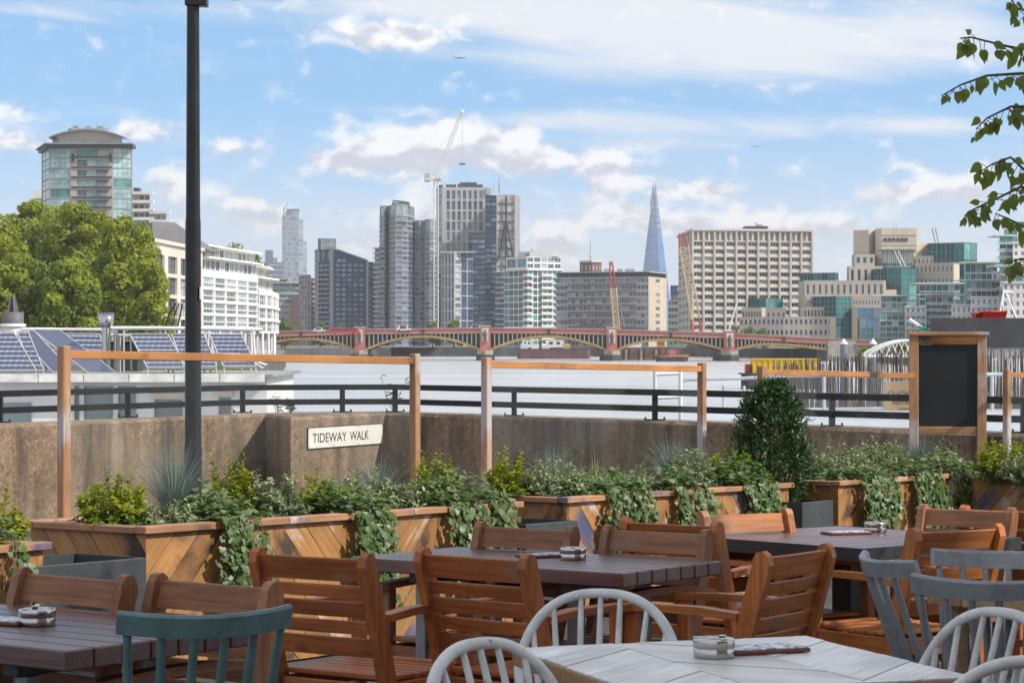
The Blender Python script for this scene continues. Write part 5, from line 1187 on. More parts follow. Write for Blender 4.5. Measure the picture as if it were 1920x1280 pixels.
b = curved('lower_balcony_tower', 'lower grey balcony tower directly under the white crane', [(771, 1372), (778, 1363), (786, 1360), (796, 1363), (797, 1357), (806, 1354), (818, 1356)], 415, 437, 23, 14, ('mid', 'sky', 'aqua', 'pale'))
b.box(796, 812, 1360, 5, 411, 415.5, LEAD, 'plant_room')
# tall grid tower
b = Bld('grid_tower', 'tallest pale grid-faced tower with rooftop plant, right of the white crane', 865, 1400, seed=15)
b.blk([(818, 1404), (829, 1400)], 352, 24, LGREY, cols=1, rows=26, fw=.75, fh=.68, glass=('sky', 'aqua', 'blue'), frame=FD, rd=.3)
b.blk([(829, 1400), (914, 1402)], 351, 24, LGREY, cols=7, rows=15, fw=.62, fh=.84, glass=('mid', 'mid', 'sky', 'dark'), frame=FG, nx=2, nz=2, rd=.9, ml=2.2, mr=2.6, mt=1.5)
zt = b.z(351, 1400)
for x0_, x1_, y_ in ((822, 830, 347), (836, 855, 346), (858, 884, 345), (884, 905, 346)): b.box(x0_, x1_, 1404, 8, y_, 351.5, FD, 'rooftop_plant')
b.box(862, 894, 1406, 7, 342, 346, FD, 'plant_screen'); b.box(911, 921, 1401, 6, 352, 364, LGREY, 'stair_head'); b.mast(936, 1402, 362, 333, .7, FG, 'aerial'); b.mast(926, 1402, 362, 346, .35, FG, 'aerial')
def banded(x0, x1, d, yt, rows, cols, gl, wall, band, seed, b, dep=14, out=1.0, th=.55):
    b.blk([(x0, d), (x1, d)], yt, dep, wall, cols=cols, rows=rows, fw=.94, fh=.72, glass=gl, frame=FD, nx=3, rd=.3); b.bands([(x0, d), (x1, d)], 0, b.z(yt, d)/rows, rows+1, th, out, band)
b = Bld('blue_glass_tower', 'stepped blue glass tower with dark balcony bands beside the tallest tower', 910, 1372, seed=16)
banded(910, 931, 1374, 368, 29, 2, ('blue', 'sky', 'blue'), DBLUE, FD, 1, b); banded(884, 910, 1368, 438, 22, 2, ('blue', 'sky', 'mid'), DBLUE, FD, 2, b)
banded(928, 949, 1364, 511, 14, 2, ('blue', 'mid'), DBLUE, PINK, 3, b)
b = Bld('braced_tower', 'beige tower with dark diagonal bracing on its end wall', 952, 1388, seed=17)
b.blk([(931, 1384), (967, 1384), (975, 1400)], 365, 20, BEIGE, cols=2, rows=17, fw=.93, fh=.88, glass=('blind', 'blind'), frame=BEIGE, rd=.15, wname='cladding_panel', specs=[{}, dict(cols=0, wall=GREY)], ml=1.2, mr=1.2)
A = b.P((931, 1383.4)); Bq = b.P((967, 1383.4)); w_ = Bq.x-A.x; Zt = b.z(365, 1384); zp = Zt/17
b.bands([(932, 1383.8), (966, 1383.8)], zp-.3, zp, 16, .5, .35, FD, 'floor_beam')
m = MB().box(A.x+w_*.5-.6, A.x+w_*.5+.6, A.y-.7, A.y-.3, 0, Zt-1); m.build('brace_post', [FD], b.r)
for k, (za, zb) in enumerate(((.56, .83), (.24, .52))):
    for s_ in (-1, 1): MB().tube([(A.x+w_*.5+s_*w_*.42, A.y-.55, Zt*za), (A.x+w_*.5, A.y-.55, Zt*zb)], .55, 4).build('diagonal_brace', [FD], b.r)
for x_ in (931, 965): b.box(x_, x_+2, 1383.2, .8, 365, 640, CREAM, 'corner_pier')
b = Bld('podium_block', 'shorter pale gridded block in front of the tallest tower', 856, 1350, seed=18)
b.blk([(827, 1352), (852, 1348), (865, 1352)], 474, 14, LGREY, cols=4, rows=8, fw=.55, fh=.86, glass=('dark', 'mid'), frame=FG, nz=2, rd=.5, specs=[{}, dict(cols=1, rows=15, fw=.75, fh=.6, glass=('aqua', 'mid'))])
b.blk([(865, 1352), (887, 1362)], 474, 12, DBLUE, cols=2, rows=15, fw=.5, fh=.4, glass=('dark', 'blue'), frame=FD); b.bands([(865, 1351.8), (887, 1361.8)], 0, b.z(474, 1352)/7.5, 8, .4, .3, CREAM, 'floor_band'); b.box(875, 877, 1356.3, .6, 474, 640, CREAM, 'pier')
b.canopy(827, 886, 1350, 471.5, .8, 14, .7, CREAM, .5)
# white and green flats
b = Bld('white_green_flats', 'white-topped flats with green glass and white balconies beside the grey slab', 1000, 1200, seed=19)
Z = b.z(507, 1200)
b.blk([(945, 1215), (990, 1196), (1054, 1206)], 0, 20, WHT, zt=Z, z0=0, cols=5, rows=12, fw=.92, fh=.84, glass=('green', 'mid', 'green2', 'dark'), frame=FT, nx=2, rd=.25, specs=[{}, dict(cols=7, fw=.84, fh=.8)])
zr_ = Z/12; V1 = [(984, 1198.2), (990, 1195.6), (997, 1196.6)]
b.bands(V1, .2, zr_, 12, 1.25, 1.5, WHT); b.bands([(1014, 1199.4), (1037, 1203)], .2, zr_, 12, 1.35, 1.5, WHT)
b.bands([(944, 1215), (990, 1195.5), (1055, 1206)], Z, 1, 1, .8, .8, WHT, 'cornice', 20)
b.blk([(949, 1217), (988, 1199), (1052, 1209)], 0, 16, WHT, zt=b.z(481, 1200), z0=Z+.8, cols=5, rows=2, fw=.86, fh=.7, glass=('green2', 'mid', 'pale'), frame=FW, nx=2, rd=.3, specs=[dict(cols=2, rows=1), {}])
b.box(993, 1048, 1206, 10, 469, 481, WHT, 'plant_room'); b.box(972, 993, 1208, 8, 472, 481, FG, 'plant_room'); b.canopy(946, 1050, 1186, 613, 4, 6, 1.2, WHT, 0, 'podium'); b.mast(998, 1206, 470, 465, .4, FG)
# long grey slab
b = Bld('grey_slab_office', 'long grey office slab with a brown roof hut below the glass spire', 1140, 1110, seed=20)
Z = b.z(519, 1110)
b.blk([(1043, 1118), (1216, 1104), (1250, 1136)], 0, 16, LGREY, zt=Z, z0=0, cols=24, rows=10, fw=.84, fh=.56, glass=('mid', 'dark', 'pale', 'mid', 'blind'), frame=FG, nx=2, rd=.25, specs=[{}, dict(cols=1, rows=10, fw=.22, fh=.5, wall=BEIGE)])  # end wall coloured beige for the warm sunlight on it
b.bands([(1064, 1116), (1193, 1106)], Z/10-.25, Z/10, 9, .35, .35, BROWN, 'spandrel_band')
b.blk([(1044, 1120), (1215, 1106), (1249, 1138)], 0, 15, DARK, zt=Z+2.2, z0=Z, cols=26, rows=1, fw=.5, fh=.4, glass=('pale', 'mid'), frame=FG, rd=.15, specs=[{}, dict(cols=0)])
b.bands([(1042, 1118), (1216, 1103.6), (1251, 1136)], Z+2.2, 1, 1, .5, 1.0, LGREY, 'roof_edge', 15)
b.blk([(1087, 1122), (1110, 1117), (1128, 1121)], 492, 6, BROWN, yb=512, cols=3, rows=1, fw=.35, fh=.4, glass=('pale',), frame=FW, rd=.15); b.bands([(1086.5, 1122), (1110, 1116.5), (1128.5, 1121)], b.z(492, 1122), 1, 1, .9, .4, CREAM, 'cornice', 6)
b.mast(1107, 1119, 492, 450, .35); p = b.P((1107, 1119)); MB().lathe([(0, 0), (1.0, .3), (1.0, .8), (0, 1.1)], 10, 0, Matrix.Translation((p.x, p.y, b.z(481, 1119)))).build('dish', [FW], b.r)
for x0_, x1_ in ((1133, 1143), (1158, 1168), (1173, 1190)): b.box(x0_, x1_, 1118, 5, 504, 511, GREY, 'rooftop_plant')
# glass spire
b = Bld('glass_spire', 'tall tapering blue glass spire rising behind the grey slab', 1227, 4200, seed=21, cat='skyscraper')
d = 4200; zb_, za_ = 0, b.z(345, d)
def ringpts(y): w = 46/2*(1+(y-515)*(42/170)/46); h = w*d/FPX; c = bx(1227.5, d)-b.o.x; return [(c-h, 0), (c-h*.52, -h*.62), (c+h*.35, -h*.72), (c+h, -h*.05), (c+h*.55, h*.9), (c-h*.6, h*.85)]
SPG = glassm('spire_glass', (.06, .16, .36), .2, .6); N = 46; ys = [640-(640-352)*i/N for i in range(N+1)]
for f_ in range(6):
    for i in range(0, N):
        if i > N-7 and f_ in (1, 4): continue
        a_, c_ = ringpts(ys[i]), ringpts(ys[i+1]-.0); g0, g1 = a_[f_], a_[(f_+1) % 6]; h0, h1 = c_[f_], c_[(f_+1) % 6]; z0_, z1_ = b.z(ys[i], d), b.z(ys[i+1], d); t_ = (z1_-z0_)
        nm = ('glass_panel' if i % 2 else 'glass_panel')
        m = MB().add([(g0[0], g0[1], z0_), (g1[0], g1[1], z0_), (h1[0], h1[1], z1_-t_*.10), (h0[0], h0[1], z1_-t_*.10)], [(0, 1, 2, 3)]).build(nm, [SPG if (i < N-12 or i % 2) else GL['sky']], b.r)
vs = []
for y_ in (640, 385): vs += [(x_*.985+(bx(1227.5, d)-b.o.x)*.015, y2*.985, b.z(y_, d)) for x_, y2 in ringpts(y_)]
MB().add(vs, [(i, (i+1) % 6, 6+(i+1) % 6, 6+i) for i in range(6)]+[(6, 7, 8, 9, 10, 11)]).build('core', [wallm('spire_core', (.16, .26, .42))], b.r)
c = bx(1227.5, d)-b.o.x
for dx_, y_ in ((-3.0, 347), (1.5, 343)): MB().tube([(c+dx_*1.6, 0, b.z(386, d)), (c+dx_, 0, b.z(y_, d))], [5.0, .9], 4).build('spire_shard', [GL['sky']], b.r)
# dark infill between
b = Bld('infill_office', 'small dark office squeezed between the grey slab and the cream grid office', 1263, 1180, seed=22)
b.blk([(1253, 1180), (1276, 1180)], 562, 12, GREY, cols=4, rows=7, fw=.9, fh=.55, glass=('dark', 'mid'), frame=FG); b.blk([(1257, 1196), (1275, 1196)], 535, 10, DBLUE, cols=3, rows=8, fw=.9, fh=.5, glass=('sky', 'blue'), frame=FG)
# cream gridded office
b = Bld('cream_grid_office', 'wide cream concrete office with a dense grid of dark windows', 1410, 1000, seed=23)
Z = b.z(428, 1000); zl = b.z(452, 1000)
SPN = wallm('spandrel_pink', (.40, .27, .21))
b.blk([(1272, 1072), (1299, 1000), (1523, 1012)], 0, 20, CREAM, zt=zl, z0=0, cols=11, rows=14, fw=.80, fh=.56, glass=('dark', 'dark', 'mid', 'dark', 'dark', 'pale'), frame=FW, nx=3, rd=.55, vo=.8, ft=.14, specs=[dict(cols=4, fw=.7, glass=('mid', 'dark')), {}])
V = [(1299, 999.7), (1523, 1011.7)]; ph = zl/14
b.bands([(1300, 1000.35), (1522, 1012.3)], .05, ph, 14, .62, .1, SPN, 'spandrel', .2); b.bands(V, -.1+ph, ph, 14, .22, .22, CREAM, 'ledge')
A = b.P((1299, 1000)); Bq = b.P((1523, 1012))
for i in range(12): q = A.lerp(Bq, i/11); MB().box(q.x-.42, q.x+.42, q.y-.75, q.y+.1, 0, zl+4.6).build('pier', [CREAM], b.r)
b.blk([(1272, 1072), (1299, 1000), (1523, 1012)], 0, 20, CREAM, zt=Z-1.0, z0=zl, cols=22, rows=1, fw=.66, fh=.86, glass=('dark', 'mid', 'dark'), frame=CREAM, nx=3, rd=.7, ft=.18, specs=[dict(cols=5), {}])
b.bands([(1271, 1072), (1298.5, 999.4), (1524, 1011.4)], Z-1.0, 1, 1, 1.0, .7, CREAM, 'cornice', 20)
b.box(1396, 1440, 1010, 8, 424, 428, FD, 'plant_deck'); p = b.P((1425, 1012)); MB().tube([(p.x, p.y, Z+.6), (p.x-2.4, p.y, Z+3.3)], .35, 5).build('cradle_jib', [FG], b.r); b.box(1421, 1430, 1010, 3, 421, 424.5, FG, 'cradle_base')
# ------------------------------------------------------------------ stepped stone and green glass headquarters by the bridge end
b = Bld('stepped_headquarters', 'stepped sand-coloured stone building with deep green glass at the bridge end', 1620, 880, seed=31)
S1 = wallm('sand_stone', (.56, .47, .36)); S2 = wallm('sand_stone_grey', (.44, .395, .34))
b.blk([(1600, 912), (1629, 908), (1643, 914)], 432, 16, S1, S1); b.blk([(1641, 908), (1653, 902), (1719, 902)], 429, 18, S1, S1, yb=470)
for k in range(6): b.box(1657+k*7.9, 1662.5+k*7.9, 901.6, .5, 446, 452, FD, 'slot_window')
for y_ in (440, 459): b.box(1653, 1719, 901.75, .3, y_, y_+.7, S2, 'joint_line')
b.blk([(1641, 907), (1653, 903), (1719, 903)], 470, 17, S1, S1, z0=0, zt=b.z(470, 903))
b.blk([(1717, 910), (1741, 914)], 455, 14, S1, S1)
b.blk([(1654, 899), (1712, 899)], 468, 3.5, S2, S2, yb=503, cols=15, rows=1, fw=.62, fh=.72, glass=('green2', 'aqua'), frame=FT, rd=.5, vo=.98); b.box(1650, 1714, 898.2, 1, 466.5, 468.5, FT, 'lintel'); b.blk([(1656, 897), (1711, 897)], 492, 3, S2, S2, yb=508, cols=9, rows=2, fw=.94, fh=.9, glass=('green', 'teald'), frame=FT, rd=.1)
for x_ in (1691, 1698): p = b.P((x_, 895)); MB().tube([(p.x, p.y, b.z(500, 895)), (p.x-3.2, p.y, b.z(470, 895))], .25, 5).build('strut', [FW], b.r)
b.blk([(1597, 905), (1603, 898), (1640, 898)], 478, 14, S2, S2, cols=3, rows=1, fw=.5, fh=.06, glass=('green',), frame=FT, vo=.965, specs=[{'cols': 0}, {}])
b.blk([(1588, 900), (1592, 894), (1655, 894)], 500, 12, S2, S2, cols=5, rows=1, fw=.42, fh=.17, glass=('dark', 'mid'), frame=FD, vo=.95, rd=.5, specs=[{'cols': 0}, {}])
b.blk([(1739, 908), (1808, 900), (1832, 906)], 456, 18, DARK, LEAD, cols=4, rows=6, fw=.95, fh=.92, glass=('teald', 'teald', 'green'), frame=FT, rd=.1, ft=.12, nx=2, nz=2, wname='glass_panel', specs=[{}, dict(cols=2, glass=('green', 'green2', 'teald'))])
b.blk([(1712, 902), (1750, 898)], 480, 12, S2, S2, cols=5, rows=1, fw=.3, fh=.05, glass=('dark',), frame=FD, vo=.965)
b.blk([(1716, 896), (1788, 890), (1799, 897)], 493, 12, S2, S2, cols=9, rows=7, fw=.3, fh=.42, glass=('dark', 'mid'), frame=FD, rd=.5, specs=[{}, dict(cols=0, wall=S1)])
b.blk([(1500, 900), (1566, 892), (1572, 896)], 512, 14, DARK, LEAD, cols=5, rows=5, fw=.95, fh=.92, glass=('teald', 'green'), frame=FT, rd=.1, ft=.12, nx=2, nz=2, wname='glass_panel', specs=[{}, dict(cols=1)])
b.blk([(1638, 886), (1690, 878), (1719, 886)], 504, 14, DARK, LEAD, cols=4, rows=5, fw=.95, fh=.92, glass=('teald', 'teald', 'green'), frame=FT, rd=.1, ft=.12, nx=2, nz=2, wname='glass_panel', specs=[{}, dict(cols=2, glass=('green', 'green2'))])
b.blk([(1497, 892), (1509, 876), (1658, 872), (1662, 884)], 528, 14, S2, S2, cols=13, rows=1, fw=.36, fh=.14, glass=('dark', 'mid'), frame=FD, vo=.93, rd=.6, specs=[{'cols': 0}, {}, {'cols': 0}])
b.blk([(1498, 884), (1512, 868), (1662, 866)], 556, 8, S2, S2, cols=26, rows=1, fw=.3, fh=.07, glass=('dark',), frame=FD, vo=.90, rd=.4, specs=[{'cols': 0}, {}]); b.blk([(1658, 874), (1681, 874)], 543, 8, S1, S1)
b.blk([(1402, 884), (1436, 878), (1468, 884)], 559, 12, DARK, LEAD, cols=3, rows=3, fw=.95, fh=.92, glass=('teald', 'green'), frame=FT, rd=.1, ft=.12, nx=2, nz=2, wname='glass_panel', specs=[{}, dict(cols=2, glass=('green2', 'green'))])
b.blk([(1391, 880), (1428, 872), (1436, 876), (1474, 872)], 577, 10, S2, S2, cols=7, rows=1, fw=.5, fh=.3, glass=('dark', 'green'), frame=FD, vo=.86, rd=.6, specs=[{}, {'cols': 0}, dict(cols=4, fw=.3, fh=.14)])
b.blk([(1386, 874), (1420, 866), (1470, 862), (1562, 858), (1570, 866)], 594, 10, S2, S2, cols=4, rows=3, fw=.46, fh=.46, glass=('dark', 'mid', 'green'), frame=FD, rd=.5, specs=[{}, dict(cols=6), dict(cols=10), dict(cols=0, wall=S1)])
b.blk([(1500, 868), (1507, 863), (1545, 861)], 576, 8, S2, S2, cols=6, rows=1, fw=.5, fh=.3, glass=('dark', 'green'), frame=FD, vo=.9, rd=.6, specs=[{'cols': 0}, {}])
b.blk([(1523, 866), (1568, 856), (1597, 862)], 556, 12, DARK, LEAD, cols=3, rows=5, fw=.95, fh=.92, glass=('teald', 'teald', 'green'), frame=FT, rd=.1, ft=.12, nx=2, nz=2, wname='glass_panel', specs=[{}, dict(cols=2, glass=('green', 'teald', 'green'))])
b.blk([(1556, 858), (1567, 854)], 594, 6, S1, S1); b.blk([(1597, 858), (1608, 855)], 576, 6, S1, S1); b.blk([(1605, 862), (1612, 856)], 594, 6, S1, S1)
b.blk([(1608, 863), (1654, 866)], 577, 10, DARK, LEAD, cols=3, rows=4, fw=.95, fh=.9, glass=('teald', 'mid', 'blue', 'green'), frame=FT, rd=.1, ft=.12, nx=2, nz=2, wname='glass_panel')
for k in range(5): b.mast(1715+k*3.6, 908, 455, 418+2*(k % 2), .18, FW, 'aerial')
for k in range(4): b.box(1713, 1733, 908, .3, 422+k*8, 422.8+k*8, FW, 'aerial_bar')
for x_ in (1754, 1760): p = b.P((x_, 904)); MB().tube([(p.x, p.y, b.z(456, 904)), (p.x-1.4, p.y, b.z(427, 904))], .3, 5).build('roof_boom', [FG], b.r)
b.mast(1676, 906, 430, 418, .2, FG, 'aerial'); b.mast(1681, 906, 430, 422, .2, FG, 'aerial')
# ------------------------------------------------------------------ wharf apartments, white walls and green glass
WW = wallm('wharf_render', (.66, .63, .61)); CAN = wallm('wharf_canopy', (.52, .60, .58), .4)
def wharf(label, x, d, parts, seed):
    b = Bld('wharf_apartments', label, x, d, group='wharf apartment blocks at the right', seed=seed)
    for (k, x0, x1, dd, yt, cols, rows) in parts:
        if k == 'g': b.blk([(x0, dd), (x1, dd)], yt, 10, WW, LEAD, cols=cols, rows=rows, fw=.93, fh=.84, glass=('green2', 'green', 'aqua', 'mid'), frame=FT, nx=2, rd=.2, ft=.1)
        elif k == 'w': b.blk([(x0, dd), (x1, dd)], yt, 10, WW, WW, cols=cols, rows=rows, fw=.46, fh=.56, glass=('green', 'mid', 'dark'), frame=FW, nx=2, rd=.35, ft=.1); b.bands([(x0-.5, dd), (x1+.5, dd)], b.z(yt, dd)-.1, 1, 1, .4, .45, WW, 'cornice')
        elif k == 'b': b.bands([(x0, dd), (x1, dd)], 0, b.z(yt, dd)/rows, rows, .25, 1.4, FW, 'balcony'); b.bands([(x0, dd), (x1, dd)], .5, b.z(yt, dd)/rows, rows, .5, 1.45, GL['aqua'], 'balcony_glass', -1.38)
        elif k == 'c': b.canopy(x0, x1, dd, yt, 2.2, 10, .4, CAN, 1.5)
    return b
wharf('wharf block with a glazed bay and flat green canopy next to the stone headquarters', 1675, 770, [('g', 1652, 1701, 770, 556, 5, 9), ('c', 1640, 1701, 770, 553, 0, 0), ('b', 1655, 1698, 770, 575, 0, 7), ('g', 1650, 1696, 762, 590, 4, 6)], 41)
wharf('wharf block with white punched walls beside a glazed bay, left of the dark cabin', 1722, 745, [('w', 1697, 1737, 745, 575, 4, 6), ('g', 1735, 1787, 752, 556, 5, 8), ('c', 1727, 1804, 752, 551, 0, 0), ('g', 1724, 1800, 765, 533, 7, 9), ('c', 1722, 1798, 765, 530, 0, 0), ('b', 1700, 1734, 745, 580, 0, 6), ('b', 1738, 1784, 752, 560, 0, 8)], 42)
wharf('wharf block with two flat green canopies and a white front behind the red crates', 1840, 705, [('w', 1784, 1822, 712, 572, 4, 5), ('w', 1820, 1892, 705, 557, 7, 6), ('g', 1812, 1868, 722, 527, 6, 8), ('c', 1808, 1886, 722, 524, 0, 0), ('g', 1810, 1870, 738, 494, 6, 9), ('c', 1808, 1872, 738, 491, 0, 0), ('b', 1815, 1880, 722, 530, 0, 8), ('b', 1826, 1886, 705, 560, 0, 6), ('w', 1860, 1882, 730, 510, 2, 8)], 43)
wharf('tallest wharf block cut by the right edge, half hidden by twigs', 1905, 690, [('w', 1880, 1960, 690, 530, 7, 8), ('g', 1874, 1900, 715, 442, 2, 16), ('g', 1882, 1960, 720, 415, 6, 18), ('w', 1899, 1960, 708, 455, 5, 15), ('b', 1868, 1898, 715, 444, 0, 15), ('c', 1872, 1900, 715, 441, 0, 0), ('g', 1875, 1960, 700, 500, 6, 11), ('c', 1870, 1960, 700, 497, 0, 0)], 44)
# ================================================================== river, banks, bridge
def water_mat():
    m, nt, N, L, B = new_mat('river_water')
    tc = N.new('ShaderNodeTexCoord')
    def nz(sc_, st, det=4):
        mp = N.new('ShaderNodeMapping'); mp.inputs['Scale'].default_value = st; L.new(tc.outputs['Object'], mp.inputs[0]); n = N.new('ShaderNodeTexNoise'); n.inputs['Scale'].default_value = sc_; n.inputs['Detail'].default_value = det; L.new(mp.outputs[0], n.inputs['Vector']); return n.outputs[0]
    cr = N.new('ShaderNodeValToRGB'); L.new(nz(.05, (.18, 1, 1)), cr.inputs[0]); e = cr.color_ramp.elements; e[0].position = .3; e[1].position = .7; e[0].color = (.41, .395, .39, 1); e[1].color = (.57, .55, .545, 1)
    L.new(cr.outputs[0], B.inputs['Base Color']); B.inputs['Roughness'].default_value = .26; B.inputs['IOR'].default_value = 1.33
    h = N.new('ShaderNodeMath'); h.operation = 'ADD'; L.new(nz(1.3, (.3, 1, 1)), h.inputs[0]); L.new(nz(.13, (.25, 1, 1), 3), h.inputs[1])
    bp = N.new('ShaderNodeBump'); bp.inputs['Strength'].default_value = .4; bp.inputs['Distance'].default_value = .2; L.new(h.outputs[0], bp.inputs['Height']); L.new(bp.outputs[0], B.inputs['Normal'])
    return m
o = MB().add([(-8000, -3000, WATER), (8000, -3000, WATER), (8000, 7900, WATER), (-8000, 7900, WATER)], [(0, 1, 2, 3)]).build('river', [water_mat()]); tag(o, kind='structure')
land_m = pm('town_ground', (.16, .15, .13), .9, .3, .02, .1); quay = pm('river_wall', (.075, .075, .07), .85, .5, .25, .4, stretch=(1, 1, .4)); grassm = pm('bank_grass', (.09, .13, .03), .9, .4, .6, .5); stonebank = pm('bank_stone', (.30, .25, .20), .9, .35, .5, .5)
def slab_land(name, poly, z, mat=land_m, wallmat=quay):
    m = MB(); n = len(poly); m.add([(x, y, z) for x, y in poly], [list(range(n))], 0)
    m.add([(x, y, WATER-2) for x, y in poly]+[(x, y, z) for x, y in poly], [(i, (i+1) % n, n+(i+1) % n, n+i) for i in range(n)], 1)
    return tag(m.build(name, [mat, wallmat]), kind='structure')
W_ = lambda x, d: (bx(x, d), d)
slab_land('north_bank', [(-6000, 60), (-60, 60), (-58, 200), W_(470, 330), W_(505, 400), W_(527, 455), W_(536, 600), W_(528, 765), W_(500, 880), (-60, 960), (-60, 6000), (-6000, 6000)][::1], ZB)
slab_land('far_bank', [W_(455, 960), W_(760, 985), W_(980, 985), W_(1300, 960), W_(1560, 850), W_(1640, 720), W_(1760, 560), W_(2000, 480), (6000, 300), (6000, 7500), (-4000, 7500), (-55, 6000), (-55, 962)], ZB)
# grassy foreshore and stone quay at the foot of the white apartments
def foreshore():
    R = random.Random(3); m = MB(); n = 26; A = Vector((bx(440, 250), 250)); Bq = Vector((bx(541, 292), 292)); rows = 7; vs = []
    for i in range(n+1):
        for j in range(rows+1):
            t = i/n; s_ = j/rows; p = A.lerp(Bq, t)+Vector((-.3, 1)).normalized()*(s_*22); z = WATER-.4+(3.6*s_**.8)*(1-t**5)+R.gauss(0, .12)*(.3 if j == 0 else 1); vs.append((p.x, p.y, z))
    m.add(vs, [(i*(rows+1)+j, (i+1)*(rows+1)+j, (i+1)*(rows+1)+j+1, i*(rows+1)+j+1) for i in range(n) for j in range(rows)], 0, None, True); tag(m.build('foreshore', [pm('foreshore_mud', (.22, .19, .14), .9, .4, .3, .4)]), kind='structure')
    f = MB()
    for k in range(7000):
        t = R.random()*.97; s_ = .25+.75*R.random(); p = A.lerp(Bq, t)+Vector((-.3, 1)).normalized()*(s_*22); z = WATER-.4+(3.6*s_**.8)*(1-t**5); h = R.uniform(.3, .9); w = .12; a = R.uniform(0, pi)
        f.add([(p.x-w*cos(a), p.y-w*sin(a), z-.1), (p.x+w*cos(a), p.y+w*sin(a), z-.1), (p.x+R.gauss(0, .2), p.y+R.gauss(0, .2), z+h)], [(0, 1, 2)], 0)
    o = f.build('reed_grass', [leafmat('reed_leaf', (.10, .15, .02), (.26, .30, .06), .6, .3, .3)]); tag(o, 'green reeds on the muddy foreshore', 'reeds', kind='stuff')
foreshore()
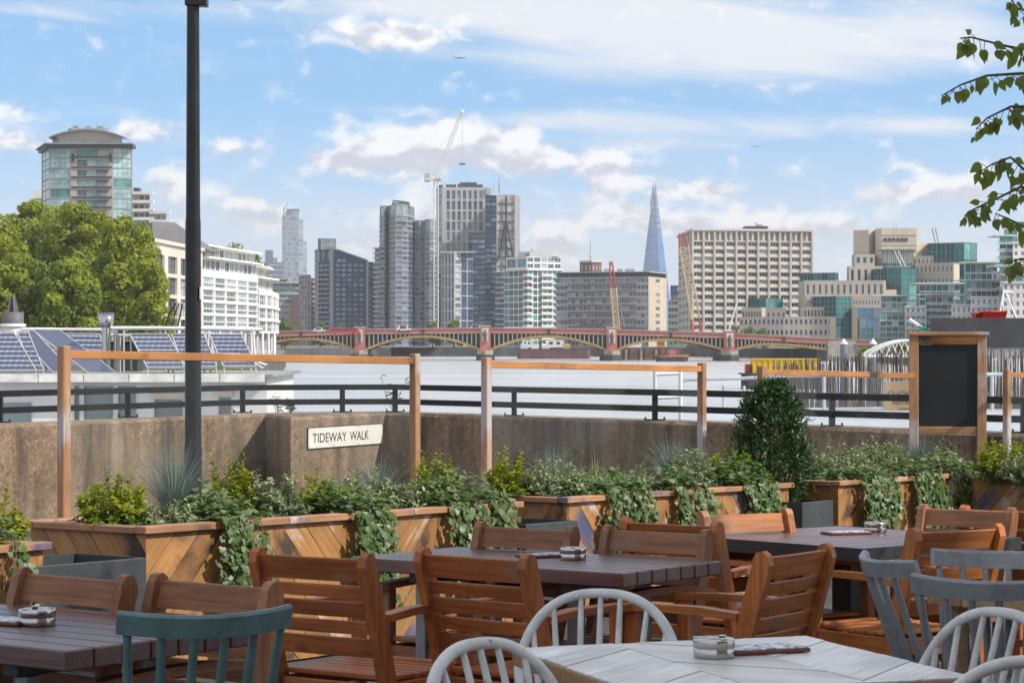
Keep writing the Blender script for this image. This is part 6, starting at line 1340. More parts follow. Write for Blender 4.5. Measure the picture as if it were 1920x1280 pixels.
# ------------------------------------------------------------------ bridge
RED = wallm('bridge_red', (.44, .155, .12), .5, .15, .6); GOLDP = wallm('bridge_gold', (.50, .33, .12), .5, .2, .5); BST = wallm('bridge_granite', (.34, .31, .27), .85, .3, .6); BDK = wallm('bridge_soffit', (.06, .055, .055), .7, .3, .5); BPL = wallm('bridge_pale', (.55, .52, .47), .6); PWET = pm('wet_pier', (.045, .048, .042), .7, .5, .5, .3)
def bridge():
    D = 775
    pc = [(463, 24.2), (675, 0), (910, 0), (1147, 0), (1367, 0), (1562, 0)]
    def dep(x): return D-(x-1000)*.055
    def ydk(x):                                # deck line as seen
        pts = [(430, 630), (525, 626), (675, 621.5), (910, 619.5), (1030, 620), (1147, 622.5), (1367, 629), (1562, 640), (1640, 643)]
        for (xa, ya), (xb, yb) in zip(pts, pts[1:]):
            if x <= xb: return ya+(yb-ya)*(x-xa)/(xb-xa)
        return pts[-1][1]
    def zz(x): return bz(ydk(x), dep(x))
    r = thing('road_bridge', 'red and gold steel arch road bridge crossing the river on granite piers', 'bridge', (0, D, WATER))
    o = Vector((0, D, WATER)); wid = 24
    def pt(x, dz=0, back=0): return Vector((bx(x, dep(x)), dep(x)+back, zz(x)+dz))-o
    xs = [430+i*(1640-430)/60 for i in range(61)]
    def strip(name, z0, z1, out, mat, th=.5, x0=430, x1=1640, back=None):
        m = MB(); q = [x for x in xs if x0 <= x <= x1]; vs = []
        bk = th if back is None else back
        for x in q: vs += [pt(x, z0, -out), pt(x, z1, -out), pt(x, z1, -out+bk), pt(x, z0, -out+bk)]
        fs = [(4*i+j, 4*i+4+j, 4*i+4+(j+1) % 4, 4*i+(j+1) % 4) for i in range(len(q)-1) for j in range(4)]; m.add(vs, fs); return m.build(name, [mat], r)
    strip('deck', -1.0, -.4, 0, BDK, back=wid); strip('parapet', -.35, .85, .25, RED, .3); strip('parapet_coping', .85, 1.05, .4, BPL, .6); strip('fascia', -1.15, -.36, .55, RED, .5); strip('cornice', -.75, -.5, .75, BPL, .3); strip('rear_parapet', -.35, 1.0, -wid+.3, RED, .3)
    strip('road_surface', -.395, -.38, -.6, pm('asphalt', (.06, .06, .062), .9, .2, .5), back=wid-1.4)
    piers = [675, 910, 1147, 1367]; ends = [463]+piers+[1562]
    for k in range(5):                         # arch ribs with spandrel columns
        xa, xb = ends[k], ends[k+1]; xa += 9 if k else 0; xb -= 9 if k < 4 else 0; n = 24
        dm = -1.55; zs_ = min(zz(xa), zz(xb))-CZ
        def arch(t): spring = bz(653.5, dep(xa+(xb-xa)*t))-zz(xa+(xb-xa)*t); return dm-(abs(2*t-1)**2.0)*(dm-spring)
        for back in (-.1, 6, 12, 18, 23.6):
            m = MB(); vs = []
            for i in range(n+1):
                t = i/n; x = xa+(xb-xa)*t; z = arch(t)
                vs += [pt(x, z-.95, back-.35), pt(x, z, back-.35), pt(x, z, back+.35), pt(x, z-.95, back+.35)]
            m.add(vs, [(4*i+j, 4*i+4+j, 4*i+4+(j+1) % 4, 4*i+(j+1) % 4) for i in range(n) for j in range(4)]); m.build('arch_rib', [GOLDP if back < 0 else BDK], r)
        m = 26
        for i in range(m+1):
            t = i/m; x = xa+(xb-xa)*t; z = arch(t)
            if -1.1-z > .55:
                p = pt(x); MB().box(p.x-.19, p.x+.19, p.y-.12, p.y+.25, p.z+z-.02, p.z-1.0).build('spandrel_column', [BPL], r)
        vs = []
        for i in range(n+1): t = i/n; x = xa+(xb-xa)*t; vs += [pt(x, arch(t)-.3, 1.4), pt(x, -1.0, 1.4)]
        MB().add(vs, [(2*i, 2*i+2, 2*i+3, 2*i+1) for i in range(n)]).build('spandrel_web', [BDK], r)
        xm = (xa+xb)/2; p = pt(xm); MB().box(p.x-.55, p.x+.55, p.y-.95, p.y-.5, p.z-1.7, p.z+.5).build('keystone_emblem', [BDK], r)
    bronze = wallm('bronze', (.10, .095, .075), .5)
    for x in piers+[1556]:
        p = pt(x); d = dep(x); zw = 0
        if x < 1500:
            pr = thing_part(r, 'pier', [(p.x-3.3, p.y-4.2), (p.x, p.y-6.4), (p.x+3.3, p.y-4.2), (p.x+3.3, p.y+wid+3), (p.x-3.3, p.y+wid+3)], -2, 2.1, PWET)
            thing_part(pr, 'pier_cap', [(p.x-2.9, p.y-3.4), (p.x, p.y-5.2), (p.x+2.9, p.y-3.4), (p.x+2.9, p.y+wid), (p.x-2.9, p.y+wid)], 2.1, 3.6, BST)
            py_ = MB().box(p.x-1.85, p.x+1.85, p.y-2.4, p.y+1.0, 3.6, p.z+1.5).build('pier_pylon', [RED], r)
            MB().box(p.x-1.15, p.x+1.15, p.y-2.52, p.y-2.41, p.z-4.0, p.z+.9).build('niche', [BPL], py_)
            m = MB(); m.tube([(p.x, p.y-2.8, p.z-3.9), (p.x, p.y-2.85, p.z-2.6), (p.x, p.y-2.9, p.z-1.6), (p.x, p.y-2.85, p.z-.75), (p.x, p.y-2.85, p.z-.5)], [.62, .55, .7, .62, .25], 10); m.lathe([(0, -.36), (.3, -.2), (.33, 0), (.25, .25), (0, .36)], 10, 0, Matrix.Translation((p.x, p.y-2.9, p.z-.15)))
            m.tube([(p.x-.55, p.y-2.9, p.z-.9), (p.x-.75, p.y-3.1, p.z-1.6), (p.x-.2, p.y-3.4, p.z-1.9)], .17, 6); m.build('statue', [bronze], py_)
            MB().box(p.x-2.0, p.x+2.0, p.y-2.6, p.y+1.1, p.z+1.5, p.z+1.8).build('pylon_cap', [BPL], py_)
        else:
            MB().box(p.x-1, p.x+20, p.y-3, p.y+wid, -2, p.z+.2).build('abutment', [BST], r)
    for i in range(9):                         # lamp standards on the parapet
        x = 500+i*128; p = pt(x); MB().tube([(p.x, p.y+.6, p.z), (p.x, p.y+.6, p.z+3.2)], [.09, .05], 6).build('lamp_standard', [BDK], r)
def thing_part(r, name, poly, z0, z1, mat): return MB().prism(poly, z0, z1).build(name, [mat], r)
bridge()
# vehicles crossing
def vehicle(name, label, cat, x, y, d, L_, h, mat, bus=False):
    z0 = bz(y, d); r = thing(name, label, cat, (bx(x, d), d, z0)); w = 2.2 if bus else 1.75
    if bus:
        bo = MB().box(-L_/2, L_/2, 0, w, .35, h, 0, None, .15).build('body', [mat], r)
        for zz_ in (1.0, 2.7):
            for k in range(6): MB().box(-L_/2+.5+k*(L_-1)/6+.08, -L_/2+.5+(k+1)*(L_-1)/6-.08, -.03, -.002, zz_+.3, zz_+1.15).build('window', [GL['dark']], bo)
    else:
        pr = [(-L_/2, .35), (L_/2, .35), (L_/2, .85), (L_*.32, .95), (L_*.16, h), (-L_*.28, h), (-L_*.44, .95), (-L_/2, .85)]
        MB().prism(pr, 0, w, 0, Matrix(((1, 0, 0, 0), (0, 0, -1, w), (0, 1, 0, 0), (0, 0, 0, 1)))).build('body', [mat], r)
        for a_, c_ in ((-L_*.26, -.05), (.05, L_*.17)): MB().box(a_, c_, -.02, -.002, .95, h-.12).build('window', [GL['dark']], r)
    for xx in (-L_*.32, L_*.32): MB().lathe([(0, -.01), (.34, 0), (.36, .1), (.36, .2), (0, .22)], 14, 0, Matrix(((1, 0, 0, xx), (0, 0, 1, -.02), (0, 1, 0, .36), (0, 0, 0, 1)))).build('wheel', [ash], r)
busred = pm('bus_red', (.50, .03, .03), .35, .1, 3)
vehicle('double_decker_bus', 'red double-decker bus on the bridge left of the first pier', 'bus', 645, 626.5, 785, 10.5, 2.3, busred, True)
carw = pm('car_white', (.6, .6, .6), .3, .05, 3); carg = pm('car_grey', (.12, .12, .13), .3, .05, 3)
vehicle('car', 'white car on the bridge above the first arch', 'car', 598, 623.3, 786, 4.4, 1.95, carw); vehicle('van', 'white van on the bridge above the middle of the second arch', 'van', 757, 621, 786, 5.5, 2.3, carw); vehicle('van', 'white van on the bridge just left of the second pier', 'van', 893, 619.8, 786, 5.5, 2.3, carw)
vehicle('double_decker_bus', 'red bus on the bridge below the grey slab office', 'bus', 1108, 626, 783, 9.5, 2.2, busred, True); vehicle('car', 'grey car on the bridge below the cream grid office', 'car', 1265, 626.2, 775, 4.4, 1.9, carg)
# ================================================================== trees across the water
L_pl = leafmat('plane_leaf', (.135, .185, .015), (.42, .45, .06), .55, .42, .35); L_pl2 = leafmat('dark_plane_leaf', (.085, .13, .013), (.26, .31, .045), .55, .4, .35); L_far = leafmat('far_leaf', (.10, .15, .02), (.25, .29, .06), .6, .35, .3)
tbark = pm('plane_bark', (.16, .13, .10), .85, .4, 1.2, .3)
def tree(label, x, d, ytop, wpx, seed, mats, ybase=None, n=9000, leaf=.46, group='plane trees along the left bank', name='plane_tree', zbase=None, lobes=30, low=.12):
    R = random.Random(seed); zb_ = ZB if zbase is None else zbase; H = bz(ytop, d)-zb_; rad = wpx*d/FPX/2
    r = thing(name, label, 'tree', (bx(x, d), d, zb_), 0, group)
    t = MB(); t.tube([(0, 0, -.3), (R.uniform(-.2, .2), 0, H*.18), (R.uniform(-.5, .5), R.uniform(-.4, .4), H*.38), (R.uniform(-.8, .8), 0, H*.62), (0, 0, H*.85)], [rad*.085, rad*.065, rad*.055, rad*.035, rad*.01], 9)
    L_ = []
    for k in range(lobes):
        a = 2.399*k+R.uniform(-.4, .4); q = (k+.5)/lobes; zc = H*(low+.10+(.80-low)*q); rr = rad*(.80*sqrt(max(.05, 1-(1.7*q-.75)**2 if q > .44 else 1-.25*(1-q)))); ro = rr*R.uniform(.35, .85) if k < lobes-1 else rr*.15
        c = Vector((cos(a)*ro, sin(a)*ro, zc)); s_ = rad*R.uniform(.20, .40)*(1.12-.35*q); L_.append((c, s_))
        t.tube([(0, 0, H*(.18+.4*q)), c*.5+Vector((0, 0, H*.12)), c], [rad*.03, rad*.02, rad*.008], 5)
    t.build('trunk', [tbark], r); f = MB(); per = n//lobes
    for i, (c, s_) in enumerate(L_):
        for k in range(per):
            v = rv(R).normalized(); q = s_*(.62+.42*R.random()**.6); bump = 1+.30*mnoise.noise(v*2.3+Vector((i*3.1, seed, 0)))+.16*mnoise.noise(v*6+Vector((i, 0, seed)))
            p = c+Vector((v.x*q*bump, v.y*q*bump, v.z*q*.80*bump))
            if mnoise.noise(p*(1.5/s_)+Vector((seed, 0, 0))) < -.30: continue
            l = leaf*R.uniform(.6, 1.25); dn = (v+rv(R, .6)); d1 = v.cross(rv(R)).normalized(); d1 = (d1+Vector((0, 0, -.3))).normalized()
            M = orient(p, d1, dn); w = l*.85; f.add([(-w*.5, 0, 0), (w*.5, 0, 0), (w*.42, l*.7, l*.12), (0, l, 0), (-w*.42, l*.7, l*.12)], [(0, 1, 2, 3, 4)], i % len(mats), M, False)
    tag(f.build('crown', mats, r), kind='stuff'); return r
tree('plane tree at the far left edge of the view', -8, 330, 388, 190, 1, [L_pl], n=15000)
tree('tall plane tree in front of the glass office tower', 62, 352, 352, 195, 2, [L_pl], n=17000)
tree('broad plane tree right of the tall one, left of the white apartments', 150, 345, 356, 190, 3, [L_pl], n=17000)
tree('plane tree nearest the white apartments, overlapping their left wing', 228, 318, 388, 185, 4, [L_pl, L_pl], n=17000)
tree('smaller plane tree leaning over the chimney at the right end of the row', 282, 305, 470, 118, 5, [L_pl], n=8000)
tree('plane tree low in the row behind the dark flue', 40, 305, 470, 170, 6, [L_pl2, L_pl], n=13000)
tree('plane tree low in the row behind the steel chimney', 130, 300, 480, 170, 7, [L_pl2, L_pl], n=13000)
tree('tree just below the white stepped flats', 262, 420, 392, 90, 8, [L_pl2], n=5000); tree('dark round tree above the slate hip roof', 305, 430, 416, 70, 9, [L_pl2], n=5000)
tree('tree behind the lamp post above the white roof', 342, 440, 426, 70, 10, [L_pl], n=4000); tree('tree behind the roof of the white apartments', 440, 470, 441, 110, 11, [L_pl2], n=5000); tree('tree at the river end behind the white apartments', 476, 480, 462, 84, 12, [L_pl2], n=5000)
G2 = 'trees along the far embankment'
for lb, x, d, yt, w, sd in (('small tree at the left foot of the bridge by the white apartments', 535, 880, 592, 40, 13), ('round tree on the far bank below the green office', 528, 900, 600, 34, 14), ('tree on the far bank left of the dark sloping block', 600, 1020, 600, 36, 15), ('tree on the far bank below the dark sloping block', 640, 1025, 603, 44, 16), ('bright green tree under the crane, left one of the pair', 812, 1010, 600, 40, 17), ('bright green tree under the crane, right one of the pair', 852, 1005, 597, 50, 18), ('small tree right of the blue glass tower base', 905, 1010, 611, 36, 19),
                            ('bush-like tree in front of the stone headquarters, left one', 1378, 850, 611, 34, 20), ('bush-like tree in front of the stone headquarters, middle one', 1405, 848, 611, 36, 21), ('bush-like tree in front of the stone headquarters, right one', 1430, 846, 613, 34, 22)):
    tree(lb, x, d, yt, w, sd, [L_far], n=2600, leaf=.9, group=G2, name='embankment_tree', lobes=9, low=.05)
for lb, x, d, yt, w, sd in (('leafy tree behind the stick fence near the white arch', 1622, 300, 652, 40, 31), ('yellow-green tree left of the blackboard under the white arch', 1690, 280, 638, 44, 32)): tree(lb, x, d, yt, w, sd, [L_pl], n=2500, leaf=.4, group='small trees behind the stick fence', name='quay_tree', lobes=8, low=.05)
# ================================================================== houseboat with solar roof (left)
def solar_mat(name, cx, cy, col=(.065, .075, .13), line=(.66, .68, .70), lw=.05):
    m, nt, N, L, B = new_mat(name); tc = N.new('ShaderNodeTexCoord'); sp = N.new('ShaderNodeSeparateXYZ'); L.new(tc.outputs['Object'], sp.inputs[0])
    def mth(op, a, b=0.0):
        n = N.new('ShaderNodeMath'); n.operation = op
        for i, v in enumerate((a, b)):
            if isinstance(v, (int, float)): n.inputs[i].default_value = v
            else: L.new(v, n.inputs[i])
        return n.outputs[0]
    fx = mth('ABSOLUTE', mth('SUBTRACT', mth('FRACT', mth('MULTIPLY', sp.outputs[0], 1/cx)), .5)); fy = mth('ABSOLUTE', mth('SUBTRACT', mth('FRACT', mth('MULTIPLY', sp.outputs[1], 1/cy)), .5))
    g = mth('MAXIMUM', mth('GREATER_THAN', fy, .5-lw), mth('MULTIPLY', mth('GREATER_THAN', fx, .5-lw*.6), .12)); dia = mth('GREATER_THAN', mth('ADD', fx, fy), .86); g = mth('MAXIMUM', g, dia)
    mx = N.new('ShaderNodeMix'); mx.data_type = 'RGBA'; L.new(g, mx.inputs[0]); mx.inputs[6].default_value = (*col, 1); mx.inputs[7].default_value = (*line, 1); L.new(mx.outputs[2], B.inputs['Base Color']); B.inputs['Roughness'].default_value = .16; B.inputs['Specular IOR Level'].default_value = .7
    return m
alu = pm('aluminium_frame', (.58, .58, .58), .4, .1, 5, 0, .4); whp = pm('white_boat_paint', (.72, .71, .69), .45, .10, .9, .1); rustw = wood('rust_streaked_white', (.70, .69, .66), 'X', .9, .5, .04, (((.30, .11, .03), .72, 4, 1.4),)); bgl = clearglass('boat_glass', (.55, .66, .64), .25); bdark = pm('boat_interior', (.10, .12, .12), .6, .3, 1); boatgl = glassm('houseboat_window', (.20, .26, .26), .12)
SOL = solar_mat('solar_cells', .125, .155); TUB = solar_mat('collector_tubes', .07, 40, (.02, .028, .07), (.07, .08, .14), .12)
def houseboat():
    d = 42; r = thing('houseboat', 'white houseboat with big windows moored behind the parapet at the left', 'houseboat', (bx(0, d), d, WATER)); o = Vector((bx(0, d), d, WATER))
    zr = bz(706, d)-WATER; x0, x1 = bx(-260, d)-o.x, bx(500, d)-o.x; dep = 5.2
    hull = [(x0-1, 0), (x1+.5, 0), (x1+2.4, dep*.5), (x1+.5, dep), (x0-1, dep)]; MB().prism(hull, -.8, 2.2).build('hull', [pm('hull_black', (.03, .03, .035), .5, .2, .6)], r)
    m = MB(); bays = [(287, 345, 746, 860), (408, 436, 742, 860), (137, 152, 720, 860), (155, 215, 720, 860), (219, 258, 720, 860), (-60, 62, 752, 860)]
    # cabin front with openings cut as columns
    xs = sorted(bays); cur = x0
    for (a, b_, yt, yb) in xs:
        A, Bx = bx(a, d)-o.x, bx(b_, d)-o.x; m.box(cur, A, 0, .12, 2.2, zr); m.box(A, Bx, 0, .12, bz(yt, d)-WATER, zr); cur = Bx
    m.box(cur, x1, 0, .12, 2.2, zr); m.box(x0, x0+.1, .121, dep-.121, 2.2, zr).box(x1-.1, x1, .121, dep-.121, 2.2, zr).box(x0, x1, dep-.12, dep, 2.2, zr); m.build('cabin_wall', [whp], r)
    for (a, b_, yt, yb) in bays:
        A, Bx = bx(a, d)-o.x, bx(b_, d)-o.x; zt_ = bz(yt, d)-WATER
        wdw = MB().box(A+.002, Bx-.002, .06, .075, 2.2, zt_-.002).build('window', [boatgl], r)
        fr = MB().box(A, A+.03, -.01, .058, 2.2, zt_).box(Bx-.03, Bx, -.01, .058, 2.2, zt_).box(A+.03, Bx-.03, -.01, .058, zt_-.03, zt_-.001); fr.build('window_frame', [alu], wdw)
        if a > 280: MB().box(A-.05, Bx+.02, -.10, -.012, zt_, zt_+.10, 0, None, .01).build('awning_box', [pm('awning_cream', (.62, .52, .42), .6, .1, 3)], wdw)
    MB().box(x0-.1, x1+.15, -.25, dep+.2, zr, zr+.05).build('roof', [pm('roof_felt', (.30, .29, .27), .9, .3, .8, .3)], r)
    for k in range(9):
        a = x0+(x1-x0)*k/9; b_ = x0+(x1-x0)*(k+1)/9; MB().box(-(b_-a)/2+.01, (b_-a)/2-.01, -.02, .02, -.10, .06).build('fascia_panel', [rustw], r, ((a+b_)/2, -.28, zr))
    return zr
zr_boat = houseboat()
RZ = WATER+zr_boat+.05
GP = 'tilted solar panels on the houseboat roof'
def panel(label, tl, tr, bl, d0, d1, mat=SOL, frame=alu, name='solar_panel', legs=True):
    """tl, tr, bl: pixel corners; top edge at depth d0, bottom edge at depth d1"""
    TL, TR, BL = at(tl[0], tl[1], d0), at(tr[0], tr[1], d0), at(bl[0], bl[1], d1); u = TR-TL; v = TL-BL; w, h = u.length, v.length; ux = u.normalized(); nz_ = ux.cross(v.normalized()).normalized(); vy = nz_.cross(ux)
    sh = v.dot(ux); h = v.dot(vy); M = Matrix((ux, vy, nz_)).transposed().to_4x4(); M.translation = BL
    r = thing(name, label, 'solar panel', matrix=M, group=GP); f = .022
    q = lambda x, y: (x+sh*y/h, y)
    def strip(a, b_, c, d_, z0, z1): return MB().prism([q(*a), q(*b_), q(*c), q(*d_)], z0, z1)
    strip((0, 0), (w, 0), (w, h), (0, h), 0, .02).build('cell_sheet', [mat], r)
    fm = [strip((-f, -f), (w+f, -f), (w+f, 0), (-f, 0), -.02, .03), strip((-f, h), (w+f, h), (w+f, h+f), (-f, h+f), -.02, .03), strip((-f, 0), (0, 0), (0, h), (-f, h), -.02, .03), strip((w, 0), (w+f, 0), (w+f, h), (w, h), -.02, .03)]
    for m in fm: m.build('frame', [frame], r)
    if legs:
        Mi = M.inverted()
        for p in (BL, BL+u): 
            g = Vector((p.x, p.y, RZ)); MB().tube([Mi @ p, Mi @ g], .02, 6).build('foot', [frame], r)
        for p in (TL, TR):
            g = Vector((p.x, p.y+.1, RZ)); MB().tube([Mi @ p, Mi @ g], .02, 6).build('strut', [frame], r)
panel('solar panel left of the lamp post, behind its long rail', (245, 628), (314, 628), (277, 689), 44.2, 43.2)
panel('solar panel crossed by the lamp post', (323, 628), (382, 628), (345, 688), 44.2, 43.2)
panel('solar panel right of the lamp post, last of the row', (394, 629), (452, 629), (420, 687), 44.2, 43.2)
panel('large solar panel at the left edge of the view', (-60, 624), (25, 624), (-20, 695), 44.0, 43.0)
panel('blue collector behind the first post of the screen', (33, 623), (52, 623), (62, 695), 44.2, 43.2)
panel('dark sloping tube collector running down behind the screen post', (62, 620), (112, 621), (166, 700), 45.6, 43.4, TUB); panel('lower dark tube collector left of the screen post', (34, 626), (64, 622), (100, 699), 45.4, 43.6, TUB)
panel('solar panel in the back row left of the steel chimney', (122, 627), (186, 628), (131, 656), 46.6, 46.2); panel('solar panel in the back row nearest the dark flue', (84, 626), (114, 627), (92, 656), 46.6, 46.2)
# roof pipes, chimneys
def pipe_run(label, pts, d, r_=.03, posts=()):
    P = [at(x, y, d) for x, y in pts]; o = P[0].copy(); o.z = RZ; t = thing('pipe_rail', label, 'pipe', o)
    MB().tube([p-o for p in P], r_, 8).build('pipe', [whp], t)
    for x in posts: p = at(x, pts[0][1], d)-o; MB().tube([(p.x, p.y, 0), (p.x, p.y, p.z)], .022, 6).build('post', [alu], t)
pipe_run('white pipe along the roof between the flue and the chimney', [(-40, 615), (0, 617), (75, 617), (190, 618)], 46.9, .036, (0, 108)); pipe_run('white pipe along the roof above the three solar panels', [(208, 615), (300, 615), (420, 617), (492, 618)], 44.6, .04, (232, 310, 405, 470)); pipe_run('thin white pipe right of the steel chimney', [(203, 628), (245, 628)], 44.8, .025, (225,)); pipe_run('bent grey pipe at the right end of the houseboat roof', [(475, 620), (478, 680), (492, 690), (500, 684), (480, 678)], 43.5, .025)
def chimney():
    d = 44.6; o = at(199, 690, d); o.z = RZ; t = thing('steel_chimney', 'shiny steel chimney with a wide cowl on the houseboat roof', 'chimney', o); k = d/FPX
    zt_ = bz(586, d)-RZ; MB().lathe([(8.5*k, 0), (8.5*k, zt_-.25)], 20).build('flue_pipe', [chrome], t); MB().lathe([(8.6*k, zt_-.32), (13*k, zt_-.26), (14*k, zt_-.2), (15*k, zt_), (13.5*k, zt_-.01), (0, zt_-.05)], 24).build('cowl', [chrome], t); MB().tube([(.2, .05, 0), (.2, .05, zt_-.4)], .05, 10).build('side_pipe', [chrome], t)
    d = 47; o = at(24, 612, d); t = thing('roof_flue', 'dark round flue with pointed fins at the left edge', 'flue', (o.x, o.y, RZ)); k = d/FPX; zb_ = bz(607, d)-RZ; zt_ = bz(585, d)-RZ
    fl = pm('flue_grey', (.13, .12, .125), .6, .15, 2); MB().lathe([(20*k, 0), (20*k, zb_-.02)], 24).build('flue_base', [whp], t); MB().lathe([(20*k, zb_), (20*k, zt_), (18.5*k, zt_), (18*k, zt_-.1), (0, zt_-.1)], 28).build('drum', [fl], t); MB().lathe([(24*k, zb_-.06), (24*k, zb_), (0, zb_+.001)], 28).build('collar', [whp], t)
    ht = bz(554, d)-RZ
    for a in range(4):
        M = Matrix.Rotation(a*pi/2+.5, 4, 'Z'); MB().prism([(0, zt_-.1), (14*k, zt_-.1), (4*k, ht), (0, ht)], -.012, .012, 0, M @ Matrix(((1, 0, 0, 0), (0, 0, 1, 0), (0, 1, 0, 0), (0, 0, 0, 1)))).build('fin', [fl], t)
chimney()
def wind_sail():
    d = 48; o = at(330, 618, d); t = thing('slatted_sail', 'black curved slatted frame standing between the houseboat and the white apartments', 'sculpture', (o.x, o.y, RZ)); n = 14
    Lf = [at(311+22*(i/n)**1.6*0+((330-311)*(i/n)**1.7), 614-(614-568)*(i/n), d)-Vector((o.x, o.y, RZ)) for i in range(n+1)]; Rt = [at(332+(342-332)*(i/n)**.8, 614-(614-570)*(i/n), d)-Vector((o.x, o.y, RZ)) for i in range(n+1)]
    base = [Vector((Lf[0].x, 0, 0)), Vector((Rt[0].x, 0, 0))]
    MB().tube([base[0]]+Lf, .018, 6).build('frame', [black], t); MB().tube([base[1]]+Rt, .018, 6).build('frame', [black], t)
    for i in range(n+1): MB().tube([Lf[i], Rt[i]+Vector((0, .02, 0))], .009, 5).build('slat', [black], t)
    MB().tube([(a+b_)*.5 for a, b_ in zip(Lf, Rt)], .014, 5).build('spine', [black], t)
wind_sail()
o_ = at(170, 690, 44.9); o_.z = RZ
db = thing('roof_box', 'black box behind the steel chimney on the houseboat roof', 'box', (bx(228, 46), 46, RZ)); MB().box(-.28, .35, 0, .7, 0, bz(642, 46)-RZ, 0, None, .02).build('box_body', [steel_black], db); MB().box(-.31, .38, -.03, .73, bz(642, 46)-RZ, bz(640, 46)-RZ, 0, None, .01).build('lid', [steel_black], db)
# ================================================================== moored barge with stick fence (right)
deckm = pm('barge_deck_paint', (.42, .44, .48), .55, .12, .4, .1)
def barge():
    zd = .20; r = thing('moored_barge', 'pale grey decked barge moored behind the parapet at the right', 'barge', (bx(1600, 38), 38, WATER)); o = Vector((bx(1600, 38), 38, WATER))
    P = [(bx(1318, 44.5), 44.5), (bx(1325, 30), 30), (14, 26), (16, 44.5)]; P = [(x-o.x, y-o.y) for x, y in P]
    MB().prism(P, -.5, zd-WATER-.08).build('hull', [pm('barge_hull', (.20, .21, .23), .6, .2, .5)], r); MB().prism([(p[0]*1.003, p[1]) for p in P], zd-WATER-.08, zd-WATER).build('deck', [deckm], r)
    x, y = bx(1336, 30.5)-o.x, 30.5-o.y; MB().box(x-.08, x+.08, y, y+.2, zd-WATER, zd-WATER+.09, 0, None, .01).build('red_locker', [RUST], r)
    return zd
ZD = barge()
def tube_rail(label, pts, d, posts, r_=.036, lower=None, base=None):
    P = [at(x, y, d) for x, y in pts]; o = P[0].copy(); o.z = ZD; t = thing('tubular_railing', label, 'railing', o, group='galvanised railings on the barge'); MB().tube([p-o for p in P], r_, 8).build('top_tube', [galv], t)
    if lower: MB().tube([at(x, y, d)-o for x, y in lower], r_*.8, 8).build('lower_tube', [galv], t)
    for x in posts: a = at(x, pts[0][1]+1, d)-o; MB().tube([(a.x, a.y, 0), (a.x, a.y, a.z)], r_*.9, 8).build('post', [galv], t)
galv = pm('galvanised_tube', (.50, .52, .54), .45, .15, 3, 0, .3)
tube_rail('galvanised tube railing left of the cone shrub', [(1278, 722), (1281, 713), (1300, 711), (1395, 709), (1440, 706)], 43.8, (1357, 1395)); tube_rail('galvanised tube railing in front of the stick fence', [(1440, 705), (1560, 703), (1712, 706)], 43.8, (1545, 1660), .042, [(1440, 768), (1712, 765)]); tube_rail('galvanised tube railing right of the blackboard', [(1800, 702), (1890, 702), (1990, 703)], 43.6, (1860, 1930), .042, [(1800, 772), (1990, 776)])
def gate_frame():
    d = 43.5; o = at(1250, 790, d); t = thing('boarding_ladder', 'white boarding ladder frame standing in front of the river', 'ladder', (o.x, o.y, WATER))
    for x in (1228, 1276): p = at(x, 694, d); MB().tube([(p.x-o.x, 0, 0), (p.x-o.x, 0, p.z-WATER)], .042, 8).build('upright', [whp], t)
    for y in (701, 745): a, b_ = at(1230, y+1, d), at(1274, y-1, d); MB().tube([(a.x-o.x, 0, a.z-WATER), (b_.x-o.x, 0, b_.z-WATER)], .034, 8).build('rung', [whp], t)
    pt_ = thing('floating_pontoon', 'dark floating pontoon below the white boarding ladder', 'pontoon', (o.x, 41, WATER)); MB().box(-1.5, 1.2, -1.5, 3.5, -.3, .2-WATER-.35, 0, None, .05).build('float', [pm('pontoon_black', (.06, .06, .06), .7, .3, 1)], pt_)
gate_frame()
def stick_fence(label, x0, x1, d, ytop, seed, n, amp=14, yb=775):
    R = random.Random(seed); t = thing('stick_fence', label, 'fence', (bx((x0+x1)/2, d), d, ZD), group='weathered stick fences on the barge'); ox = bx((x0+x1)/2, d); mats = [pm('stick_grey', (.17, .155, .14), .85, .3, 9), pm('stick_brown', (.14, .10, .07), .85, .3, 9), pm('stick_dark', (.10, .095, .09), .85, .3, 9)]
    for i in range(n):
        x = x0+(x1-x0)*(i+R.uniform(-.3, .3))/n; yt = ytop(x)+R.uniform(-amp, amp)*.6; X = bx(x, d)-ox; z = bz(yt, d)-ZD; lean = R.gauss(0, .02); w = R.uniform(.009, .019)
        MB().tube([(X, 0, 0), (X+lean*.5+R.gauss(0, .006), R.gauss(0, .02), z*.5), (X+lean, R.gauss(0, .03), z)], [w, w*.9, w*.7], 5).build('stick', [R.choice(mats)], t)
    for zz_ in (.25, .7): MB().tube([(bx(x0, d)-ox, -.03, zz_), (bx(x1, d)-ox, -.03, zz_)], .006, 4).build('wire', [galv], t)
stick_fence('weathered stick fence between the cone shrub and the blackboard', 1448, 1714, 45.5 if False else 44.3, lambda x: 684-max(0, (x-1470))*.11, 5, 150, 16); stick_fence('weathered stick fence right of the blackboard', 1846, 1990, 44.3, lambda x: 664-(x-1846)*.12, 6, 80, 26)
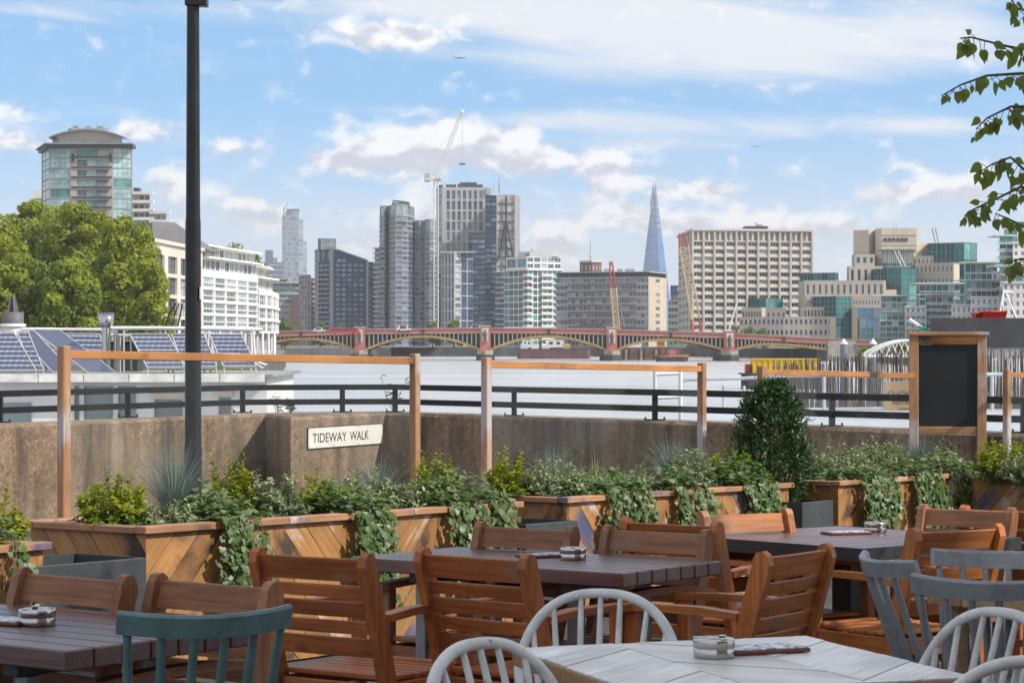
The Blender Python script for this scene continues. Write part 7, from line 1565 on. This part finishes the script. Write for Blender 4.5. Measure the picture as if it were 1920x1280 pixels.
def tan_sign():
    d = 43.2; a, b_ = at(1658, 714, d), at(1724, 783, d); w = b_.x-a.x; h = a.z-b_.z; t = thing('board_sign', 'tan board sign partly hidden by the blackboard, reading CHOK', 'sign', (a.x, d, b_.z)); k = d/FPX
    MB().box(0, w, 0, .03, 0, h, 0, None, .004).build('board', [pm('tan_board', (.36, .25, .14), .7, .12, 2)], t); im = pm('faded_ink', (.10, .07, .045), .7, .1, 3)
    for tx, x0_, x1_, zc, hh in (('CHOK', 6, 50, 44, 13), ('RESTAU', 16, 52, 29, 7)):
        l_ = letter_mesh(tx, .2, 'lettering', im, t, Matrix.Identity(4), .001); xs = [v.co.x for v in l_.data.vertices]; ys = [v.co.y for v in l_.data.vertices]; sx = (x1_-x0_)*k/(max(xs)-min(xs)); sy = hh*k/(max(ys)-min(ys))
        l_.matrix_local = Matrix(((sx, 0, 0, x0_*k-min(xs)*sx), (0, 0, -1, -.004), (0, sy, 0, (zc-hh/2)*k), (0, 0, 0, 1)))
    MB().box(27*k, 60*k, -.004, -.0005, 16*k, 17.2*k).build('rule_line', [im], t)
tan_sign()
def cabin():
    d = 52; a = at(1745, 596, d); t = thing('dark_cabin', 'dark flat-roofed boat cabin with a white wall right of the blackboard', 'cabin', (a.x, d, ZD)); k = d/FPX; zt_ = bz(596, d)-ZD; zm = bz(652, d)-ZD
    MB().prism([(0, 0), (6.2, 0), (6.9, 4), (a.x*4/52, 4)], zm, zt_).build('roof_box', [pm('cabin_dark', (.045, .048, .052), .75, .45, .9, .3)], t); MB().prism([(.12, .15), (6.0, .15), (6.5, 3.8), (.12+a.x*3.7/52, 3.8)], 0, zm-.003).build('wall', [whp], t)
    for x in (.9, 1.9): MB().box(x, x+.75, .10, .148, .3, zm-.25, 0, None, .01).build('door_panel', [whp], t)
    for x in (.86, 1.78, 2.72): MB().box(x-.02, x+.02, .09, .149, .02, zm-.05).build('mullion', [alu], t)
    ztop = bz(596, d)
    for lb, x0, x1, yt, dd in (('bright red open crate on the dark cabin roof', 1847, 1888, 584, 53), ('small red crate behind the bright red one on the cabin roof', 1829, 1850, 587, 53.5)):
        w = (x1-x0)*dd/FPX; h = bz(yt, dd)-ztop; r = thing('red_crate', lb, 'crate', (bx((x0+x1)/2, dd), dd, ztop), group='red crates on the cabin roof'); redp = pm('red_plastic', (.60, .02, .015), .4, .1, 4)
        vs = [(-w*.44, 0, 0), (w*.44, 0, 0), (w*.44, .5, 0), (-w*.44, .5, 0), (-w/2, -.05, h), (w/2, -.05, h), (w/2, .55, h), (-w/2, .55, h), (-w*.47, -.02, h), (w*.47, -.02, h), (w*.47, .52, h), (-w*.47, .52, h), (-w*.42, .02, .02), (w*.42, .02, .02), (w*.42, .48, .02), (-w*.42, .48, .02)]
        MB().add(vs, [(0, 3, 2, 1), (0, 1, 5, 4), (1, 2, 6, 5), (2, 3, 7, 6), (3, 0, 4, 7), (4, 5, 9, 8), (5, 6, 10, 9), (6, 7, 11, 10), (7, 4, 8, 11), (8, 9, 13, 12), (9, 10, 14, 13), (10, 11, 15, 14), (11, 8, 12, 15), (12, 13, 14, 15)]).build('tub', [redp], r); MB().tube([(-w*.5, -.05, h), (w*.5, -.05, h), (w*.5, .55, h), (-w*.5, .55, h), (-w*.5, -.05, h)], .015, 6).build('rim', [redp], r)
    dd = 53.5; r = thing('trestle_frame', 'white folding trestle standing on the dark cabin roof', 'trestle', (bx(1885, dd), dd, ztop)); q = lambda x, y, s=0: (bx(x, dd)-bx(1885, dd), s, bz(y, dd)-ztop)
    for p in ([q(1868, 592, -.3), q(1882, 546)], [q(1900, 592, -.3), q(1885, 546)], [q(1878, 592, .5), q(1884, 546, .1)], [q(1912, 590, .5), q(1897, 548, .1)]): p[0] = (p[0][0], p[0][1], .0); MB().tube(p, .022, 6).build('leg', [whp], r)
    MB().tube([q(1880, 546), q(1900, 549, .1)], .03, 6).build('top_bar', [whp], r); MB().tube([q(1874, 575, -.2), q(1908, 577, .3)], .014, 6).build('cross_bar', [whp], r)
    d2 = 56; r = thing('stowed_mast', 'white and green mast lying slantwise above the blackboard', 'mast', (bx(1725, d2), d2, ZD)); A = at(1705, 599, d2)-Vector((bx(1725, d2), d2, ZD)); Bq = at(1748, 628, d2)-Vector((bx(1725, d2), d2, ZD)); mid = A.lerp(Bq, .4)
    MB().tube([A, mid], .05, 8).build('white_spar', [whp], r); MB().tube([mid, Bq], .058, 8).build('green_sleeve', [pm('green_canvas', (.10, .42, .26), .6, .2, 4)], r); MB().tube([(Bq.x, 0, 0), (Bq.x, 0, Bq.z)], .04, 6).build('crutch', [alu], r)
cabin()
def arch_gangway():
    d = 120; o = at(1680, 660, d); t = thing('arched_gangway', 'white arched gangway truss rising left of the blackboard', 'gangway', (o.x, d, WATER)); n = 14; f = lambda x, y: Vector((bx(x, d)-o.x, 0, bz(y, d)-WATER))
    top = [f(1625+i*(1790-1625)/n, 668-30*sin(pi*(i/n))**.8) for i in range(n+1)]; bot = [f(1625+i*(1790-1625)/n, 668) for i in range(n+1)]
    for k in (0, 1.8):
        sh = Vector((0, k, 0)); MB().tube([p+sh for p in top], .075, 8).build('arch_tube', [whp], t); MB().tube([p+sh for p in bot], .06, 8).build('deck_tube', [whp], t)
        for i in range(2, n-1, 2): MB().tube([top[i]+sh, bot[i+1]+sh], .03, 6).build('hanger', [whp], t); MB().tube([top[i]+sh, bot[i-1]+sh], .03, 6).build('hanger', [whp], t)
    for p in (bot[0], bot[-1]): MB().tube([(p.x, .9, -1), (p.x, .9, p.z)], .3, 10).build('support_pile', [BST], t)
arch_gangway()
for lb, x in (('tall grey mooring pile with a white cone cap left of the other', 1582), ('tall grey mooring pile with a white cone cap nearest the arched gangway', 1637)):
    d = 200; o = at(x, 700, d); t = thing('mooring_pile', lb, 'pile', (o.x, d, WATER), group='mooring piles with white caps'); h = bz(645, d)-WATER; MB().lathe([(.34, -2), (.34, h)], 14).build('shaft', [pm('pile_grey', (.16, .17, .19), .6, .2, 1)], t); MB().lathe([(.38, h), (.38, h+.08), (0, h+.55)], 14).build('cap', [whp], t)
# yellow work barge, tug, sheet piling, red lighter
yel = pm('container_yellow', (.62, .40, .01), .5, .12, .4)
def work_barge():
    d = 310; o = at(1470, 728, d); t = thing('work_barge', 'dark work barge carrying a long yellow hopper', 'barge', (o.x, d, WATER)); k = d/FPX; f = lambda x: bx(x, d)-o.x
    MB().prism([(f(1390), 0), (f(1402), -1.3), (f(1560), -1.3), (f(1560), 3.6), (f(1402), 3.6), (f(1392), 2.0)], -.6, 2.1).build('hull', [pm('work_hull', (.05, .045, .045), .7, .3, .5)], t); MB().box(f(1389), f(1560), -1.5, 3.8, 2.1, 2.3).build('gunwale', [BDK], t)
    z0, z1 = bz(697, d)-WATER, bz(674, d)-WATER; MB().box(f(1411), f(1536), -.8, 3.2, 2.31, z1).build('hopper', [yel], t)
    for i in range(13): x = f(1411)+(f(1536)-f(1411))*i/12; MB().box(x-.09, x+.09, -.95, -.802, 2.35, z1).build('stiffener', [yel], t)
    MB().box(f(1410), f(1537), -1.0, 3.4, z1, z1+.15).build('rim', [yel], t); MB().box(f(1399), f(1409), 0, 2, 2.31, 3.6).build('winch_house', [RUST], t)
work_barge()
def hull_boat(name, label, cat, x0, x1, d, fb, hullm, topm, cab=None):
    o = at((x0+x1)/2, 680, d); L_ = (x1-x0)*d/FPX; t = thing(name, label, cat, (o.x, d, WATER)); b_ = L_*.14
    rg = [(-L_/2, 0), (-L_*.36, -b_), (L_*.40, -b_), (L_/2, -b_*.4), (L_/2, b_*.4), (L_*.40, b_), (-L_*.36, b_)]
    vs = [(x*.93, y*.8, -.4) for x, y in rg]+[(x, y, fb+(.5*fb if abs(x) > L_*.45 else 0)*.5) for x, y in rg]; n = 7; MB().add(vs, [(i, (i+1) % n, n+(i+1) % n, n+i) for i in range(n)]+[list(range(n, 2*n))]).build('hull', [hullm], t)
    vs = [(x*1.01, y*1.02, fb+(.5*fb if abs(x) > L_*.45 else 0)*.5) for x, y in rg]; MB().add(vs+[(x, y, z+.35) for x, y, z in vs], [(i, (i+1) % n, n+(i+1) % n, n+i) for i in range(n)]+[list(range(n, 2*n))]).build('gunwale', [topm], t)
    if cab:
        for (xa, xb, h) in cab: MB().box(L_*xa, L_*xb, -b_*.55, b_*.55, fb+.3, fb+h, 0, None, .08).build('wheelhouse', [topm], t)
    return t
tug = hull_boat('tug_boat', 'red and dark tug boat in front of the bridge arch', 'boat', 1228, 1291, 735, 1.6, BDK, pm('tug_red', (.38, .13, .08), .6, .2, 1), [(-.1, .12, 2.4)]); MB().tube([(0, 0, 2), (.4, 0, 7)], .15, 6).build('mast', [RUST], tug)
lt_ = thing('cargo_lighter', 'long dull red cargo lighter moored beyond the bridge', 'barge', (bx(1038, 850), 850, WATER)); MB().prism([(-13.5, -3), (13.5, -3), (14.5, 0), (13.5, 3), (-13.5, 3), (-14.5, 0)], -.4, 3.6).build('hull', [pm('lighter_red', (.13, .06, .065), .75, .35, .3)], lt_); MB().box(-13.4, 13.4, -2.9, 2.9, 3.61, 3.9).build('hatch_cover', [BDK], lt_)
for k_, (x_, m_) in enumerate(((983, carw), (1003, whp), (1023, carw), (1062, GOLDP))): MB().box(bx(x_-7, 850)-bx(1038, 850), bx(x_+7, 850)-bx(1038, 850), -1.5, 1.5, 3.91, 6.0-.4*(k_ % 3), 0, None, .1).build('deck_load', [m_], lt_)
sp_ = thing('sheet_piling', 'rusty sheet pile cofferdam beside the bridge pier', 'piling', (bx(1220, 800), 800, WATER))
for i in range(26):
    x = bx(1160+i*4.7, 800)-bx(1220, 800); MB().box(x-.44, x+.44, -.5 if i % 2 else 0, .2 if i % 2 else .7, -1, 3.9+.15*(i % 3)).build('sheet_pile', [pm('pile_rust' if i % 3 else 'pile_pale', (.17, .085, .055) if i % 3 else (.36, .27, .19), .85, .3, .8)], sp_)
def site_hut(label, x, d, y0, y1, w, mat):
    t = thing('site_cabin', label, 'cabin', (bx(x, d), d, ZB)); h = bz(y0, d)-ZB; W2 = w*d/FPX/2; MB().box(-W2, W2, 0, 3, 0, h, 0, None, .05).build('body', [mat], t); MB().box(-W2-.1, W2+.1, -.1, 3.1, h, h+.15).build('roof', [LEAD], t)
    for k in range(2): MB().box(-W2*.6+k*W2*.8, -W2*.6+k*W2*.8+W2*.4, -.05, -.003, h*.4, h*.75).build('window', [GL['dark']], t)
site_hut('white site cabin seen under the third bridge arch', 988, 1000, 637, 651, 18, whp); site_hut('pale site cabin seen under the third arch, right of the white one', 1040, 1000, 637, 651, 34, WHT); site_hut('green site cabin under the fourth arch', 1262, 985, 637, 652, 22, pm('hut_green', (.12, .30, .22), .6, .1, 1)); site_hut('orange site cabin under the fourth arch', 1240, 980, 638, 652, 14, pm('hut_orange', (.50, .20, .06), .6, .1, 1)); site_hut('white site cabin under the fourth arch', 1190, 985, 637, 652, 26, whp)
# ================================================================== cranes and aircraft
def lattice(A, B, w0, w1, bays, rc, rl, up=Vector((0, 1, 0))):
    A, B = Vector(A), Vector(B); t = (B-A).normalized(); s = t.cross(up).normalized(); u = s.cross(t).normalized(); m = MB(); R_ = []
    for i in range(bays+1):
        q = A.lerp(B, i/bays); w = (w0+(w1-w0)*i/bays)/2; R_.append([q+s*(a*w)+u*(b*w) for a, b in ((-1, -1), (1, -1), (1, 1), (-1, 1))])
    for j in range(4): m.tube([r_[j] for r_ in R_], rc, 4, 0, None, False)
    for i in range(bays):
        for j in range(4): m.tube([R_[i][j], R_[i+1][(j+1) % 4]] if (i+j) % 2 else [R_[i][(j+1) % 4], R_[i+1][j]], rl, 3, 0, None, False)
    return m
CW = pm('crane_white', (.70, .68, .62), .5, .1, .5); CR = pm('crane_red', (.42, .07, .06), .5, .15, .5); CB = pm('crane_buff', (.58, .44, .26), .6, .15, .5)
def tower_crane():
    d = 1330; o = at(817.5, 640, d); o.z = ZB; t = thing('tower_crane', 'white luffing tower crane above the balcony towers', 'crane', o); f = lambda x, y: at(x, y, d)-o
    lattice((0, 0, 0), f(817.5, 338), 2.6, 2.6, 34, .28, .16).build('mast', [CW], t); p = f(797, 327); q = f(829, 339); MB().box(p.x, q.x, -2, 2, q.z, q.z+1.4).build('slewing_deck', [CW], t); p = f(796, 326); q = f(806, 341); MB().box(p.x, q.x, -1.6, 1.6, q.z, p.z).build('counterweight', [pm('crane_ballast', (.42, .39, .34), .8, .2, .5)], t)
    p = f(821, 327); q = f(828, 336); MB().box(p.x, q.x, -3, -1.2, q.z, p.z, 0, None, .1).build('cab', [CW], t)
    jb = lattice(f(819, 333), f(866.5, 209), 2.4, 1.3, 30, .24, .13).build('jib', [CW], t); lattice(f(812, 331), f(803.5, 293), 1.8, .8, 8, .2, .11).build('a_frame', [CW], t); p = f(866.5, 210); MB().lathe([(0, -.3), (1.3, -.3), (1.3, .3), (0, .3)], 12, 0, Matrix.Translation(p) @ Matrix.Rotation(pi/2, 4, 'X')).build('jib_head', [CW], jb)
    MB().tube([f(803.5, 293), f(850, 252)], .07, 4).build('pendant', [FG], t); hr = MB().tube([f(867, 211), f(866.5, 302)], .09, 4).build('hoist_rope', [FG], t); a, b_ = f(861, 309), f(872, 304); MB().box(a.x, b_.x, -1, 1, a.z, a.z+.9).build('load', [FD], hr); MB().tube([f(861.5, 306), f(866.5, 301), f(871.5, 306)], .08, 4).build('sling', [FG], hr)
tower_crane()
def crawler(label, top, base, d, w, y1, y2, bays):
    o = at(base[0], base[1], d); o.z = ZB; t = thing('crawler_crane', label, 'crane', o, group='red crawler cranes beyond the bridge'); f = lambda x, y: at(x, y, d)-o; ip = lambda y: top[0]+(base[0]-top[0])*(y-top[1])/(base[1]-top[1])
    lattice(f(ip(y1), y1), f(*top), w, w*.45, max(4, int(bays*.25)), .26, .16).build('boom_head', [CR], t); lattice(f(ip(y2), y2), f(ip(y1), y1), w, w, bays, .22, .14).build('boom', [CB], t); lattice(f(base[0], 640), f(ip(y2), y2), w, w, 4, .3, .18).build('boom_foot', [CR], t)
    MB().box(-4, 5, 1, 5, 1.2, 4.2, 0, None, .2).build('machine_house', [CR], t)
    for s in (0, 5): MB().box(-4.5, 4.5, s, s+1.1, 0, 1.15, 0, None, .3).build('crawler_track', [FD], t)
    MB().tube([f(*top), f(base[0]+14, 612)], .1, 4).build('pendant', [FG], t); MB().tube([f(*top), f(top[0]-2, top[1]+38)], .08, 4).build('hoist_rope', [FG], t)
crawler('slim red and buff crane boom in front of the grey slab office', (1145.5, 490), (1157, 626), 905, 2.3, 540, 618, 18); crawler('broad red and buff crane leaning before the cream grid office', (1277.5, 437), (1309, 628), 880, 3.4, 462, 598, 20)
o = at(1363, 640, 850); o.z = ZB; t = thing('mobile_crane', 'white telescopic crane boom in front of the cream grid office', 'crane', o); f = lambda x, y: at(x, y, 850)-o; MB().tube([f(1363, 632), f(1372, 600), f(1383, 563)], [.5, .4, .25], 6).build('boom', [CW], t); MB().box(-3.5, 3.5, -1, 1.4, .6, 2.6, 0, None, .2).build('carrier', [CW], t)
for x_ in (-2.4, 0, 2.4): MB().lathe([(0, -.2), (.55, -.2), (.55, .2), (0, .2)], 12, 0, Matrix.Translation((x_, -1, .55)) @ Matrix.Rotation(pi/2, 4, 'X')).build('wheel', [FD], t)
def airliner(label, x, y, d, L_, yaw, pitch=3):
    t = thing('airliner', label, 'aeroplane', group='airliners in the sky'); t.matrix_world = Matrix.Translation(at(x, y, d)) @ Matrix.Rotation(radians(yaw), 4, 'Z') @ Matrix.Rotation(radians(-pitch), 4, 'Y'); m_ = pm('airliner_paint', (.10, .11, .13), .4, .1, .1); k = L_/60
    MB().tube([(-30*k, 0, 1.2*k), (-24*k, 0, .8*k), (-14*k, 0, 0), (20*k, 0, 0), (26*k, 0, -.2*k), (30*k, 0, -.8*k)], [.4*k, 1.6*k, 2.9*k, 2.9*k, 2.2*k, .3*k], 12).build('fuselage', [m_], t)
    for s in (-1, 1):
        wg = MB().add([(6*k, s*2*k, -1*k), (-4*k, s*2*k, -1*k), (-11*k, s*28*k, 1.5*k), (-8.5*k, s*28*k, 1.5*k), (6*k, s*2*k, -.2*k), (-4*k, s*2*k, -.4*k), (-11*k, s*28*k, 1.8*k), (-8.5*k, s*28*k, 1.8*k)], [(0, 1, 2, 3), (7, 6, 5, 4), (0, 3, 7, 4), (1, 5, 6, 2), (2, 6, 7, 3), (0, 4, 5, 1)]).build('wing', [m_], t)
        MB().add([(-23*k, s*1*k, 1*k), (-28*k, s*1*k, 1*k), (-30*k, s*10*k, 2*k), (-28*k, s*10*k, 2*k), (-24*k, s*1*k, 1.4*k), (-28*k, s*1*k, 1.3*k)], [(0, 1, 2, 3), (3, 2, 5, 4), (0, 3, 4), (1, 5, 2)]).build('tailplane', [m_], t); MB().tube([(3*k, s*9.5*k, -2.3*k), (-2*k, s*9.5*k, -2.2*k)], [1.5*k, 1.1*k], 10).build('engine', [FD], wg)
    MB().add([(-22*k, -.3*k, 1.5*k), (-29*k, -.3*k, 1.5*k), (-31*k, 0, 10*k), (-28*k, 0, 10*k), (-22*k, .3*k, 1.5*k), (-29*k, .3*k, 1.5*k)], [(0, 1, 2, 3), (4, 3, 2, 5), (0, 3, 4), (1, 5, 2)]).build('tail_fin', [m_], t)
airliner('larger dark airliner crossing below the upper white cloud', 862, 109, 7200, 44, 12, 3); airliner('small airliner low in the sky right of centre', 1415, 275, 7600, 28, 170, 4)
# ================================================================== unseen brick block added out of view, sized to shade the seats
def pub():
    brick = pm('pub_brick', (.42, .26, .17), .85, .25, 3, .4); n = Vector((PU.y, -PU.x, 0)); F = n*14.0
    b = Bld('brick_building', 'unseen tall brick block added to shade the seats', 960, 1); b.o = Vector((F.x, F.y, gz(0))); b.r.location = b.o; L0, L1 = -11, 13
    A, Bq = PU*L1, PU*L0; H = SHADE_BLOCK_H-b.o.z
    b.face(A, Bq, 0, H, brick, cols=8, rows=5, fw=.4, fh=.55, glass=('dark', 'mid'), frame=FW, nx=2, nz=2, rd=.15)
    C, D = Bq+n*8, A+n*8; m = MB()
    for p, q in ((Bq, C), (C, D), (D, A)): m.add([(p.x, p.y, 0), (q.x, q.y, 0), (q.x, q.y, H), (p.x, p.y, H)], [(0, 1, 2, 3)])
    m.build('wall', [brick], b.r); MB().add([(p.x, p.y, H) for p in (A, Bq, C, D)], [(3, 2, 1, 0)]).build('roof', [LEAD], b.r)
SHADE_BLOCK_H = 19.1
pub()
# ================================================================== haze over the river
def haze():
    m = bpy.data.materials.new('haze_air'); m.use_nodes = True; nt = m.node_tree; nt.nodes.clear(); o = nt.nodes.new('ShaderNodeOutputMaterial'); v = nt.nodes.new('ShaderNodeVolumePrincipled')
    v.inputs['Color'].default_value = (.965, .98, 1, 1); v.inputs['Density'].default_value = HAZE; v.inputs['Anisotropy'].default_value = .2; nt.links.new(v.outputs[0], o.inputs['Volume'])
    h = MB().box(-9000, 9000, -3600, 8200, WATER-3.5, 345).build('haze', [m]); tag(h, 'pale summer haze over the river and city', 'haze', kind='stuff')
HAZE = 1.1e-4
haze()
